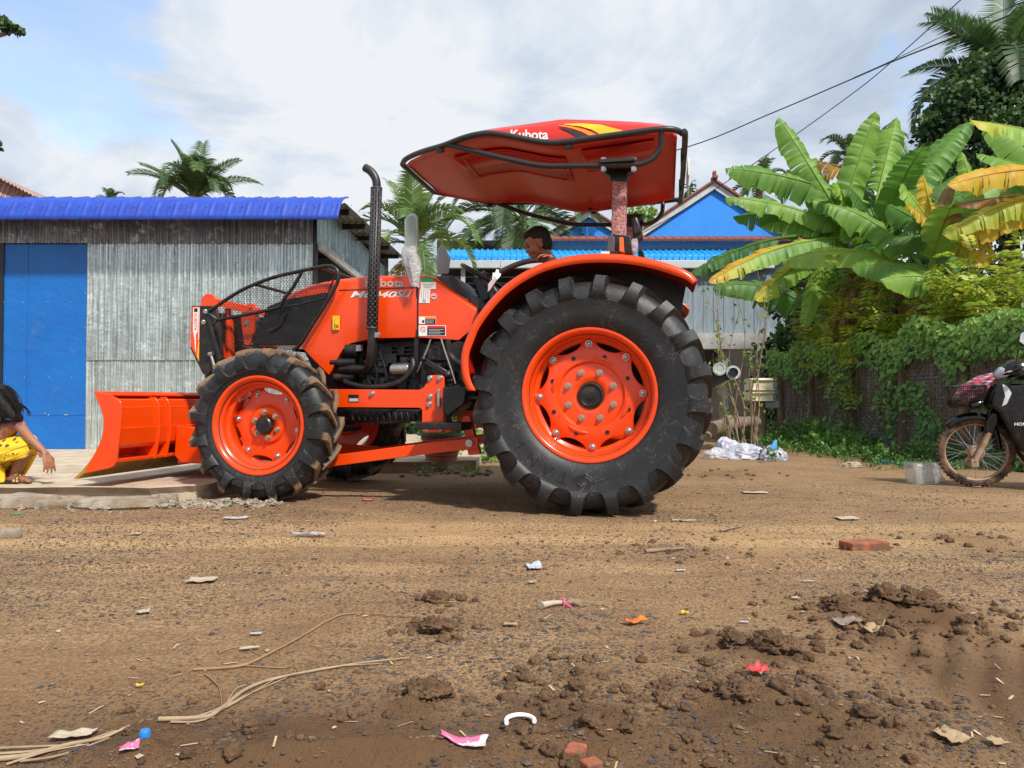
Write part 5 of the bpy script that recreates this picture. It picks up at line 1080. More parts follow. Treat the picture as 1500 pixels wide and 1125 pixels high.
# veranda roof, ribbed like tiles
VD = 18.4; a, b_ = W(637, 379, VD), W(1150, 379, VD); zhi = W(0, 366, HD - .3).z; zl = W(0, 379.5, VD).z; vs = []; n = 520; ny = 6
for i in range(n + 1):
    x = a.x + (b_.x - a.x) * i / n; o = .035 * max(0, math.sin(i * 2 * PI / 9.3)) ** .5 if math.sin(i * 2 * PI / 9.3) > 0 else 0
    for j in range(ny + 1):
        t = j / ny; y = VD + (HD - .3 - VD) * t; z = zl + (zhi - zl) * t
        vs.append((x, y, z + o + .02 * (j % 2)))
g = MB(); k = ny + 1; g.add(vs, [[i * k + j, (i + 1) * k + j, (i + 1) * k + j + 1, i * k + j + 1] for i in range(n) for j in range(ny)]); g.build('veranda_roof', M['skyroof'], house, smooth=0)
g = MB(); n = 56
for i in range(n):
    x = a.x + (b_.x - a.x) * (i + .5) / n; g.box((x, VD - .03, zl + .02), ((b_.x - a.x) / n * .86, .05, .14))
tag(g.build('tile_ends', M['skyroof'], house, bevel=.01), kind='stuff')
hbox(635, 381, 1135, 392.5, VD - .1, .14, 'gutter', M['gutter'], .01); hbox(631, 378, 645, 409, VD - .12, .5, 'gutter_box', M['gutter'], .01)
for x in (734, 843, 1076): hbox(x - 1, 380.5, x + 1, 393.5, VD - .115, .02, 'gutter_strap', M['barge'])
for x in (678, 815, 965): hbox(x - 3, 392, x + 3, 610, VD + .05, .12, 'veranda_post', M['barge'])
g = MB(); p0, p1 = W(985, 394, VD + .2), W(1150, 490, VD + .2); n = 22
for i in range(n):
    x = p0.x + (p1.x - p0.x) * (i + .5) / n; g.box((x, VD + .2 + .012 * (i % 2), (p0.z + p1.z) / 2), ((p1.x - p0.x) / n * .985, .03, p0.z - p1.z))
g.build('plank_wall', M['plank'], house)
hbox(975, 488, 1160, 511, VD - .1, .4, 'floor_beam', M['barge'])
for x in (985, 1062, 1140): hbox(x - 5, 511, x + 5, 640, VD + .1, .25, 'stilt', M['barge'])
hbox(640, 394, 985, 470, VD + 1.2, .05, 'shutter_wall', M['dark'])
for y in (405, 414, 423, 432): hbox(640, y, 800, y + 1.6, VD + 1.14, .03, 'wall_batten', M['plank'])
# ------------------------------------------------------------------ vegetation
M['palm'] = leafmat('palm_leaf', ((0, (.045, .085, .035)), (.3, (.085, .17, .045)), (.55, (.20, .29, .06)), (.78, (.46, .36, .08)), (1, (.36, .25, .12))), .5, .35)
M['banana'] = leafmat('banana_leaf', ((0, (.05, .13, .03)), (.28, (.13, .30, .045)), (.5, (.30, .50, .075)), (.68, (.56, .55, .06)), (.82, (.72, .42, .03)), (.92, (.42, .23, .06)), (1, (.30, .19, .11))), .5, .45, 4)
M['bark'] = mat('grey_bark', (.22, .17, .12), .9, c2=(.12, .09, .065), scale=10, bump=.8, bscale=30, stretch=(1, 1, .4))
M['bstem'] = mat('banana_stem', (.22, .23, .07), .6, c2=(.16, .10, .05), scale=5, stretch=(5, 5, .6), bump=.3)
M['broad'] = leafmat('broad_leaf', ((0, (.014, .034, .012)), (.35, (.030, .072, .020)), (.65, (.075, .15, .035)), (1, (.20, .26, .06))), .6, .25)
M['cass'] = leafmat('yellow_green_leaf', ((0, (.08, .18, .025)), (.4, (.24, .38, .04)), (.7, (.50, .52, .05)), (1, (.62, .42, .03))), .5, .4)
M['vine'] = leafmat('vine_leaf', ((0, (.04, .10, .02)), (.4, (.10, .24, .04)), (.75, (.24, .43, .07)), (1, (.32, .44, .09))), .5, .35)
M['twig'] = mat('dry_twig', (.30, .205, .14), .9, c2=(.18, .12, .08), scale=15)
rp = random.Random(11)
def vrand(r): return V((r.uniform(-1, 1), r.uniform(-1, 1), r.uniform(-1, 1)))
def frond(mb, base, az, el, L, droop, c, r, nl=64, wl=.50, dead=False, twist=0.0):
    d = V((math.cos(az) * math.cos(el), math.sin(az) * math.cos(el), math.sin(el))); p = V(base); pts = [p.copy()]; st = 14
    for i in range(st):
        p = p + d * (L / st); d = (d + V((0, 0, -droop * (i + 1) / st / 3.0))).normalized(); pts.append(p.copy())
    mb.tube(pts, [.035 * L / 3 * (1 - .85 * i / st) + .004 for i in range(st + 1)], 4, c=c + .15)
    for i in range(nl):
        t = .14 + .86 * i / nl; k = t * st; j = min(int(k), st - 1); q = pts[j].lerp(pts[j + 1], k - j); tg = (pts[j + 1] - pts[j]).normalized()
        side = tg.cross(V((0, 0, 1))); side = side.normalized() if side.length > .05 else V((math.sin(az), -math.cos(az), 0)); up = side.cross(tg)
        ll = wl * L * (.25 + .75 * math.sin(PI * min(1, t * .82 + .12))) * r.uniform(.85, 1.1) * .62
        for s in (1, -1):
            if r.random() < (.3 if dead else .04): continue
            dv = (side * s * .75 + tg * .62 + up * (.28 + twist * s)).normalized(); w_ = .011 * L / 3 + .008
            a = q; m_ = q + dv * ll * .5; dv2 = (dv + V((0, 0, -(.55 if not dead else 1.4)))).normalized(); e = m_ + dv2 * ll * .5
            n_ = tg * w_; cc = max(0, min(1, c + r.uniform(-.10, .12)))
            mb.add([a - n_ * .6, a + n_ * .6, m_ + n_, m_ - n_, e], [(0, 1, 2, 3), (3, 2, 4)], [cc, cc, cc, cc, cc + .08])
def palm(nm, lab, crown, L, n, seed, tr_=.13, c=.25, dead=2, spec=None, coco=False, lean=(0, 0), elmin=-.45, group='coconut palms behind the buildings'):
    r = random.Random(seed); b = V((crown.x + lean[0], crown.y + lean[1], 0)); t = thing(nm, lab, 'palm', b, 0, group)
    g = MB(); g.tube(spline([b, b.lerp(crown, .5) + V((lean[0] * -.15, 0, 0)), crown + V((0, 0, .1))], 8), [tr_ * (1.35 - .55 * i / 16) * (1 + .05 * (i % 2)) for i in range(17)], 10); g.build('trunk', M['bark'], t)
    g = MB()
    if spec:
        for az, el, l_, dr, cc in spec: frond(g, crown, R(az), R(el), l_, dr, cc, r)
    for i in range(n):
        az = i * 2.399 + r.uniform(-.25, .25); f = i / max(1, n - 1); el = 1.35 - (1.35 - elmin) * f ** .85 + r.uniform(-.12, .12)
        frond(g, crown + V((0, 0, .1 * (1 - f))), az, el, L * r.uniform(.85, 1.08) * (.75 + .25 * min(1, f * 3)), 1.0 + .7 * f + r.uniform(-.2, .3), max(.02, min(.55, c + r.uniform(-.15, .15))), r)
    for i in range(dead): frond(g, crown - V((0, 0, .15)), r.uniform(0, 6.28), -.7 + r.uniform(-.3, .1), L * .8, 1.0, .82, r, dead=True)
    g.build('crown', M['palm'], t, smooth=0, weld=False)
    if coco:
        for i in range(9):
            g = MB(); a = i * .7; g.ball(crown + V((math.cos(a) * .28, math.sin(a) * .28, -.35 - .12 * (i % 3))), (.13, .13, .16), 10, 7); g.build('coconut', mat('coconut%d' % i, (.16, .22, .05), .5, c2=(.3, .24, .07)) if i == 0 else bpy.data.materials['coconut0'], t)
    return t
palm('coconut_palm', 'coconut palm with two broken hanging fronds directly above the shed roof', W(285, 292, 26), 2.0, 22, 21, c=.16, dead=0, elmin=.85, spec=[(182, 35, 2.5, .35, .22), (184, 40, 2.2, .2, .3), (-2, 30, 2.4, .4, .24), (2, 52, 2.1, .3, .3), (80, 80, 2.2, .3, .2), (200, 75, 2.1, .4, .2)])
palm('coconut_palm', 'palm of which only a small leaf tuft shows over the shed roof', W(165, 300, 30), 1.1, 8, 22, c=.15, dead=0, elmin=.3)
palm('coconut_palm', 'tall upright bright green palm with yellowed lower fronds between shed and tractor mirror', W(606, 362, 17), 1.9, 12, 23, c=.38, dead=7, elmin=.1, spec=[(90, 85, 1.8, .3, .42), (150, 74, 1.8, .5, .4), (30, 74, 1.8, .5, .42), (270, 78, 1.75, .4, .4), (200, 62, 1.6, .9, .38), (-20, 60, 1.6, .9, .4)])
palm('coconut_palm', 'spreading coconut palm with nuts, behind the boy and under the canopy', W(765, 322, 21), 2.7, 17, 24, c=.20, dead=3, coco=True, spec=[(182, 20, 2.9, .9, .36), (178, 0, 2.7, 1.0, .5), (184, -12, 2.4, 1.2, .55), (190, 38, 2.8, .8, .3), (170, 30, 2.8, 1.1, .3), (-5, 35, 2.6, 1.0, .2), (5, 12, 2.3, 1.1, .2)])
palm('coconut_palm', 'pale palm top right behind the ridge of the blue gable', W(1112, 275, 25), 1.35, 14, 25, c=.22, dead=1, elmin=.05)
palm('coconut_palm', 'dark palm top showing above the middle of the banana leaves', W(1243, 232, 24), 1.25, 16, 26, c=.10, dead=0, elmin=.2)
palm('coconut_palm', 'palm top half hidden behind the banana leaf tips, right of the dark one', W(1290, 220, 26), 1.2, 14, 27, c=.12, dead=0, elmin=.2)
palm('coconut_palm', 'big dark coconut palm rising above the broadleaf tree in the upper right corner', W(1474, 120, 13.5), 2.1, 16, 28, c=.10, dead=0, elmin=-.1, spec=[(176, 22, 1.75, .35, .16), (165, 58, 1.9, .3, .14), (60, 80, 1.9, .3, .12), (20, 70, 2.0, .3, .1), (185, 52, 1.9, .5, .12), (182, -6, 1.7, .6, .1), (185, 8, 1.8, .6, .1)])
palm('coconut_palm', 'tiny distant palm between the canopy rear rail and the blue gable', W(1011, 279, 40), .75, 10, 29, c=.12, dead=0, tr_=.08)
def leafball(mb, c, rad, n, size, r, c0=.35, shade=True, flat=1.0):
    for i in range(n):
        d = vrand(r); d = d.normalized() * rad * (r.random() ** .45); p = V(c) + V((d.x, d.y, d.z * flat)); s = size * r.uniform(.6, 1.25)
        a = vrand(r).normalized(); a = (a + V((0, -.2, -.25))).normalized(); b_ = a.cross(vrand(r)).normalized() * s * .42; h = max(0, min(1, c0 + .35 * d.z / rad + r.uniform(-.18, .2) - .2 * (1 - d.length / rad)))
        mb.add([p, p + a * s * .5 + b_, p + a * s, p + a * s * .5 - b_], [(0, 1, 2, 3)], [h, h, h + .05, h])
def tree(nm, lab, base, blobs, leaf, n, seed, m_, c0=.35, trunk=.14, group=None, cat='tree'):
    r = random.Random(seed); t = thing(nm, lab, cat, base, 0, group); g = MB(); top = V((base.x, base.y, blobs[0][0].z - blobs[0][1] * .6))
    g.tube(spline([base, V(base).lerp(top, .5) + V((.08, 0, 0)), top], 5), [trunk * (1 - .05 * i) for i in range(11)], 8)
    for c, rad in blobs: g.tube(spline([top - V((0, 0, rad * .6)), (top + c) / 2 + vrand(r) * .1, c], 4), [trunk * .5, trunk * .45, trunk * .4, trunk * .35, trunk * .3, trunk * .25, trunk * .2, trunk * .15, trunk * .1], 6)
    g.build('trunk', M['bark'], t); g = MB()
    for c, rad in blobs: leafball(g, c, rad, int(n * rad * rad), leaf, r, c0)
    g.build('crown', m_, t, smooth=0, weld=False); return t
bl_ = [(W(a, b_, d), r_) for a, b_, d, r_ in ((1465, 220, 12.6, .95), (1400, 160, 12.6, .55), (1440, 120, 12.8, .55), (1500, 130, 13, .8), (1375, 235, 12.4, .40), (1400, 290, 12.4, .65), (1460, 300, 12.4, .8), (1540, 260, 12.6, 1.0), (1365, 190, 12.6, .3), (1480, 95, 12.9, .42))]
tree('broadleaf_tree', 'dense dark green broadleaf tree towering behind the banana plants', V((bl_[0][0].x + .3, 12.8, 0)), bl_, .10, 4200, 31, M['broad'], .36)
bl_ = [(W(a, b_, d), r_) for a, b_, d, r_ in ((945, 318, 30, .55), (925, 322, 30, .5), (960, 330, 30, .5))]
tree('distant_tree', 'far small yellow-green tree seen between the two blue gables', V((bl_[0][0].x, 30, 0)), bl_, .2, 700, 32, M['cass'], .2)
# overhanging branch at the upper left border
bt = thing('overhanging_tree', 'tree out of frame whose leafy branch tip enters the upper left corner', 'tree', (-9.4, 8.5, 0)); r = random.Random(3); g = MB(); g.tube(spline([V((-9.4, 8.5, 0)), V((-9.2, 8.5, 3)), V((-8.6, 8.5, 5)), W(-60, 55, 8.5), W(25, 45, 8.5)], 6), [.14 - .0055 * i for i in range(25)], 8); g.build('trunk', M['bark'], bt); g = MB()
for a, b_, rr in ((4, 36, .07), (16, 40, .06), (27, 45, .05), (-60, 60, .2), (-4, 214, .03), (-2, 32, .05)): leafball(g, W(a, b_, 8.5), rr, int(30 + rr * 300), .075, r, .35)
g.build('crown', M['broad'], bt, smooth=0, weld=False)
# ------------------------------------------------------------------ bananas
def bleaf(parent, base, tip, width, arch, c, r, tear=.25, face=(0, -.8, .6), petiole=.14, sag=.25, ctip=None):
    base, tip = V(base), V(tip); L = (tip - base).length; mid = (base + tip) / 2 + V((0, 0, arch * L)); N = max(18, int(L * 26)); sp = []
    for i in range(N + 1):
        t = i / N; sp.append(base * (1 - t) ** 2 + mid * 2 * t * (1 - t) + tip * t * t)
    g = MB(); rib = [(.020 * (1 - t) + .003) * (1.3 if t < petiole else 1) for t in (i / N for i in range(N + 1))]
    g.tube(sp, rib, 5, c=min(1, c + (.12 if c < .7 else 0)))
    fv = (V(face) + vrand(r) * .25).normalized(); st = int(N * petiole)
    def prof(t): u = min(1, (t - petiole) / (1 - petiole)); return 0 if u <= 0 else width / 2 * (min(1, (u / .10)) ** .6) * (max(0, 1 - (max(0, u - .1) / .9) ** 3.2)) ** .55 if u > .0 else 0
    for s in (1, -1):
        prev = None; dr = sag * r.uniform(.6, 1.3); torn = 0.0
        for i in range(st, N + 1):
            t = i / N; tg = (sp[min(i + 1, N)] - sp[max(i - 1, 0)]).normalized(); side = tg.cross(fv); side = side.normalized() if side.length > .1 else V((1, 0, 0)); nn = side.cross(tg).normalized()
            w_ = prof(t); row = []; rip = .04 * noise.noise(V((t * 30, s * 3 + c * 9, L * 7)))
            for k, f in enumerate((0, .33, .67, 1.0)):
                q = sp[i] + side * s * w_ * f * (1 - .12 * torn) + tg * w_ * f * .22 - nn * (f * f * w_ * (dr + torn * .5)) + V((0, 0, -f * f * w_ * (.18 + torn * .35))) + nn * (rip * f)
                row.append(q)
            cl = c if ctip is None else c + (ctip - c) * max(0, min(1, (t + s * .22 - .35) / .35)); cc = [max(0, min(1, cl + (.05 if k == 0 else 0) + r.uniform(-.03, .03) + (.18 if (k == 3 and c < .7 and r.random() < .08) else 0))) for k in range(4)]
            if prev is not None:
                pr, pc = prev
                g.add(pr + row, [(0, 1, 5, 4), (1, 2, 6, 5), (2, 3, 7, 6)], pc + cc)
            if r.random() < tear and t < .97:
                torn = r.uniform(0, 1.0); row2 = [p + tg * (.012 + .02 * r.random()) * (k / 3) + V((0, 0, -.05 * torn * w_ * k)) for k, p in enumerate(row)]; prev = (row2, cc)
            else: prev = (row, cc); torn *= .85
    return g.build('leaf', M['banana'], parent, smooth=180, weld=False)
r = random.Random(77)
def bplant(lab, px, d, ztop, leaves, nfill, seed, seedc=.3, skirt=5, h_=None):
    r = random.Random(seed); b = W(px, 585, d); b.z = 0; t = thing('banana_plant', lab, 'banana plant', b, 0, 'banana plants behind the vine fence'); top = V((b.x + r.uniform(-.1, .1), d, ztop))
    g = MB(); g.tube(spline([b, b.lerp(top, .5) + V((r.uniform(-.08, .08), 0, 0)), top], 6), [.13 - .005 * i for i in range(13)], 12); g.build('stem', M['bstem'], t)
    for (bx, by, tx, ty, w_, ar, c, dz, *ct) in leaves: bleaf(t, W(bx, by, d - .1), W(tx, ty, d + dz), w_ * .98, ar, c, r, tear=r.choice((.14, .28, .45)), ctip=ct[0] if ct else None)
    for i in range(nfill):
        az = i * 2.4 + r.uniform(-.3, .3); el = r.uniform(.05, 1.1); L = r.uniform(1.4, 2.1); e = top + V((math.cos(az) * math.cos(el) * L, math.sin(az) * math.cos(el) * L * .8 + .25, math.sin(el) * L - .2))
        bleaf(t, top, e, r.uniform(.42, .6), .25, seedc + r.uniform(-.16, .16), r, tear=.18)
    for i in range(skirt):
        az = r.uniform(0, 6.28); e = top + V((math.cos(az) * .50, -abs(math.sin(az)) * .40, -r.uniform(.9, 1.8))); bleaf(t, top - V((0, 0, .1)), e, .22, .15, .96 + r.uniform(-.05, .04), r, tear=.5, sag=.9)
    return t
bplant('banana plant leaning its long yellow-tipped leaf towards the blue house', 1262, 11.50, 2.89, [(1257, 350, 1038, 414, .40, .16, .34, -.6, .80), (1165, 346, 1010, 402, .34, .13, .10, .2), (1262, 345, 1062, 290, .36, .12, .40, -.1), (1225, 340, 1112, 330, .36, .15, .36, .1), (1215, 372, 1178, 480, .30, .15, .40, -.4), (1200, 372, 1106, 440, .34, .12, .42, -.3, .68), (1262, 360, 1195, 292, .46, .02, .34, .2), (1262, 355, 1282, 318, .30, .05, .44, -.3), (1258, 380, 1160, 450, .30, .18, .2, .3)], 8, 41, .28, 6)
bplant('tallest banana plant with leaves pointing straight up in the middle of the clump', 1290, 11.30, 3.07, [(1240, 330, 1140, 172, .50, .02, .34, .2), (1228, 330, 1283, 163, .46, .02, .37, -.2), (1283, 300, 1313, 172, .50, .02, .42, .2), (1275, 300, 1062, 247, .50, .10, .30, .3), (1262, 300, 1098, 262, .40, .10, .14, .5), (1262, 255, 1197, 236, .32, .05, .90, .1), (1298, 320, 1425, 178, .46, .10, .24, .3), (1308, 320, 1408, 192, .42, .08, .30, -.1), (1300, 330, 1322, 232, .32, .02, .42, -.5), (1290, 330, 1180, 260, .44, .08, .20, .6), (1290, 340, 1245, 225, .5, .02, .12, .7), (1290, 340, 1350, 235, .5, .04, .15, .7)], 8, 42, .26, 7)
bplant('banana plant with pale narrow leaves and one yellow leaf right of the tallest plant', 1372, 10.10, 2.38, [(1368, 335, 1320, 268, .34, .03, .46, -.3), (1366, 325, 1352, 256, .26, .03, .76, -.2), (1376, 330, 1310, 362, .36, .10, .10, -.3), (1376, 340, 1462, 270, .40, .10, .40, .1), (1372, 330, 1395, 268, .2, .05, .95, .2), (1370, 335, 1330, 300, .25, .1, .80, -.4), (1380, 345, 1440, 385, .32, .12, .72, -.3), (1372, 345, 1300, 300, .4, .1, .2, .4)], 6, 43, .36, 5)
bplant('banana plant at the right border with huge yellow leaf stretching left', 1585, 9.00, 2.92, [(1575, 250, 1388, 272, .33, .10, .80, -.4), (1590, 215, 1420, 176, .34, .06, .48, -.2, .70), (1560, 280, 1382, 345, .34, .14, .62, .0), (1555, 290, 1218 + 190, 358, .30, .10, .78, .1), (1580, 270, 1430, 225, .4, .06, .36, .6), (1560, 290, 1400, 300, .26, .10, .95, .3)], 4, 44, .45, 4)
bplant('short banana plant with drooping yellow leaves near the right border', 1462, 9.40, 1.84, [(1455, 330, 1385, 345, .32, .16, .58, -.2), (1450, 345, 1408, 222, .26, .0, .40, .2), (1455, 350, 1425, 390, .30, .15, .78, -.2), (1462, 345, 1490, 262, .34, .05, .36, .3), (1455, 350, 1375, 300, .30, .08, .93, .3)], 5, 45, .45, 5)
bplant('banana plant almost hidden at the back of the clump over the fence end', 1195, 13.20, 2.20, [(1200, 345, 1120, 285, .40, .08, .16, .2), (1195, 350, 1150, 420, .35, .15, .2, 0), (1200, 350, 1235, 290, .4, .04, .14, .1)], 6, 46, .22, 3)
# ------------------------------------------------------------------ vine fence, bushes, weeds
FX = 5.0
M['fenceblk'] = mat('grey_fence_mesh', (.30, .30, .295), .9, c2=(.19, .185, .175), scale=20, bump=.6, bscale=60)
fe = thing('mesh_fence', 'old grey mesh fence on wooden posts running along the lane under creepers', 'fence', (FX, 10, 0))
g = MB()
for j in range(30):
    z = .04 + j * .048
    for i in range(72):
        y = 7.0 + i * .095 + (.047 if j % 2 else 0); g.box((FX + .008 * (i % 2), y, z), (.03, .088, .040))
tag(g.build('fence_panel', M['fenceblk'], fe, smooth=0, weld=False), kind='stuff')
for y in (7.05, 8.2, 9.5, 11.0, 12.4, 13.8):
    g = MB(); g.tube([(FX - .05, y, -.1), (FX - .06, y + .01, .8), (FX - .05, y, 1.56)], [.06, .055, .05], 8); g.build('fence_post', M['bark'], fe)
g = MB(); rv = random.Random(19)
def vleaf(p, s, n, c):
    n = V(n).normalized(); u = n.cross(V((rv.uniform(-.4, .4), rv.uniform(-.4, .4), 1))).normalized(); d = u.cross(n); d = -d if d.z > 0 else d; p = V(p)
    g.add([p, p + u * s * .48 + d * s * .12, p + u * s * .34 + d * s * .62, p + d * s * 1.05, p - u * s * .34 + d * s * .62, p - u * s * .48 + d * s * .12, p + d * s * .45 - n * s * .10], [(0, 1, 6), (1, 2, 6), (2, 3, 6), (3, 4, 6), (4, 5, 6), (5, 0, 6)], c)
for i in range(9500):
    y = 7.0 + 7.2 * rv.random() ** 1.25; zt = 1.45 + .28 * noise.noise(V((y * 1.4, 2, 0))) + .10; u = rv.random(); cov = noise.noise(V((y * 1.3, u * 2.2, 5))) + .55 * noise.noise(V((y * 4, u * 5, 1)))
    z = zt * (1 - (u ** 1.5) * .98)
    if z < zt * .72 and cov < .10 + .16 * rv.random(): continue
    out = .05 + .16 * rv.random() * (1 if z < zt * .75 else 1.05); c = .32 + .45 * (z / zt) ** 2.2 + rv.uniform(-.22, .22)  # leaves lighten towards the top, painting sunlight into their colour
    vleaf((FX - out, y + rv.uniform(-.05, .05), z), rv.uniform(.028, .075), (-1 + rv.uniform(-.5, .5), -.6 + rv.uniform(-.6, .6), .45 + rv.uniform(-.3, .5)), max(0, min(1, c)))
for i in range(1000):
    y = 7 + 7.2 * rv.random() ** 1.2; x = FX + rv.uniform(-.15, .7); z = 1.36 + .34 * noise.noise(V((y * 1.4, 2, 0))) + .20 * rv.random() + .22 * noise.noise(V((y * 3, x * 3, 2)))
    vleaf((x, y, z), rv.uniform(.035, .09), (rv.uniform(-.8, .4), -.7, .7), max(0, min(1, .62 + rv.uniform(-.25, .3))))
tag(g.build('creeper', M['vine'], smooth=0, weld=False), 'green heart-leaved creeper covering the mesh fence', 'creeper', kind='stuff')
g = MB()
for i in range(430):
    y = 7 + 7 * rv.random() ** 1.2; z = rv.uniform(.7, 1.5); p = V((FX - rv.uniform(.05, .14), y, z)); pts = [p]
    for k in range(5): p = p + V((rv.uniform(-.02, .02), rv.uniform(-.09, .09), -rv.uniform(.08, .24))); pts.append(p)
    g.tube(pts, .004, 3, False)
tag(g.build('dry_stems', M['twig'], smooth=0, weld=False), 'brown leafless creeper stems hanging down the fence', 'stems', kind='stuff')
def shrub(nm, lab, base, ht, spread, n, seed, m_, leaf, lc, c0, cat='shrub', nleaf=22, group=None, stemr=.012):
    r = random.Random(seed); t = thing(nm, lab, cat, base, 0, group); g = MB(); gl = MB(); base = V(base)
    for i in range(n):
        a = r.uniform(0, 6.28); q = base + V((math.cos(a), math.sin(a), 0)) * spread * .25 * r.random(); e = base + V((math.cos(a) * spread * r.uniform(.2, 1), math.sin(a) * spread * r.uniform(.2, 1), ht * r.uniform(.65, 1.05)))
        pts = spline([q, q.lerp(e, .3) + vrand(r) * spread * .16, q.lerp(e, .65) + vrand(r) * spread * .18, e], 4); g.tube(pts, [stemr * (1.2 - .08 * k) for k in range(len(pts))], 5, False)
        for k in range(nleaf):
            j = r.randrange(len(pts) // (2 if lc == 'comp' else 3), len(pts)); p = pts[j] + vrand(r) * (.16 if lc == 'comp' else .05); d = (vrand(r) + V((0, -.3, .15))).normalized()
            if lc == 'comp':
                L = leaf * r.uniform(1.5, 2.6); ax_ = p
                for m2 in range(5):
                    ax2 = p + d * L * (m2 + 1) / 5 - V((0, 0, .02 * m2 * m2 * .3)); sd = d.cross(V((0, 0, 1))).normalized(); c = max(0, min(1, c0 + r.uniform(-.25, .3)))
                    for s in (1, -1):
                        dv = (sd * s + d * .5 - V((0, 0, .15))).normalized() * leaf; w_ = d * leaf * .22
                        gl.add([ax2, ax2 + dv * .5 + w_, ax2 + dv, ax2 + dv * .5 - w_], [(0, 1, 2, 3)], c)
            else:
                b_ = d.cross(vrand(r)).normalized() * leaf * .3; c = max(0, min(1, c0 + r.uniform(-.3, .3))); dd = (d + V((0, 0, -.4))).normalized() * leaf * r.uniform(.7, 1.3)
                gl.add([p, p + dd * .5 + b_, p + dd, p + dd * .5 - b_], [(0, 1, 2, 3)], c)
    g.build('stem', M['twig'], t, smooth=60); [g.tube(spline([pp_, pp_ + V((r.uniform(-.2, .2), r.uniform(-.2, .2), r.uniform(.05, .35))) * spread * 1.3, pp_ + V((r.uniform(-.35, .35), r.uniform(-.3, .3), r.uniform(.2, .6))) * spread * 1.6], 3), stemr * .35, 4, False) for pp_ in [base + V((r.uniform(-.4, .4) * spread, r.uniform(-.4, .4) * spread, ht * r.uniform(.25, .8))) for _ in range(0)]]; gl.build('foliage', m_, t, smooth=0, weld=False); return t
def at_px(px, d): p = W(px, 585, d); p.z = 0; return p
for px, d, ht, sp, lab, sd in ((1262, 11.0, 2.85, .8, 'yellow-green bush with feathery leaves in front of the tallest banana plant', 51), (1345, 9.9, 2.5, .75, 'yellow-green feathery bush between fence post and pale banana plant', 52), (1425, 9.0, 2.3, .65, 'tall thin-stemmed yellowing bush under the huge yellow leaf', 53), (1205, 12.4, 2.9, .7, 'small yellowish bush at the left edge of the banana clump', 54), (1478, 8.3, 2.1, .5, 'yellow-green bush nearest the right border of the photo', 55)):
    shrub('feathery_bush', lab, at_px(px, d) , ht, sp, 12, sd, M['cass'], .105, 'comp', .50, 'bush', 34, 'yellow-green bushes behind the fence')
shrub('leafy_shrub', 'fresh pale green shrub with drooping leaves standing above the fence end', at_px(1228, 11.9), 2.3, .5, 14, 56, M['vine'], .13, 'x', .72, nleaf=46)
bs = shrub('thin_shrub', 'thin bare-branched shrub beside the cream box', at_px(1098, 9.2), 2.25, .62, 9, 57, M['cass'], .06, 'x', .25, nleaf=26, stemr=.010)
shrub('thin_shrub', 'slender upright twiggy shrub close behind the rear tyre hitch', at_px(1072, 9.8), 1.8, .5, 5, 58, M['cass'], .05, 'x', .3, nleaf=16, stemr=.008)
g = MB(); p = W(1285, 480, 11); g.tube(spline([V((p.x, 11, 0)), V((p.x + .02, 11, .9)), p, W(1262, 447, 11)], 5), .04, 8); g.tube(spline([p, W(1296, 470, 11)], 2), .025, 6); tag(g.build('cut_trunk', M['bark'], smooth=60), 'dark pruned tree stump with a pale cut end leaning over the fence', 'stump')
# undergrowth in the far background and weeds
g = MB(); r = random.Random(61)
for i in range(90):
    y = r.uniform(8.6, 14.5); x = r.uniform(5.75, 7.2) + (y - 9) * r.uniform(.0, .6); leafball(g, (x, y, r.uniform(.2, 1.5)), .5, 180, .13, r, .35)
for i in range(120): x = r.uniform(5.6, 13); y = r.uniform(14.8, 17); leafball(g, (x, y, r.uniform(.3, 2.1 if x < 6.2 else 3.6)), .6, 180, .16, r, .3)
for i in range(40): x = r.uniform(-3, 3.5); y = r.uniform(12.5, 15.5); leafball(g, (x, y, r.uniform(.0, .35)), .45, 120, .13, r, .45)
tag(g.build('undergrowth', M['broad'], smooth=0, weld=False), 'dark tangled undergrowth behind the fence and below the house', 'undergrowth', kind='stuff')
g = MB()
def weed(x, y, h, n, c0):
    for i in range(n):
        a = r.random() * 6.28; d = V((math.cos(a) * .55, math.sin(a) * .55, 1)).normalized(); p = V((x, y, 0)) + V((r.uniform(-.06, .06), r.uniform(-.06, .06), 0)); L = h * r.uniform(.4, 1.1)
        for k in range(3):
            q = p + d * L * (k + 1) / 3; e = (vrand(r) + V((0, -.2, .3))).normalized() * h * .30; b_ = e.cross(vrand(r)).normalized() * h * .09; c = max(0, min(1, c0 + r.uniform(-.25, .25) + .15 * k / 3))
            g.add([q, q + e * .5 + b_, q + e, q + e * .5 - b_], [(0, 1, 2, 3)], c)
        s_ = d.cross(V((0, 0, 1))).normalized() * .003; g.quad(p - s_, p + s_, p + d * L + s_ * .4, p + d * L - s_ * .4, c0 - .1)
for i in range(700):
    y = r.uniform(7.3, 12.0); x = FX - .12 - abs(r.gauss(0, .55)) - (y < 7.9) * 0
    dn = noise.noise(V((x * 1.2, y * 1.2, 9)))
    if x < 2.3 or dn < -.3 or (y < 7.6 and x > 4.4 and r.random() < .5): continue
    weed(x, y, r.uniform(.06, .20) * (1 + .8 * max(0, dn)) * (1.0 if y > 8 else .5), 8, .22 + .2 * max(0, dn))
for px, py, h, n in ((1195, 655, .34, 26), (1215, 655, .36, 28), (1235, 660, .32, 26), (1180, 650, .36, 24), (1160, 645, .34, 22), (1250, 663, .25, 18), (1145, 640, .30, 20), (1080, 640, .28, 22), (1070, 645, .22, 18), (1100, 648, .25, 16), (1205, 662, .26, 22), (1060, 640, .22, 16)):
    q = G(px, py)
    for k in range(6): weed(q.x + r.uniform(-.12, .12), q.y + r.uniform(-.12, .12), h, n // 3, .34)
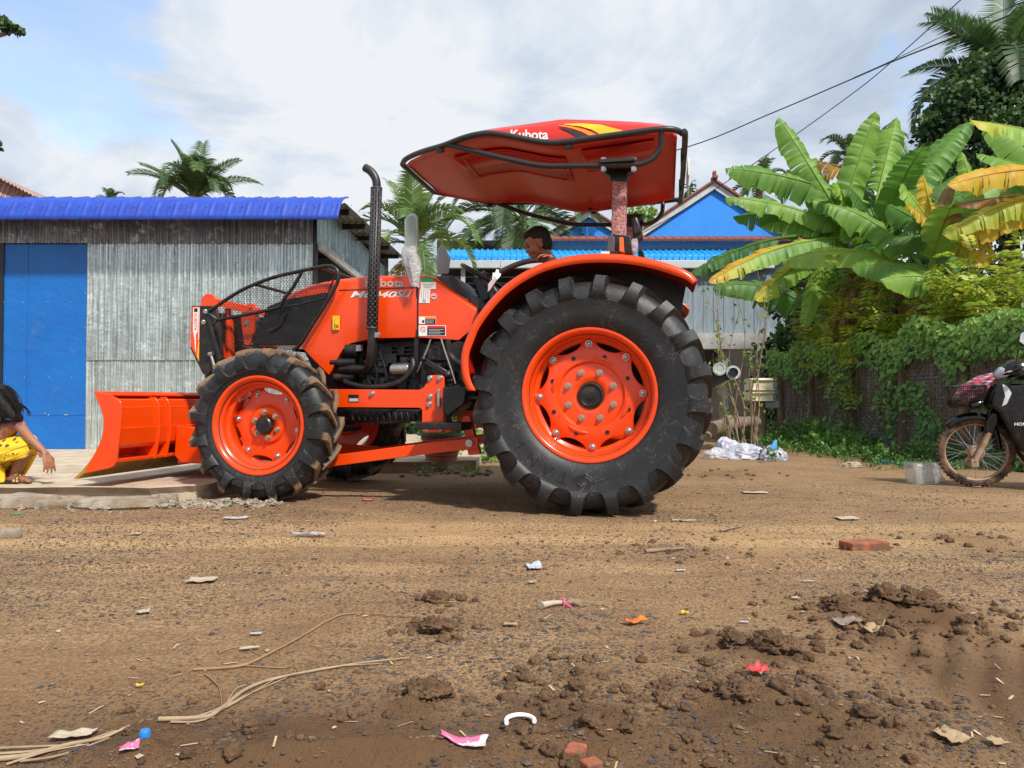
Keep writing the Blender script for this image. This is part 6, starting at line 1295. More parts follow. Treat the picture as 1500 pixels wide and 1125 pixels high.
for i in range(260): x = r.uniform(-1.2, 1.0); y = r.uniform(8.0, 12); weed(x, y, r.uniform(.08, .22), 8, .55)
for i in range(16): x = r.uniform(-.9, -.2); y = r.uniform(6.9, 7.3); weed(x, y, r.uniform(.04, .11), 6, .5)
tag(g.build('weeds', M['vine'], smooth=0, weld=False), 'low green weeds and grass along the foot of the fence and under the tractor', 'weeds', kind='stuff')
# ------------------------------------------------------------------ power lines
M['cable'] = mat('black_cable', (.03, .032, .05), .6)
def wire(pts, d0, d1, rad, lab):
    n = len(pts); P3 = [W(a, b_, d0 + (d1 - d0) * i / (n - 1)) for i, (a, b_) in enumerate(pts)]; g = MB(); g.tube(spline(P3, 6), rad, 5, False)
    tag(g.build('power_line', M['cable'], smooth=180, loc=P3[0]), lab, 'cable', 'overhead cables')
wire([(820, 262), (1005, 216), (1130, 166), (1250, 115), (1308, 90), (1400, 54), (1500, 14), (1640, -45)], 24, 11, .017, 'thickest black overhead cable rising from behind the canopy to the right border')
wire([(1250, 114), (1308, 88), (1400, 44), (1500, 2), (1640, -60)], 17, 11, .008, 'thin overhead cable splitting off just above the thickest cable')
wire([(900, 368), (940, 342), (1000, 308), (1130, 222), (1250, 136), (1310, 87), (1407, 0), (1470, -60)], 18.2, 11, .009, 'thin overhead cable crossing steeply in front of the blue gable')
# ------------------------------------------------------------------ people
def skinmat(nm, c, c2): 
    m = mat(nm, c, .55, c2=c2, scale=7, bump=.08, bscale=90); b = m.node_tree.nodes['Principled BSDF']; b.inputs['Subsurface Weight'].default_value = .08; b.inputs['Subsurface Radius'].default_value = (.01, .004, .002); return m
M['skin_b'] = skinmat('boy_skin', (.30, .125, .062), (.25, .098, .048)); M['skin_g'] = skinmat('girl_skin', (.34, .15, .085), (.28, .115, .062))
M['hair'] = mat('black_hair', (.008, .007, .006), .62, c2=(.018, .013, .011), scale=30, stretch=(3, 3, .6), bump=.3, bscale=120); M['hair'].node_tree.nodes['Principled BSDF'].inputs['Specular IOR Level'].default_value = .25
def blob(name, parts, m_, parent, voxel, smooth_it=4, mats=None):
    b = MB()
    for p in parts:
        if p[0] == 'c':                       # tapered chain of (point, radius)
            ch = p[1]
            for (a, ra), (c, rc) in zip(ch, ch[1:]):
                a, c = V(a), V(c)
                if (c - a).length > 1e-4: b.tube([a, c], [ra, rc], 14)
            for a, ra in ch: b.ball(a, ra, 14, 10)
        else: b.ball(p[1], p[2], 18, 12, rot=p[3] if len(p) > 3 else None)
    o = b.build(name, m_, None, smooth=180)
    for vtx in (): pass
    md = o.modifiers.new('r', 'REMESH'); md.mode = 'VOXEL'; md.voxel_size = voxel
    ms = o.modifiers.new('s', 'SMOOTH'); ms.iterations = smooth_it; ms.factor = .5
    bpy.context.view_layer.update(); e = o.evaluated_get(bpy.context.evaluated_depsgraph_get()); me = bpy.data.meshes.new_from_object(e); me.name = name
    inv = XF.get(parent.name) if parent else None
    if inv is not None: me.transform(inv)
    me.polygons.foreach_set('use_smooth', [True] * len(me.polygons)); me.materials.clear(); me.materials.append(m_)
    old = o.data; bpy.data.objects.remove(o); bpy.data.meshes.remove(old)
    q = bpy.data.objects.new(name, me); col.objects.link(q); q.parent = parent; return q
def head_parts(H, s=1.0):
    """child head; H maps head space (x forward, y left, z up, crown-to-chin about .21) to the world"""
    R3 = H.to_3x3().normalized(); k = H.to_3x3().col[0].length
    def e(c, r): return ('e', H @ V(c), tuple(x * k for x in r), R3)
    def c(*ch): return ('c', [(H @ V(p), r * k) for p, r in ch])
    return [e((-.012, 0, .028), (.092, .075, .084)), e((.022, 0, -.022), (.060, .060, .074)), e((.046, 0, -.074), (.032, .034, .026)), e((.046, .030, -.036), (.030, .026, .030)), e((.046, -.030, -.036), (.030, .026, .030)),
            e((.066, 0, .022), (.016, .046, .022)), e((.069, .028, .006), (.010, .020, .007)), e((.069, -.028, .006), (.010, .020, .007)), c(((.074, 0, -.004), .007), ((.090, 0, -.028), .0105)), e((.082, .010, -.030), (.010, .007, .007)), e((.082, -.010, -.030), (.010, .007, .007)),
            e((.076, 0, -.052), (.010, .021, .0055)), e((.074, 0, -.062), (.010, .018, .006)), e((-.004, .076, -.018), (.019, .007, .029)), e((-.004, -.076, -.018), (.019, .007, .029)), c(((-.010, .070, -.02), .012), ((-.004, .078, -.002), .009)), c(((-.010, -.070, -.02), .012), ((-.004, -.078, -.002), .009))]
def hand_parts(wrist, aim, palm_n, k, curl, side=1, spread=.16):
    """wrist point, direction of the hand, palm normal (towards the palm side), k = hand length, curl in radians per joint"""
    w = V(wrist); f = V(aim).normalized(); n = V(palm_n); n = (n - f * n.dot(f)).normalized(); u = f.cross(n) * side; out = []
    pal = w + f * k * .28
    for q in (-.16, -.05, .06, .16): out.append(('c', [(w + u * q * k * .6, k * .075), (w + f * k * .46 + u * q * k * 1.15, k * .072)]))
    for i, (q, ln) in enumerate(((.17, .42), (.06, .48), (-.05, .45), (-.16, .36))):
        b = w + f * k * .48 + u * q * k * 1.15; d = (f + u * spread * (q * 2.2)).normalized(); a = 0; ch = [(b, k * .062)]; p = b
        for j, fr in enumerate((.45, .32, .23)):
            a += curl * (1 + .12 * i) * (1 if j else .8); dd = d * math.cos(a) + n * math.sin(a); p = p + dd * ln * k * fr; ch.append((p, k * (.056 - .006 * j)))
        out.append(('c', ch))
    b = w + f * k * .12 + u * k * .17; d1 = (f * .65 + u * .62 + n * .35).normalized(); d2 = (f * .85 + u * .2 + n * .5).normalized()
    out.append(('c', [(b - u * k * .06, k * .085), (b + d1 * k * .24, k * .068), (b + d1 * k * .24 + d2 * k * .19, k * .058), (b + d1 * k * .24 + d2 * k * .33, k * .05)])); return out
def place(pt): return TM @ V(pt)
# boy on the tractor platform, leaning on the hand rail
hc = P(787, 357, .32); T3 = TM.to_3x3()
Xf, Yn, Zu = T3 @ V((1, 0, 0)), T3 @ V((0, 1, 0)), V((0, 0, 1))
hb = TM @ V((hc.x, hc.y, hc.z)); fwd = (Xf * .93 + Yn * .30).normalized(); til = R(20)
fx = (fwd * math.cos(til) - Zu * math.sin(til)).normalized(); upv = (Zu * math.cos(til) + fwd * math.sin(til)).normalized(); ly = upv.cross(fx)
H = Matrix((fx, ly, upv)).transposed().to_4x4(); H = Matrix.Translation(hb) @ H @ Matrix.Scale(.98, 4)
boy = thing('person', 'small boy with short black hair leaning on the tractor hand rail and looking down', 'boy', TM @ V((hc.x - .22, .05, .72)))
def tl(x, y, z): return TM @ V((hc.x + x, hc.y + y, hc.z + z))
nk = H @ V((-.030, 0, -.10)); ch_ = tl(-.13, -.10, -.26); pel = tl(-.24, -.22, -.58)
rail = P(796, 379, .60); hz = .71 + .01
shN, shF = tl(-.085, .03, -.155), tl(-.10, -.22, -.165)
hand_w = TM @ P(806, 379.5, .585); hand_w.z += .010; elb = tl(-.17, .17, -.215)
hand2 = TM @ P(758, 388, .56); 
parts = head_parts(H) + [('c', [(H @ V((-.022, 0, -.055)), .046), (nk, .043), (ch_ + V((0, 0, .06)), .062)]), ('c', [(shN, .040), (ch_, .095), (shF, .040)]), ('c', [(ch_, .098), (ch_.lerp(pel, .5), .090), (pel, .098)]),
    ('c', [(shN, .042), (elb, .031), (hand_w, .021)]), ('c', [(shF, .042), (tl(.03, -.22, -.30), .031), (tl(.14, -.05, -.30), .021)])]
parts += hand_parts(hand_w, TM.to_3x3() @ V((.80, .42, .06)), V((0, 0, -1)) + (TM.to_3x3() @ V((0, .35, 0))), .115, .42, 1)
parts += hand_parts(tl(.14, -.05, -.30), TM.to_3x3() @ V((.6, .6, -.1)), V((0, 0, -1)), .115, .35, -1)
pl0 = tl(-.24, -.14, -.60); pl1 = tl(-.24, -.30, -.60)
for hp_, off in ((pl0, .06), (pl1, -.04)):
    kn = hp_ + Xf * .06 + V((0, 0, -.27)); an = hp_ - Xf * .02; an.z = .79; parts.append(('c', [(hp_, .072), (kn, .050), (an, .033)])); parts.append(('c', [(an + V((0, 0, -.03)), .034), (an + Xf * .12 + V((0, 0, -.045)), .024)]))
blob('body', parts, M['skin_b'], boy, .0065, 3)
cap = [('e', H @ V((-.020, 0, .040)), (.090, .0785, .080), H.to_3x3()), ('e', H @ V((-.050, 0, -.005)), (.056, .071, .070), H.to_3x3()), ('e', H @ V((.036, 0, .070)), (.044, .058, .036), H.to_3x3()), ('e', H @ V((-.006, .056, .044)), (.045, .022, .032), H.to_3x3()), ('e', H @ V((-.006, -.056, .044)), (.045, .022, .032), H.to_3x3()), ('e', H @ V((-.035, .058, -.025)), (.022, .018, .045), H.to_3x3()), ('e', H @ V((-.035, -.058, -.025)), (.022, .018, .045), H.to_3x3())]
hair = blob('hair', cap, M['hair'], boy, .007, 3)
g = MB(); rb_ = random.Random(4)
for i in range(900):
    d = vrand(rb_).normalized()
    if d.x > .55 and d.z < .62: continue
    if d.z < -.25: continue
    p = H @ V((-.018 + d.x * .090, d.y * .078, .034 + d.z * .082)); n = (H.to_3x3() @ V((d.x + .25, d.y, d.z * .6 - .35))).normalized(); s = n.cross(vrand(rb_)).normalized() * .0013
    g.add([p - s, p + s, p + n * .016], [(0, 1, 2)])
tag(g.build('hair_strands', M['hair'], boy, smooth=0, weld=False), kind='stuff')
for s in (1, -1):
    g = MB(); g.ball(H @ V((.0765, .027 * s, -.006)), (.006, .013, .0035), 10, 6, rot=H.to_3x3()); g.build('eye', M['hair'], boy)
    g = MB(); g.tube([H @ V((.077, .014 * s, .013)), H @ V((.0785, .028 * s, .018)), H @ V((.070, .042 * s, .013))], [.002, .0032, .0015], 6); g.build('eyebrow', M['hair'], boy)
M['shirt'] = mat('navy_shirt', (.03, .035, .08), .85, c2=(.30, .25, .25), scale=26, lo=.5, hi=.56, bump=.3)
sp = [('c', [(shN + V((0, 0, -.008)), .049), (ch_ - V((0, 0, .005)), .106), (shF + V((0, 0, -.008)), .049)]), ('c', [(ch_ - V((0, 0, .01)), .108), (ch_.lerp(pel, .5), .104), (pel, .112)]), ('c', [(shN, .048), (shN.lerp(elb, .45), .046)]), ('c', [(shF, .048), (shF.lerp(tl(.03, -.22, -.30), .45), .046)])]
blob('shirt', sp, M['shirt'], boy, .009, 4)
blob('shorts', [('c', [(pel, .114), (pl0, .088), (pl0 + V((0, 0, -.2)) + Xf * .04, .075)]), ('c', [(pel, .114), (pl1, .088), (pl1 + V((0, 0, -.2)) + Xf * .04, .075)])], mat('dark_shorts', (.04, .04, .05), .9), boy, .011, 4)
# girl squatting on the apron
GD = 5.36
def gp(px, py, dz=0.0): return W(px, py, GD + dz)
girl = thing('person', 'girl with long black hair in a yellow patterned skirt squatting and reaching down', 'girl', (W(5, 585, GD).x, GD, SZ))
hh = gp(1, 592, -.02); fwd = V((.80, -.45, 0)).normalized(); til = R(48)
fx = (fwd * math.cos(til) - V((0, 0, 1)) * math.sin(til)); upv = V((0, 0, 1)) * math.cos(til) + fwd * math.sin(til); ly = upv.cross(fx)
HG = Matrix.Translation(hh) @ Matrix((fx, ly, upv)).transposed().to_4x4() @ Matrix.Scale(1.02, 4)
neck = HG @ V((-.045, 0, -.10)); chest = gp(-16, 640); pelv = gp(-34, 684); sN = gp(27, 622, -.10); sF = gp(-6, 618, .15)
el_, wr_ = gp(47, 645, -.16), gp(66.5, 664, -.17)
kN, kF = gp(41, 649, -.05), gp(34, 650, .14); aN, aF = gp(20, 699, -.06), gp(12, 699, .13)
parts = head_parts(HG) + [('c', [(HG @ V((-.03, 0, -.055)), .044), (neck, .042), (chest.lerp(sN, .45), .055)]), ('c', [(sN, .036), (chest.lerp(sN, .5), .075), (chest, .095), (sF, .042)]), ('c', [(chest, .096), (chest.lerp(pelv, .5), .092), (pelv, .115)]),
    ('c', [(sN, .037), (sN.lerp(el_, .6), .030), (el_, .0275), (el_.lerp(wr_, .35), .028), (wr_, .0195)]), ('c', [(sF, .038), (gp(22, 648, .2), .029), (gp(45, 655, .12), .02)]),
    ('c', [(pelv, .10), (pelv.lerp(kN, .5), .078), (kN, .052)]), ('c', [(pelv + V((0, .12, 0)), .10), (kF, .052)]), ('c', [(kN, .050), (kN.lerp(aN, .35), .050), (aN, .029)]), ('c', [(kF, .050), (kF.lerp(aF, .35), .050), (aF, .029)]),
    ('c', [(aN + V((-.03, 0, -.01)), .028), (gp(30, 702, -.08), .025), (gp(43, 705, -.09), .016)]), ('c', [(aF + V((-.03, 0, -.01)), .028), (gp(24, 701, .12), .025), (gp(36, 703, .12), .016)])]
for j in range(5): parts.append(('c', [(gp(38, 703.5, -.065 - .014 * j), .011), (gp(46 - j * .9, 706 - .1 * j, -.063 - .0145 * j), .0085 if j else .011)]))
parts += hand_parts(wr_, (.38, -.10, -.90), (-.80, .35, -.3), .150, .22, 1, .55)
parts += hand_parts(gp(45, 655, .12), (.8, .1, -.5), (-.2, 0, -1), .115, .3, -1)
blob('body', parts, M['skin_g'], girl, .0055, 3)
parts = [('e', HG @ V((-.016, 0, .034)), (.104, .090, .098), HG.to_3x3()), ('e', HG @ V((-.05, 0, -.02)), (.075, .085, .085), HG.to_3x3())]
for (a, b_) in ((HG @ V((-.05, -.03, .08)), gp(18, 604, -.12)), (HG @ V((-.03, -.06, .02)), gp(28, 612, -.13)), (HG @ V((0, -.04, .09)), gp(8, 608, -.16)), (HG @ V((.0, -.06, .06)), gp(20, 610, -.17)), (HG @ V((-.06, .0, .03)), gp(-14, 622, -.08)), (HG @ V((-.04, -.06, .0)), gp(-2, 616, -.16)), (HG @ V((-.06, -.02, .05)), gp(26, 600, -.08))):
    parts.append(('c', [(a, .055), (a.lerp(b_, .5) + V((.012, -.02, .02)), .048), (b_, .028)]))
blob('hair', parts, M['hair'], girl, .008, 5)
g = MB()
for i in range(420):
    d = vrand(rb_).normalized(); d.z = abs(d.z) * .9 + .1; p0 = HG @ V((-.02 + d.x * .102, d.y * .088, .034 + d.z * .095)); tx = rb_.uniform(-16, 36); e = gp(tx, 600 + rb_.uniform(2, 24) - max(0, tx - 22) * .35, rb_.uniform(-.19, -.02)); m_ = p0.lerp(e, .55) + V((rb_.uniform(.0, .05), -.05, .05))
    g.tube(spline([p0, m_, e], 4), [.0020 - .00018 * k for k in range(9)], 3, False)
for i in range(26):
    a = gp(24 + rb_.uniform(-3, 3), 592 + rb_.uniform(-4, 4), -.10); e = gp(44 + rb_.uniform(-3, 2.5), 607 + rb_.uniform(-3, 4), -.12); g.tube(spline([gp(8, 575, -.06), a, gp(37, 597 + rb_.uniform(-2, 2), -.11), e], 4), [.0026 - .00015 * k for k in range(13)], 3, False)
tag(g.build('hair_strands', M['hair'], girl, smooth=60, weld=False), kind='stuff')
M['blouse'] = mat('pink_blouse', (.40, .17, .15), .85, c2=(.20, .06, .06), scale=22, lo=.42, hi=.58, bump=.3)
blob('blouse', [('c', [(chest.lerp(sN, .5) , .084), (chest, .105), (sF, .052)]), ('c', [(chest, .106), (chest.lerp(pelv, .55), .102)]), ('c', [(sN, .044), (sN.lerp(el_, .10), .042)])], M['blouse'], girl, .009, 4)
blob('sleeve', [('c', [(sN + V((0, 0, .004)), .043), (sN.lerp(el_, .12), .0405)])], M['blouse'], girl, .007, 4)
def skirtmat():
    m, nt, b, vec = newmat('yellow_skirt'); sx = _n(nt, 'ShaderNodeSeparateXYZ'); nt.links.new(vec, sx.inputs[0]); x, z = sx.outputs[0], sx.outputs[2]
    wob = noise_n(nt, vec, 5, 2); hv = math_n(nt, 'ADD', math_n(nt, 'SUBTRACT', z, math_n(nt, 'MULTIPLY', x, .38)), math_n(nt, 'MULTIPLY', wob, .03))
    vo = _n(nt, 'ShaderNodeTexVoronoi'); vo.inputs['Scale'].default_value = 17; nt.links.new(vec, vo.inputs['Vector']); spots = ramp(nt, math_n(nt, 'ADD', vo.outputs['Distance'], math_n(nt, 'MULTIPLY', noise_n(nt, vec, 60, 4), .35)), ((.40, 1.0), (.48, 0.0)))
    up = ramp(nt, hv, ((.205, 0.0), (.215, 1.0))); v2 = _n(nt, 'ShaderNodeTexVoronoi'); v2.inputs['Scale'].default_value = 42; nt.links.new(vec, v2.inputs['Vector'])
    c = mix(nt, math_n(nt, 'MULTIPLY', spots, up), (.80, .50, .015), (.10, .055, .02)); wsp = ramp(nt, noise_n(nt, vec, 12, 2), ((.60, 0.0), (.66, 1.0))); c = mix(nt, math_n(nt, 'MULTIPLY', wsp, up), c, (.80, .70, .45))
    band = ramp(nt, hv, ((.118, 0.0), (.124, 1.0), (.130, 0.0), (.150, 0.0), (.152, .0), (.172, 0.0), (.178, 1.0), (.186, 0.0))); c = mix(nt, math_n(nt, 'MULTIPLY', band, .85), c, (.06, .04, .02))
    row = ramp(nt, hv, ((.138, 0.0), (.142, 1.0), (.166, 1.0), (.170, 0.0))); c = mix(nt, math_n(nt, 'MULTIPLY', row, ramp(nt, v2.outputs['Distance'], ((.26, 1.0), (.34, 0.0)))), c, (.07, .05, .02))
    nt.links.new(c, b.inputs['Base Color']); b.inputs['Roughness'].default_value = .75; nt.links.new(bump_n(nt, noise_n(nt, vec, 18, 4), .35, .02), b.inputs['Normal']); return m
M['skirt'] = skirtmat()
sk = [('c', [(pelv, .135), (pelv.lerp(kN, .5) + V((0, -.02, .01)), .105), (kN + V((.005, -.02, .0)), .072)]), ('c', [(pelv + V((0, .1, 0)), .13), (kF + V((0, .01, 0)), .072)]), ('c', [(kN + V((0, -.03, 0)), .07), (kF, .07)]),
      ('c', [(gp(46, 656, -.08), .030), (gp(36, 668, -.15), .016), (gp(10, 673, -.17), .018), (gp(-25, 672, -.17), .025)]), ('c', [(gp(40, 652, -.13), .03), (gp(20, 655, -.15), .04), (gp(-10, 660, -.16), .05), (gp(-30, 665, -.13), .06)]), ('c', [(gp(44, 658, -.13), .02), (gp(22, 664, -.17), .02), (gp(-8, 667, -.18), .03)]),
      ('c', [(gp(49, 663, .03), .028), (gp(43, 679, .04), .020), (gp(35, 694, .03), .014)]), ('c', [(gp(40, 664, .05), .03), (gp(36, 680, .05), .022), (gp(30, 695, .04), .014)]), ('c', [(gp(42, 665, .08), .03), (gp(33, 680, .06), .022), (gp(28, 694, .04), .012)]), ('c', [(gp(-20, 690, -.12), .05), (gp(-8, 690, -.12), .035), (gp(4, 688, -.11), .016), (gp(5, 704, -.11), .014)]), ('c', [(gp(-18, 703, -.12), .03), (gp(4, 705, -.12), .014)]), ('c', [(gp(-2, 675, -.13), .02), (gp(-2, 704, -.13), .016)])]
blob('skirt', sk, M['skirt'], girl, .008, 6)
g = MB(); g.prism([(gp(12, 0, 0).x, SZ + .004), (gp(47, 0, 0).x, SZ + .004), (gp(47, 0, 0).x, SZ + .016), (gp(30, 0, 0).x, SZ + .018), (gp(12, 0, 0).x, SZ + .03)], GD - .125, GD - .045); so_ = g.build('sandal', M['dark_dec'], girl, bevel=.004)
M['gold'] = mat('gold_strap', (.45, .30, .08), .5, c2=(.06, .04, .02), scale=60, lo=.48, hi=.55)
for x in (26, 31):
    g = MB(); p = gp(x, 703, -.085); g.tube([(p.x, p.y - .043, SZ + .014), (p.x - .005, p.y - .036, SZ + .050 - (x - 26) * .002), (p.x - .008, p.y, SZ + .066 - (x - 26) * .002), (p.x - .005, p.y + .036, SZ + .05), (p.x, p.y + .043, SZ + .014)], .009, 8); g.build('strap', M['gold'], so_, smooth=60)
# ------------------------------------------------------------------ motorcycle (partly in view)
BD = 5.93; bo = W(1429, 667, BD); BYAW = R(180 - 18); BORG = V((bo.x, bo.y, 0))
BM = Matrix.Translation(BORG) @ Matrix.Rotation(BYAW, 4, 'Z'); BI = BM.inverted(); BC = BI @ CAM
def B(px, py, Y=0.0):
    d = BI.to_3x3() @ ray(px, py); t = (Y - BC.y) / d.y; return BC + d * t
bike = thing('motorcycle', 'black motorbike with muddy spoked front wheel and wire basket at the right border', 'motorcycle', BORG, BYAW, world=False)
M['mudrim'] = mat('muddy_rim', (.30, .17, .10), .7, c2=(.42, .30, .22), scale=18, metal=.2, bump=.2)
M['btyre'] = mat('bike_tyre', (.030, .022, .018), .8, c2=(.17, .095, .05), scale=14, lo=.42, hi=.6, bump=.6, bscale=50)
M['gloss'] = mat('gloss_black', (.003, .003, .0035), .16, c2=(.005, .005, .0055), dust=(DUST, .10, 18)); M['headl'] = mat('headlamp_glass', (.62, .64, .66), .12, c2=(.4, .42, .44), scale=20, coat=.6)
bw = B(1429, 667); RW = .272; hz_ = RW + .004
def bprism(pts, y0, y1, sgn=None): return MB().prism([(B(a, b_, y0).x, B(a, b_, y0).z) for a, b_ in pts], y0, y1)
def bwheel(c):
    g = MB(); g.lathe([(RW - .052, -.020), (RW - .035, -.031), (RW - .012, -.027), (RW, -.010), (RW, .010), (RW - .012, .027), (RW - .035, .031), (RW - .052, .020)], (0, 0, 0), seg=64)
    for k in range(48):
        for s in (1, -1): a = 2 * PI * (k + (.5 if s > 0 else 0)) / 48; g.box((math.cos(a) * (RW - .002), .015 * s, math.sin(a) * (RW - .002)), (.018, .018, .010), Matrix.Rotation(-a, 3, 'Y'))
    t = g.build('wheel', M['btyre'], bike, smooth=40)
    g = MB(); g.lathe([(RW - .050, -.022), (RW - .058, -.020), (RW - .064, 0), (RW - .058, .020), (RW - .050, .022)], (0, 0, 0), seg=64); g.build('rim', M['mudrim'], t, smooth=60)
    g = MB()
    for k in range(36):
        s = 1 if k % 2 else -1; a = 2 * PI * k / 36; b_ = a + (.55 if (k // 2) % 2 else -.55); g.tube([(math.cos(b_) * .045, .032 * s, math.sin(b_) * .045), (math.cos(a) * (RW - .06), .004 * s, math.sin(a) * (RW - .06))], .0022, 4, False)
    tag(g.build('spokes', M['steel'], t, smooth=0), kind='stuff')
    g = MB(); g.lathe([(.02, -.06), (.055, -.05), (.058, -.02), (.050, -.015), (.050, .02), (.058, .025), (.055, .05), (.03, .062), (.001, .062)], (0, 0, 0), seg=28)
    for k in range(14): a = 2 * PI * k / 14; g.box((math.cos(a) * .045, .056, math.sin(a) * .045), (.012, .012, .010))
    g.build('hub', M['mudrim'], t, smooth=40); t.location = c; return t
bwheel(V((bw.x, 0, hz_))); bwheel(V((bw.x - 1.22, 0, hz_)))
for s in (1, -1):
    Y = .075 * s; g = MB(); f0, f1 = B(1428, 676, .075), B(1449, 634, .075); up_ = B(1463, 598, .075)
    g.tube([V((f0.x, Y, f0.z)), V((f1.x, Y, f1.z))], [.021, .024], 12); g.box((f0.x, Y, f0.z - .01), (.05, .03, .06)); g.build('fork_leg', M['mudrim'], bike, smooth=50)
    g = MB(); g.prism([(B(a, b_, .09).x, B(a, b_, .09).z) for a, b_ in ((1447, 612), (1455, 604), (1462, 604), (1463, 616), (1456, 636), (1444, 636), (1442, 628))], .095 * s, .055 * s); g.build('fork_cover', M['gloss'], bike, bevel=.012, bseg=3)
g = MB(); fd = [(1384, 621), (1388, 616.5), (1395, 611.5), (1405, 607), (1416, 604.5), (1428, 603.5), (1440, 604.5), (1450, 609), (1458, 618), (1464, 634), (1470, 660)]; secs = []
for i, (a, b_) in enumerate(fd):
    p = B(a, b_); rr = V((p.x - bw.x, 0, p.z - hz_)).normalized(); w_ = .058 * min(1, .55 + i * .12); secs.append([V((p.x, y, p.z)) - rr * dd for y, dd in ((-w_, .055), (-w_ * .95, .025), (-w_ * .6, .006), (0, 0), (w_ * .6, .006), (w_ * .95, .025), (w_, .055))])
g.loft(secs, cap=False, close=False).build('front_fender', M['gloss'], bike, smooth=60, solid=.004, subd=1)
# basket
tb = [B(1389, 566, .13), B(1446, 565, .13)]; bb_ = [B(1398, 596, .10), B(1437, 600, .10)]
def basket_ring(t):
    a, b_ = bb_[0].lerp(tb[0], t), bb_[1].lerp(tb[1], t); w_ = .10 + .03 * t; r_ = .03
    return [V((a.x, -w_, a.z)), V((a.x, w_, a.z)), V((b_.x, w_, b_.z)), V((b_.x, -w_, b_.z))]
g = MB(); 
for t, rr in ((0, .004), (.2, .003), (.4, .003), (.6, .003), (.8, .003), (1, .0075)):
    q = fillet(basket_ring(t) + basket_ring(t)[:2], .03, 4)[1:]; g.tube(q[:-1], rr, 5, closed=False)
r0, r1 = basket_ring(0), basket_ring(1)
for (i, j, n) in ((0, 1, 13), (1, 2, 18), (2, 3, 13), (3, 0, 18)):
    for k in range(n): f = k / n; g.tube([r0[i].lerp(r0[j], f), r1[i].lerp(r1[j], f)], .0028, 4, False)
for k in range(12): g.tube([r0[0].lerp(r0[3], k / 12), r0[1].lerp(r0[2], k / 12)], .0018, 4, False)
bk = g.build('basket', M['black'], bike, smooth=0)
bg_ = MB(); bg_.prism([(B(a, b_, .1).x, B(a, b_, .1).z) for a, b_ in ((1397, 585), (1438, 584), (1436, 599), (1399, 596))], .095, -.095); bg_.build('basket_liner', M['dark_dec'], bk, bevel=.01)
M['bundle'] = mat('striped_bundle', (.55, .03, .05), .5, c2=(.05, .03, .06), scale=12, stretch=(1, 1, 7), lo=.46, hi=.5, dust=((.6, .5, .6), .9, 16, .54, .60))
bu = MB(); a, b_ = BM @ B(1399, 590, .05), BM @ B(1453, 551, .03)
for k in range(5): 
    of = V((0, .012 * (k - 2), .018 * ((k * 2) % 3 - 1))); bu.tube([a + of, a.lerp(b_, .35) + of * 1.6 + V((0, 0, .01)), a.lerp(b_, .75) + of * 1.4, b_ + of], [.018, .042, .034, .012], 12)
tag(bu.build('folded_bundle', M['bundle'], smooth=60, loc=a), 'red and purple striped bundle sticking out of the motorbike basket', 'bundle')
g = MB(); c = BM @ B(1429, 593, .10); g.tube([c + V((-.04, 0, -.01)), c, c + V((.05, .0, .02))], [.02, .028, .022], 12); tag(g.build('dark_bottle', M['gloss'], smooth=60, loc=c), 'small dark bottle lying in the motorbike basket below the bundle', 'bottle')
# front panels
g = MB(); ns = [(1456, 553, .02), (1459, 545, .08), (1466, 534, .12), (1478, 526, .13), (1492, 524, .13), (1512, 528, .10), (1530, 534, .06)]; secs = []
for a, b_, w_ in ns:
    p = B(a, b_); lo = B(a, 553 + (a - 1456) * .12); secs.append([V((p.x, -w_, lo.z)), V((p.x, -w_, (lo.z + p.z) / 2)), V((p.x, -w_ * .7, p.z - .004)), V((p.x, 0, p.z)), V((p.x, w_ * .7, p.z - .004)), V((p.x, w_, (lo.z + p.z) / 2)), V((p.x, w_, lo.z))])
g.loft(secs).build('handlebar_cowl', M['gloss'], bike, smooth=60, subd=1)
g = MB(); secs = []
for a, b0_, b1_, w_ in ((1455.5, 551, 555, .05), (1458, 545, 556, .085), (1464, 538, 556, .108), (1472, 536, 553, .128), (1480, 540, 548, .136)): p, q = B(a, b0_), B(a, b1_); secs.append([V((p.x, y, z)) for y, z in ((-w_, q.z), (-w_, p.z), (0, p.z + .012), (w_, p.z), (w_, q.z), (0, q.z - .01))])
g.loft(secs).build('headlight', M['headl'], bike, smooth=60, subd=1)
for y0, y1, nm in ((.16, .06, 'leg_shield'), (-.06, -.16, 'leg_shield')):
    g = MB(); pts = [(1451, 594), (1456, 578), (1463, 564), (1470, 560), (1484, 564), (1500, 563), (1530, 566), (1530, 700), (1505, 668), (1492, 654), (1474, 622), (1464, 604)]
    g.prism([(B(a, b_, .16).x, B(a, b_, .16).z) for a, b_ in pts], y0, y1); ls = g.build(nm, M['gloss'], bike, bevel=.02, bseg=3)
    if y0 > 0:
        g = MB(); g.prism([(B(a, b_, .16).x, B(a, b_, .16).z) for a, b_ in ((1468, 563), (1476, 566), (1482, 576), (1475, 592), (1467, 596), (1472, 580))], .163, .155); g.build('side_lamp', M['headl'], ls, bevel=.004)
        vs, fs = text_mesh('HONDA', 1, 0, .02); x0_, x1_ = min(p.x for p in vs), max(p.x for p in vs); y0_, y1_ = min(p.y for p in vs), max(p.y for p in vs)
        vv = [B(1486 + (p.x - x0_) / (x1_ - x0_) * 30, 623.5 - (p.y - y0_) / (y1_ - y0_) * 4.6, .1615) for p in vs]; MB().mesh(vv, fs).build('lettering', M['white'], ls, smooth=0)
        g = MB(); g.prism([(B(a, b_, .16).x, B(a, b_, .16).z) for a, b_ in ((1476, 602), (1492, 596), (1530, 600), (1530, 640), (1500, 640), (1484, 618))], .1612, .157); g.build('shield_panel', M['gloss'], ls, bevel=.006)
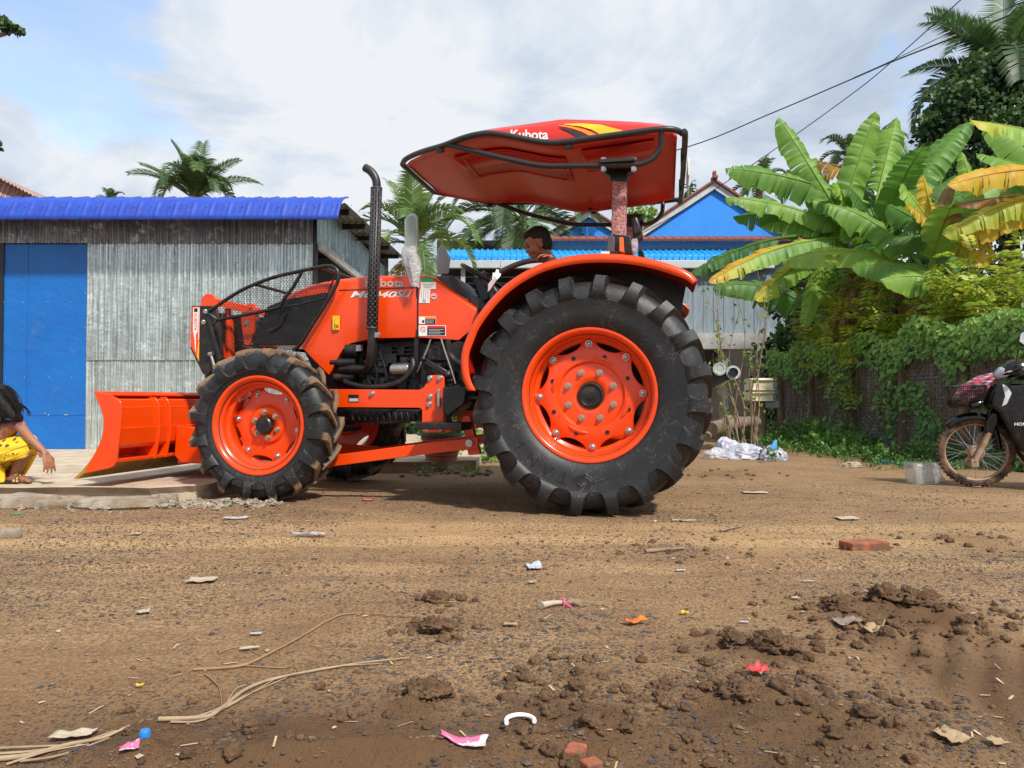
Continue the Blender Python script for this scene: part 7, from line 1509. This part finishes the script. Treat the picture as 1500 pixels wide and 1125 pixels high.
g = MB(); g.prism([(B(a, b_, .05).x, B(a, b_, .05).z) for a, b_ in ((1450, 594), (1462, 566), (1480, 562), (1530, 564), (1530, 640), (1480, 612))], .06, -.06); g.build('front_body', M['gloss'], bike, bevel=.015)
g = MB(); g.tube(spline([B(1489, 537, .30), B(1489.5, 526, .30), B(1492, 510, .33)], 4), .006, 8); ms_ = g.build('mirror_stem', M['black'], bike)
g = MB(); g.prism([(B(a, b_, .33).x, B(a, b_, .33).z) for a, b_ in ((1492, 503), (1494, 487), (1500, 481), (1515, 484), (1516, 502), (1504, 511))], .35, .32); g.build('mirror_head', M['black'], ms_, bevel=.008); g = MB(); g.prism([(B(a, b_, .355).x, B(a, b_, .355).z) for a, b_ in ((1493.5, 500), (1495.5, 489), (1501, 485), (1512, 487), (1513, 500), (1503, 507))], .356, .351); g.build('mirror_glass', M['headl'], ms_)
g = MB(); g.cyl(B(1496, 545, .20), B(1497, 545, .34), .016, seg=12); g.tube([B(1498, 548, .22), B(1480, 556, .36)], .005, 6); g.build('handlebar_grip', M['black'], bike)
g = MB(); x0 = bw.x; g.box((x0 - .85, 0, .74), (.62, .24, .09)); g.build('seat', M['black'], bike, bevel=.035, bseg=3)
g = MB(); g.prism([(x0 - .35, .40), (x0 - .5, .36), (x0 - 1.25, .50), (x0 - 1.42, .70), (x0 - .6, .70)], .11, -.11); g.build('body_panel', M['gloss'], bike, bevel=.03); g = MB(); g.box((x0 - .62, 0, .30), (.36, .26, .22)); g.build('engine', M['engine'], bike, bevel=.02)
g = MB(); g.tube([(x0 - .6, -.1, .25), (x0 - .62, -.18, .02)], .012, 8); g.build('side_stand', M['black'], bike)
g = MB(); g.tube(spline([(x0 - .45, .12, .24), (x0 - .75, .14, .22), (x0 - 1.0, .15, .26), (x0 - 1.35, .16, .36)], 5), [.018] * 8 + [.022, .032, .040, .044, .044, .044, .044, .040], 12); g.build('muffler', M['steel'], bike, smooth=60)
g = MB(); secs = []
for k in range(9):
    a_ = R(25 + 13 * k); c_ = V((x0 - 1.22 - math.cos(a_) * .0, 0, hz_)); rr = .33; p = c_ + V((-math.cos(a_) * rr if a_ > 0 else 0, 0, math.sin(a_) * rr)); secs.append([p + V((0, y, -abs(y) * .5)) for y in (-.065, -.04, 0, .04, .065)])
g.loft(secs, cap=False, close=False).build('rear_fender', M['gloss'], bike, smooth=60, solid=.004)
g = MB(); g.box((x0 - 1.46, 0, .68), (.08, .16, .09)); g.build('tail_lamp', M['lens'], bike, bevel=.015)
g = MB(); g.prism([(x0 - .52, .30), (x0 - .60, .36), (x0 - 1.18, .33), (x0 - 1.26, .28), (x0 - 1.18, .23), (x0 - .62, .22)], .10, .075); g.build('chain_case', M['gloss'], bike, bevel=.01)
g = MB(); g.tube([(x0 - .62, -.30, .26), (x0 - .62, .30, .26)], .012, 8); g.tube([(x0 - 1.0, .20, .33), (x0 - 1.0, .26, .33)], .014, 8); g.build('foot_peg', M['black'], bike)
g = MB(); g.tube(spline([B(1496, 545, -.34), B(1500, 540, -.15), B(1502, 545, 0), B(1500, 540, .15), B(1496, 545, .22)], 4), .011, 8); g.build('handlebar', M['frame'], bike, smooth=60)
g = MB(); g.tube(spline([B(1484, 552, .10), B(1474, 572, .10), B(1452, 600, .08), B(1440, 640, .07)], 5), .005, 6); g.tube(spline([B(1488, 550, .06), B(1462, 566, .10), B(1456, 590, .10)], 5), .004, 6); g.build('brake_cable', M['black'], bike, smooth=60)
# ------------------------------------------------------------------ small things round the yard
pc = G(645, 690, SZ * 0 + .0); pot = thing('flower_pot', 'ribbed terracotta pot with a green rim standing behind the push arm', 'flower pot', (pc.x, 7.35, SZ))
M['terra'] = mat('terracotta', (.38, .12, .085), .75, c2=(.28, .09, .065), scale=8, bump=.2); M['greenrim'] = mat('green_plastic', (.05, .19, .13), .5)
g = MB(); pf = [(.001, 0), (.15, 0)] + [(.15 + .055 * i / 24 + .005 * math.sin(i * 1.57), .0 + .24 * i / 24) for i in range(25)] + [(.19, .24), (.17, .10)]; g.lathe(pf, (pc.x, 7.35, SZ), 'Z', 36); g.build('pot_body', M['terra'], pot, smooth=60)
g = MB(); g.lathe([(.205, .238), (.235, .24), (.238, .262), (.20, .264), (.19, .245)], (pc.x, 7.35, SZ), 'Z', 36); g.build('pot_rim', M['greenrim'], pot, smooth=40)
g = MB(); rr_ = random.Random(9); leafball(g, (pc.x, 7.35, SZ + .30), .20, 260, .09, rr_, .6, flat=.5); g.build('plant', M['vine'], pot, smooth=0, weld=False)
bxp = W(1118, 572, 11.5); cb = thing('cream_box', 'cream ribbed metal box mounted on a short wooden post before the fence', 'box', (bxp.x, 11.5, 0))
M['cream'] = mat('cream_paint', (.72, .66, .48), .55, c2=(.62, .55, .38), scale=4, dust=((.25, .2, .12), .4, 10))
p0, p1 = W(1100, 554, 11.5), W(1132, 588, 11.5); w_, h_ = p1.x - p0.x, p0.z - p1.z; cx_, cz_ = (p0.x + p1.x) / 2, (p0.z + p1.z) / 2
g = MB(); g.prism([(cx_ - w_ / 2 + w_ * .04 * a, cz_ - h_ / 2 + h_ * b_) for a, b_ in ((0, .05), (0, .95), (1, 1), (24, 1), (25, .95), (25, .05), (24, 0), (1, 0))], 11.45, 11.85); bx_ = g.build('box_body', M['cream'], cb, bevel=.015)
for f in (.03, .36, .50, .92): g = MB(); g.box((cx_, 11.44, cz_ - h_ / 2 + h_ * f), (w_ * 1.02, .05, h_ * .06)); g.build('box_rib', M['cream'], bx_, bevel=.012)
g = MB(); g.box((cx_ + w_ / 2 + .03, 11.65, cz_ - .05), (.07, .3, h_ * .95)); g.box((cx_ + w_ / 2 - .01, 11.6, cz_ - h_ / 2 - .05), (.2, .3, .10)); g.build('box_side', M['plank'], bx_, bevel=.008)
g = MB(); g.tube([(cx_ - .01, 11.65, -.1), (cx_, 11.65, .5), (cx_, 11.65, cz_ - h_ / 2)], [.13, .12, .12], 12); g.build('box_post', M['bark'], cb, smooth=60)
for (x0_, y0_, x1_, y1_, rr, lab) in ((1042, 629, 1108, 618, .10, 'fallen weathered log lying behind the rear tyre'), (1035, 640, 1070, 612, .06, 'thin dark log leaning across the fallen weathered log')):
    a, b_ = G(x0_, 650), G(x1_, 640); a, b_ = W(x0_, y0_, 10.2), W(x1_, y1_, 11.2); g = MB(); g.tube(spline([a, a.lerp(b_, .5) + V((0, 0, .03)), b_], 4), [rr, rr * 1.05, rr, rr * .9, rr * .95, rr * .9, rr * .85, rr * .9, rr * .8], 10); tag(g.build('log', M['bark'], smooth=60, loc=a), lab, 'log')
# heap of plastic rubbish
def crumple(px, py, sx, sy, sz, m_, lab, cat='plastic bag', nm='plastic_bag', seed=1, z=None, group=None, wr=1.0):
    r = random.Random(seed); p = G(px, py); z0 = height(p.x, p.y) if z is None else z; mb = MB(); N = 26; off = V((r.random() * 30, r.random() * 30, 0)); vs = []
    for i in range(N + 1):
        th = PI * .5 * i / N
        for k in range(N * 2):
            a = 2 * PI * k / (N * 2); d = V((math.sin(th) * math.cos(a), math.sin(th) * math.sin(a), math.cos(th)))
            q = 1 + wr * (.35 * noise.noise(d * 1.5 + off) + .28 * (.5 - abs(noise.noise(d * 4 + off))) + .16 * (.5 - abs(noise.noise(d * 9 + off))))
            vs.append((p.x + d.x * sx * q, p.y + d.y * sy * q, z0 + .003 + max(0, d.z * sz * q)))
    n = N * 2; mb.add(vs, [[i * n + k, (i + 1) * n + k, (i + 1) * n + (k + 1) % n, i * n + (k + 1) % n] for i in range(N) for k in range(n)])
    o = mb.build(nm, m_, smooth=50, loc=(p.x, p.y, z0)); return tag(o, lab, cat, group)
M['bagw'] = mat('white_plastic_film', (.50, .52, .58), .3, c2=(.28, .29, .36), scale=9, bump=.6, bscale=35, lo=.4, hi=.6, dust=((.28, .18, .10), .5, 14, .55, .7)); M['bagl'] = mat('lilac_plastic_film', (.42, .40, .56), .3, c2=(.55, .55, .62), scale=8, bump=.6, bscale=35); M['bagc'] = mat('clear_film', (.75, .75, .76), .2, c2=(.6, .6, .6), scale=12, alpha=.5, bump=.9, bscale=28); M['bagk'] = mat('black_film', (.02, .02, .022), .3, c2=(.06, .06, .07), scale=14, bump=.7)
G1 = 'plastic rubbish heaped beside the lane'
crumple(1048, 672, .14, .12, .10, M['bagc'], 'crumpled clear plastic bag at the left end of the rubbish heap', seed=1, group=G1); crumple(1066, 670, .19, .15, .19, M['bagl'], 'lilac-white plastic bag, tallest of the rubbish heap', seed=2, group=G1); crumple(1092, 672, .22, .15, .14, M['bagw'], 'broad whitish plastic bag in the middle of the rubbish heap', seed=3, group=G1); crumple(1116, 672, .12, .11, .12, M['bagk'], 'black plastic bag between two white bags', seed=4, group=G1); crumple(1133, 674, .13, .1, .13, M['bagw'], 'whitish bag with folds at the right end of the rubbish heap', seed=5, group=G1)
g = MB(); p = W(1130, 658, 8.1); g.tube([p, p + V((.03, 0, .03)), p + V((.05, 0, .10))], [.035, .035, .012], 12); tag(g.build('water_bottle', mat('blue_plastic', (.10, .36, .68), .3), smooth=50, loc=p), 'small blue bottle on top of the right end of the rubbish heap', 'bottle')
# clear container by the motorbike
cp = G(1361, 710); g = MB(); w_, h_, dp = .24, .17, .17; cx_ = cp.x
outer = []
for t, k in ((0, .90), (.1, .95), (.6, 1.0), (1, 1.05)):
    q = [V((cx_ + sx * w_ / 2 * k, cp.y + .09 + sy * dp / 2 * k, .004 + h_ * t)) for sx, sy in ((-1, -1), (1, -1), (1, 1), (-1, 1))]; outer.append(fillet([(q[3] + q[0]) / 2] + q + [(q[3] + q[0]) / 2], .035, 4)[:-1])
g.loft(outer, cap=False); g.add(outer[0], [list(range(len(outer[0])))]); M['clearbox'] = mat('clear_box_plastic', (.74, .73, .70), .15, c2=(.6, .59, .56), scale=14, alpha=.24, bump=.5, bscale=18)
ct = g.build('plastic_tub', M['clearbox'], smooth=60, solid=.003, loc=(cp.x, cp.y + .09, 0)); tag(ct, 'clear plastic tub full of crumpled film beside the motorbike front wheel', 'tub')
crumple(1361, 706, .10, .07, .13, M['bagc'], 'crumpled clear film stuffed inside the plastic tub', 'plastic film', 'plastic_film', seed=8, z=.01)
crumple(1248, 684, .09, .06, .05, mat('tan_paper', (.42, .34, .24), .8), 'tan crumpled paper scrap lying before the weeds', 'paper', 'crumpled_paper', seed=9)
for (x0_, y0_, x1_, y1_, m_, lab, nm) in ((1275, 672, 1335, 680, mat('blue_pipe', (.03, .22, .55), .4), 'blue plastic pipe lying at the foot of the fence', 'plastic_pipe'), (1330, 680, 1362, 676, M['rubber'], 'black rubber tube lying between blue pipe and motorbike wheel', 'rubber_tube')):
    a, b_ = G(x0_, y0_ + 3, .02), G(x1_, y1_ + 2, .02); g = MB(); g.tube(spline([a, a.lerp(b_, .5) + V((0, .05, .01)), b_], 4), .017, 8); tag(g.build(nm, m_, smooth=60, loc=a), lab, 'pipe')
# hollow brick
def brick(px, py, lab, L=.20, s=1.0, rot=.1, m_=None, holes=True):
    p = G(px, py); z = height(p.x, p.y) - .22 * .055 * s; rm = Matrix.Translation((p.x, p.y, z)) @ Matrix.Rotation(rot, 4, 'Z'); mb = MB(); hw, hh2 = .05 * s, .055 * s
    def ringy(x): return [V((x, y, zz)) for y, zz in ((-hw, 0), (hw, 0), (hw, hh2), (-hw, hh2))]
    mb.add([rm @ v for v in ringy(-L / 2) + ringy(L / 2)], [(0, 1, 5, 4), (1, 2, 6, 5), (2, 3, 7, 6), (3, 0, 4, 7), (4, 5, 6, 7), (3, 2, 1, 0)])
    if holes:
        mb.k = 1
        for y in (-.022, .022):
            mb.cyl(rm @ V((-L / 2 - .001, y * s, hh2 * .5)), rm @ V((-L / 2 + .01, y * s, hh2 * .5)), .014 * s, seg=12)
    return tag(mb.build('brick', [m_ or M['brick'], M['mud']], smooth=0, bevel=.004, loc=(p.x, p.y, z)), lab, 'brick')
M['brick'] = mat('red_brick', (.42, .115, .055), .85, c2=(.30, .085, .045), scale=12, bump=.5, dust=((.14, .075, .04), .95, 14, .42, .58))
brick(1266, 803, 'red hollow brick half sunk in the dirt at the right of the yard', rot=.22)
brick(843, 1106, 'orange brick fragment standing in the foreground mud', .045, .36, 1.2, holes=False); brick(866, 1116, 'small brick fragment lying right of the standing one', .035, .3, .5, holes=False)
# flat litter: small bent sheets lying on the ground
def scrap(px, py, w_, l_, rot, m_, lab, nm='wrapper', cat='wrapper', curl=.15, seed=0, group=None):
    r = random.Random(seed + int(px)); p = G(px, py); z = height(p.x, p.y); w_ *= .85; l_ *= .85; mb = MB(); nx_, ny_ = 9, 6; vs = []; off = r.random() * 20
    for j in range(ny_):
        for i in range(nx_):
            u, v = i / (nx_ - 1) - .5, j / (ny_ - 1) - .5; e = 1 + .11 * noise.noise(V((u * 4, v * 4, off))); x = u * l_ * e; y = v * w_ * e; h = .005 + abs(noise.noise(V((u * 3.2, v * 3.2, off + 5)))) * curl * min(w_, l_) * 1.6 + curl * l_ * u * u * .5
            xx, yy = p.x + x * math.cos(rot) - y * math.sin(rot), p.y + x * math.sin(rot) + y * math.cos(rot); vs.append((xx, yy, max(height(xx, yy) + .003, z) + h))
    mb.add(vs, [[j * nx_ + i, j * nx_ + i + 1, (j + 1) * nx_ + i + 1, (j + 1) * nx_ + i] for j in range(ny_ - 1) for i in range(nx_ - 1)])
    return tag(mb.build(nm, m_, smooth=60, solid=.0015, loc=(p.x, p.y, z)), lab, cat, group)
M['redw'] = mat('red_wrapper', (.52, .05, .05), .4, c2=(.62, .45, .42), scale=14, lo=.55, hi=.6, dust=((.24, .14, .07), .8, 16, .48, .6)); M['orw'] = mat('orange_wrapper', (.75, .19, .03), .45, c2=(.6, .13, .02), scale=14, dust=((.24, .14, .07), .7, 16, .5, .62)); M['pinkw'] = mat('pink_wrapper', (.75, .14, .28), .35, c2=(.75, .70, .78), scale=26, lo=.48, hi=.54, dust=((.24, .15, .08), .8, 18, .50, .62)); M['paper'] = mat('dirty_paper', (.50, .43, .33), .85, c2=(.34, .26, .18), scale=12, bump=.3); M['yelw'] = mat('yellow_wrapper', (.75, .50, .02), .5); M['bluep'] = mat('blue_cap_plastic', (.02, .22, .62), .35); M['leafd'] = mat('dry_leaf', (.42, .30, .17), .8, c2=(.28, .19, .10), scale=14, bump=.4)
G2 = 'scraps of litter scattered over the dirt yard'
for a in ((452, 787, .10, .20, .1, M['bagc'], 'clear crinkled plastic film lying alone in mid yard', 'plastic_film', 'plastic film', .30), (540, 735, .06, .09, .2, M['redw'], 'red and white wrapper beside the shadow of the front tyre', 'wrapper', 'wrapper', .35), (930, 917, .035, .085, .5, M['orw'], 'bright orange twisted wrapper in mid yard', 'wrapper', 'wrapper', .4), (1003, 902, .02, .03, .0, M['yelw'], 'tiny yellow wrapper right of the orange one', 'wrapper', 'wrapper', .4), (1109, 998, .045, .075, .6, M['redw'], 'glossy red wrapper among the mud clods', 'wrapper', 'wrapper', .45), (680, 1103, .028, .105, -.16, M['pinkw'], 'pink and blue printed wrapper strip near the bottom edge', 'wrapper', 'wrapper', .10),
          (297, 853, .09, .12, .1, M['paper'], 'beige flat triangular scrap on the left of the yard', 'paper_scrap', 'scrap', .1), (210, 897, .04, .045, .3, M['paper'], 'small cream scrap on the left of the yard', 'paper_scrap', 'scrap', .15), (1393, 1096, .06, .068, .6, M['leafd'], 'large dry tan leaf in the lower right corner', 'dry_leaf', 'leaf', .15), (1460, 1100, .03, .04, .2, M['leafd'], 'small dry leaf right of the large tan leaf', 'dry_leaf', 'leaf', .2), (1002, 768, .08, .16, .0, M['paper'], 'pale flattened scrap right of the rear tyre', 'paper_scrap', 'scrap', .1), (1240, 760, .10, .14, .1, M['paper'], 'yellowish torn scrap on the far right track', 'paper_scrap', 'scrap', .1), (783, 832, .05, .07, .2, M['bagw'], 'white scrap with blue print in mid yard', 'paper_scrap', 'scrap', .3), (780, 855, .03, .035, .2, M['paper'], 'tiny pale scrap just below the white one', 'paper_scrap', 'scrap', .2), (997, 832, .014, .045, .0, M['bagw'], 'thin white strip in mid yard', 'paper_scrap', 'scrap', .1), (1184, 854, .012, .05, .0, M['bagw'], 'thin white strip on the right of the yard', 'paper_scrap', 'scrap', .1), (375, 930, .016, .04, .1, M['bagw'], 'bluish white flat strip at the left of the yard', 'paper_scrap', 'scrap', .1), (365, 952, .018, .06, .25, M['paper'], 'cream strip just below the bluish white one', 'paper_scrap', 'scrap', .12), (1090, 914, .012, .035, .0, M['bagw'], 'small white strip near the flat mud lump', 'paper_scrap', 'scrap', .1), (748, 922, .03, .05, .1, M['leafd'], 'dull brown leaf in the centre of the yard', 'dry_leaf', 'leaf', .15), (1275, 930, .06, .08, .5, M['leafd'], 'torn grey-tan leaf standing in the mud heap', 'dry_leaf', 'leaf', .55), (1240, 920, .06, .09, .2, mat('muddy_film', (.26, .21, .18), .5, c2=(.16, .11, .075), scale=14), 'muddy grey film pressed in the mud heap', 'plastic_film', 'plastic film', .2), (205, 1008, .012, .02, .1, M['yelw'], 'tiny yellow scrap at the lower left', 'wrapper', 'wrapper', .4), (108, 1083, .035, .095, .15, M['paper'], 'long beige scrap at the lower left corner', 'paper_scrap', 'scrap', .2), (190, 1120, .02, .04, .3, M['pinkw'], 'pink scrap at the bottom left edge', 'wrapper', 'wrapper', .2), (1165, 880, .02, .03, .3, M['paper'], 'tiny cream scrap on the right of the yard', 'paper_scrap', 'scrap', .2), (200, 785, .04, .05, .3, M['paper'], 'cream stone-like scrap near the left border', 'paper_scrap', 'scrap', .25), (345, 762, .07, .16, .2, M['bagc'], 'thin torn film in front of the front tyre', 'plastic_film', 'plastic film', .15), (320, 742, .09, .15, .1, M['paper'], 'crumpled pale film against the rubble by the front tyre', 'paper_scrap', 'scrap', .35), (25, 755, .03, .07, .2, mat('green_scrap', (.05, .35, .12), .4), 'green plastic sliver at the left border', 'plastic_scrap', 'scrap', .2), (332, 745, .025, .03, .1, mat('teal_scrap', (.02, .25, .32), .4), 'teal scrap in front of the front tyre', 'plastic_scrap', 'scrap', .4), (1430, 714, .03, .08, 0, M['pinkw'], 'pink scrap under the motorbike front wheel', 'wrapper', 'wrapper', .1), (650, 690, .05, .10, .1, M['paper'], 'pale scrap lying near the flower pot', 'paper_scrap', 'scrap', .2), (1105, 722, .10, .22, .05, M['paper'], 'pale flattened sack on the track right of the rear tyre', 'paper_scrap', 'scrap', .06)):
    scrap(*a[:9], curl=a[9], group=G2)
rr_ = random.Random(33); g = MB(); 
for i in range(170):
    y = 1.3 + 5.6 * rr_.random() ** 1.2; x = rr_.uniform(-.72, .72) * y; s = rr_.uniform(.002, .0075) * (1 + .2 * y); a = rr_.random() * 3.1; z = height(x, y) + .004; d = V((math.cos(a), math.sin(a), rr_.uniform(-.1, .25))) * s; q = V((-math.sin(a), math.cos(a), rr_.uniform(0, .3))) * s * .6; p = V((x, y, z))
    g.quad(p - d - q, p + d - q * .6, p + d * .8 + q, p - d * .9 + q * .7)
tag(g.build('litter_flecks', M['paper'], smooth=0, weld=False), 'tiny pale flecks of litter and leaf all over the dirt', 'litter', kind='stuff')
g = MB(); p = G(212, 1100); z = height(p.x, p.y); g.lathe([(.001, .014), (.008, .0135), (.0105, .009), (.0105, -.006), (.009, -.006)], (p.x, p.y, z), 'Z', 16); tag(g.build('bottle_cap', M['bluep'], smooth=50, loc=(p.x, p.y, z)), 'blue bottle cap in the mud at the lower left', 'cap')
g = MB(); p = G(762, 1068); z = height(p.x, p.y) + .004; g.tube([p + V((math.cos(a) * .030, math.sin(a) * .030, z + .004)) for a in [PI * 1.15 * k / 14 - .1 for k in range(15)]], .005, 8); tag(g.build('plastic_ring', M['white'], smooth=60, loc=(p.x, p.y, z)), 'broken white plastic ring half buried near the bottom edge', 'ring')
# sticks and palm strands
def stick(pts, rad, lab, m_, nm='stick', cat='stick', flat=1.0, branch=()):
    P3 = []
    for a, b_ in pts: p = G(a, b_); P3.append(V((p.x, p.y, height(p.x, p.y) + rad + .001)))
    g = MB(); sp_ = spline(P3, 5); g.tube(sp_, [rad * (1 - .6 * k / len(sp_)) for k in range(len(sp_))], 7)
    for br in branch:
        q = []
        for a, b_ in br: p = G(a, b_); q.append(V((p.x, p.y, height(p.x, p.y) + rad)))
        q = spline(q, 4); g.tube(q, [rad * .5 * (1 - .6 * k / len(q)) for k in range(len(q))], 5)
    return tag(g.build(nm, m_, smooth=60, loc=P3[0]), lab, cat)
M['twigl'] = mat('pale_twig', (.34, .21, .11), .8, c2=(.22, .13, .07), scale=20); M['strand'] = mat('dry_palm_strand', (.40, .29, .18), .75, c2=(.26, .18, .11), scale=16, stretch=(1, 1, 6))
stick([(283, 983), (350, 979), (390, 962), (440, 935), (480, 912), (515, 902), (610, 907)], .0042, 'thin brown twig with side shoots lying across the left foreground', M['twigl'], 'twig', 'twig', branch=([(355, 977), (410, 981), (430, 978), (440, 990)], [(320, 958), (350, 948), (385, 962)], [(300, 990), (320, 1010), (325, 1040)]))
stick([(232, 1066), (300, 1058), (325, 1045), (355, 1020), (390, 1003), (430, 992), (520, 978), (600, 970)], .0055, 'split dry palm strand curving through the left foreground', M['strand'], 'palm_strand', 'palm strand', branch=([(330, 1042), (345, 1015), (360, 1008)], [(310, 1052), (345, 1035), (400, 1001)], [(240, 1066), (290, 1056), (335, 1036), (372, 1006)], [(250, 1068), (300, 1061), (350, 1030), (420, 996)], [(380, 1006), (470, 984), (560, 977)]))
stick([(-20, 1122), (40, 1115), (100, 1103), (150, 1088), (190, 1076)], .006, 'frayed grey palm strand in the lower left corner', M['strand'], 'palm_strand', 'palm strand', branch=([(0, 1108), (60, 1104), (120, 1100)], [(30, 1120), (90, 1118), (160, 1090)], [(-10, 1116), (50, 1110), (110, 1097), (170, 1080)], [(10, 1124), (70, 1112), (130, 1100)]))
stick([(945, 812), (980, 808), (1003, 806)], .010, 'short dark stick in mid yard left of the brick', M['twig']); stick([(1055, 778), (1075, 773), (1088, 772)], .008, 'short black stick on the track right of the rear tyre', M['twig'])
o = stick([(793, 896), (810, 891), (828, 889)], .012, 'pale wooden peg tied with pink string in mid yard', M['paper'], 'peg', 'peg')
g = MB(); p = G(828, 889); z = height(p.x, p.y) + .012
for i in range(14): e = G(840 + rr_.uniform(0, 48), 886 + rr_.uniform(-4, 6)); e.z = height(e.x, e.y) + .006; g.tube([V((p.x, p.y, z)), V((p.x, p.y, z)).lerp(e, .5) + V((0, rr_.uniform(-.01, .01), rr_.uniform(0, .012))), e], .0018, 4, False)
tag(g.build('bristle_tuft', M['strand'], smooth=0, loc=(p.x, p.y, z)), 'tuft of pale bristles trailing from the wooden peg', 'bristles'); g = MB(); g.tube([V((p.x - .004, p.y + math.cos(a) * .014, z + math.sin(a) * .014)) for a in [2 * PI * k / 12 for k in range(12)]], .004, 6, closed=True); g.tube([V((p.x, p.y - .014, z)), V((p.x + .02, p.y - .03, z - .008))], .004, 6); tag(g.build('pink_string', mat('pink_string', (.75, .10, .25), .6), smooth=60, loc=(p.x, p.y, z)), 'pink string knotted round the wooden peg', 'string')
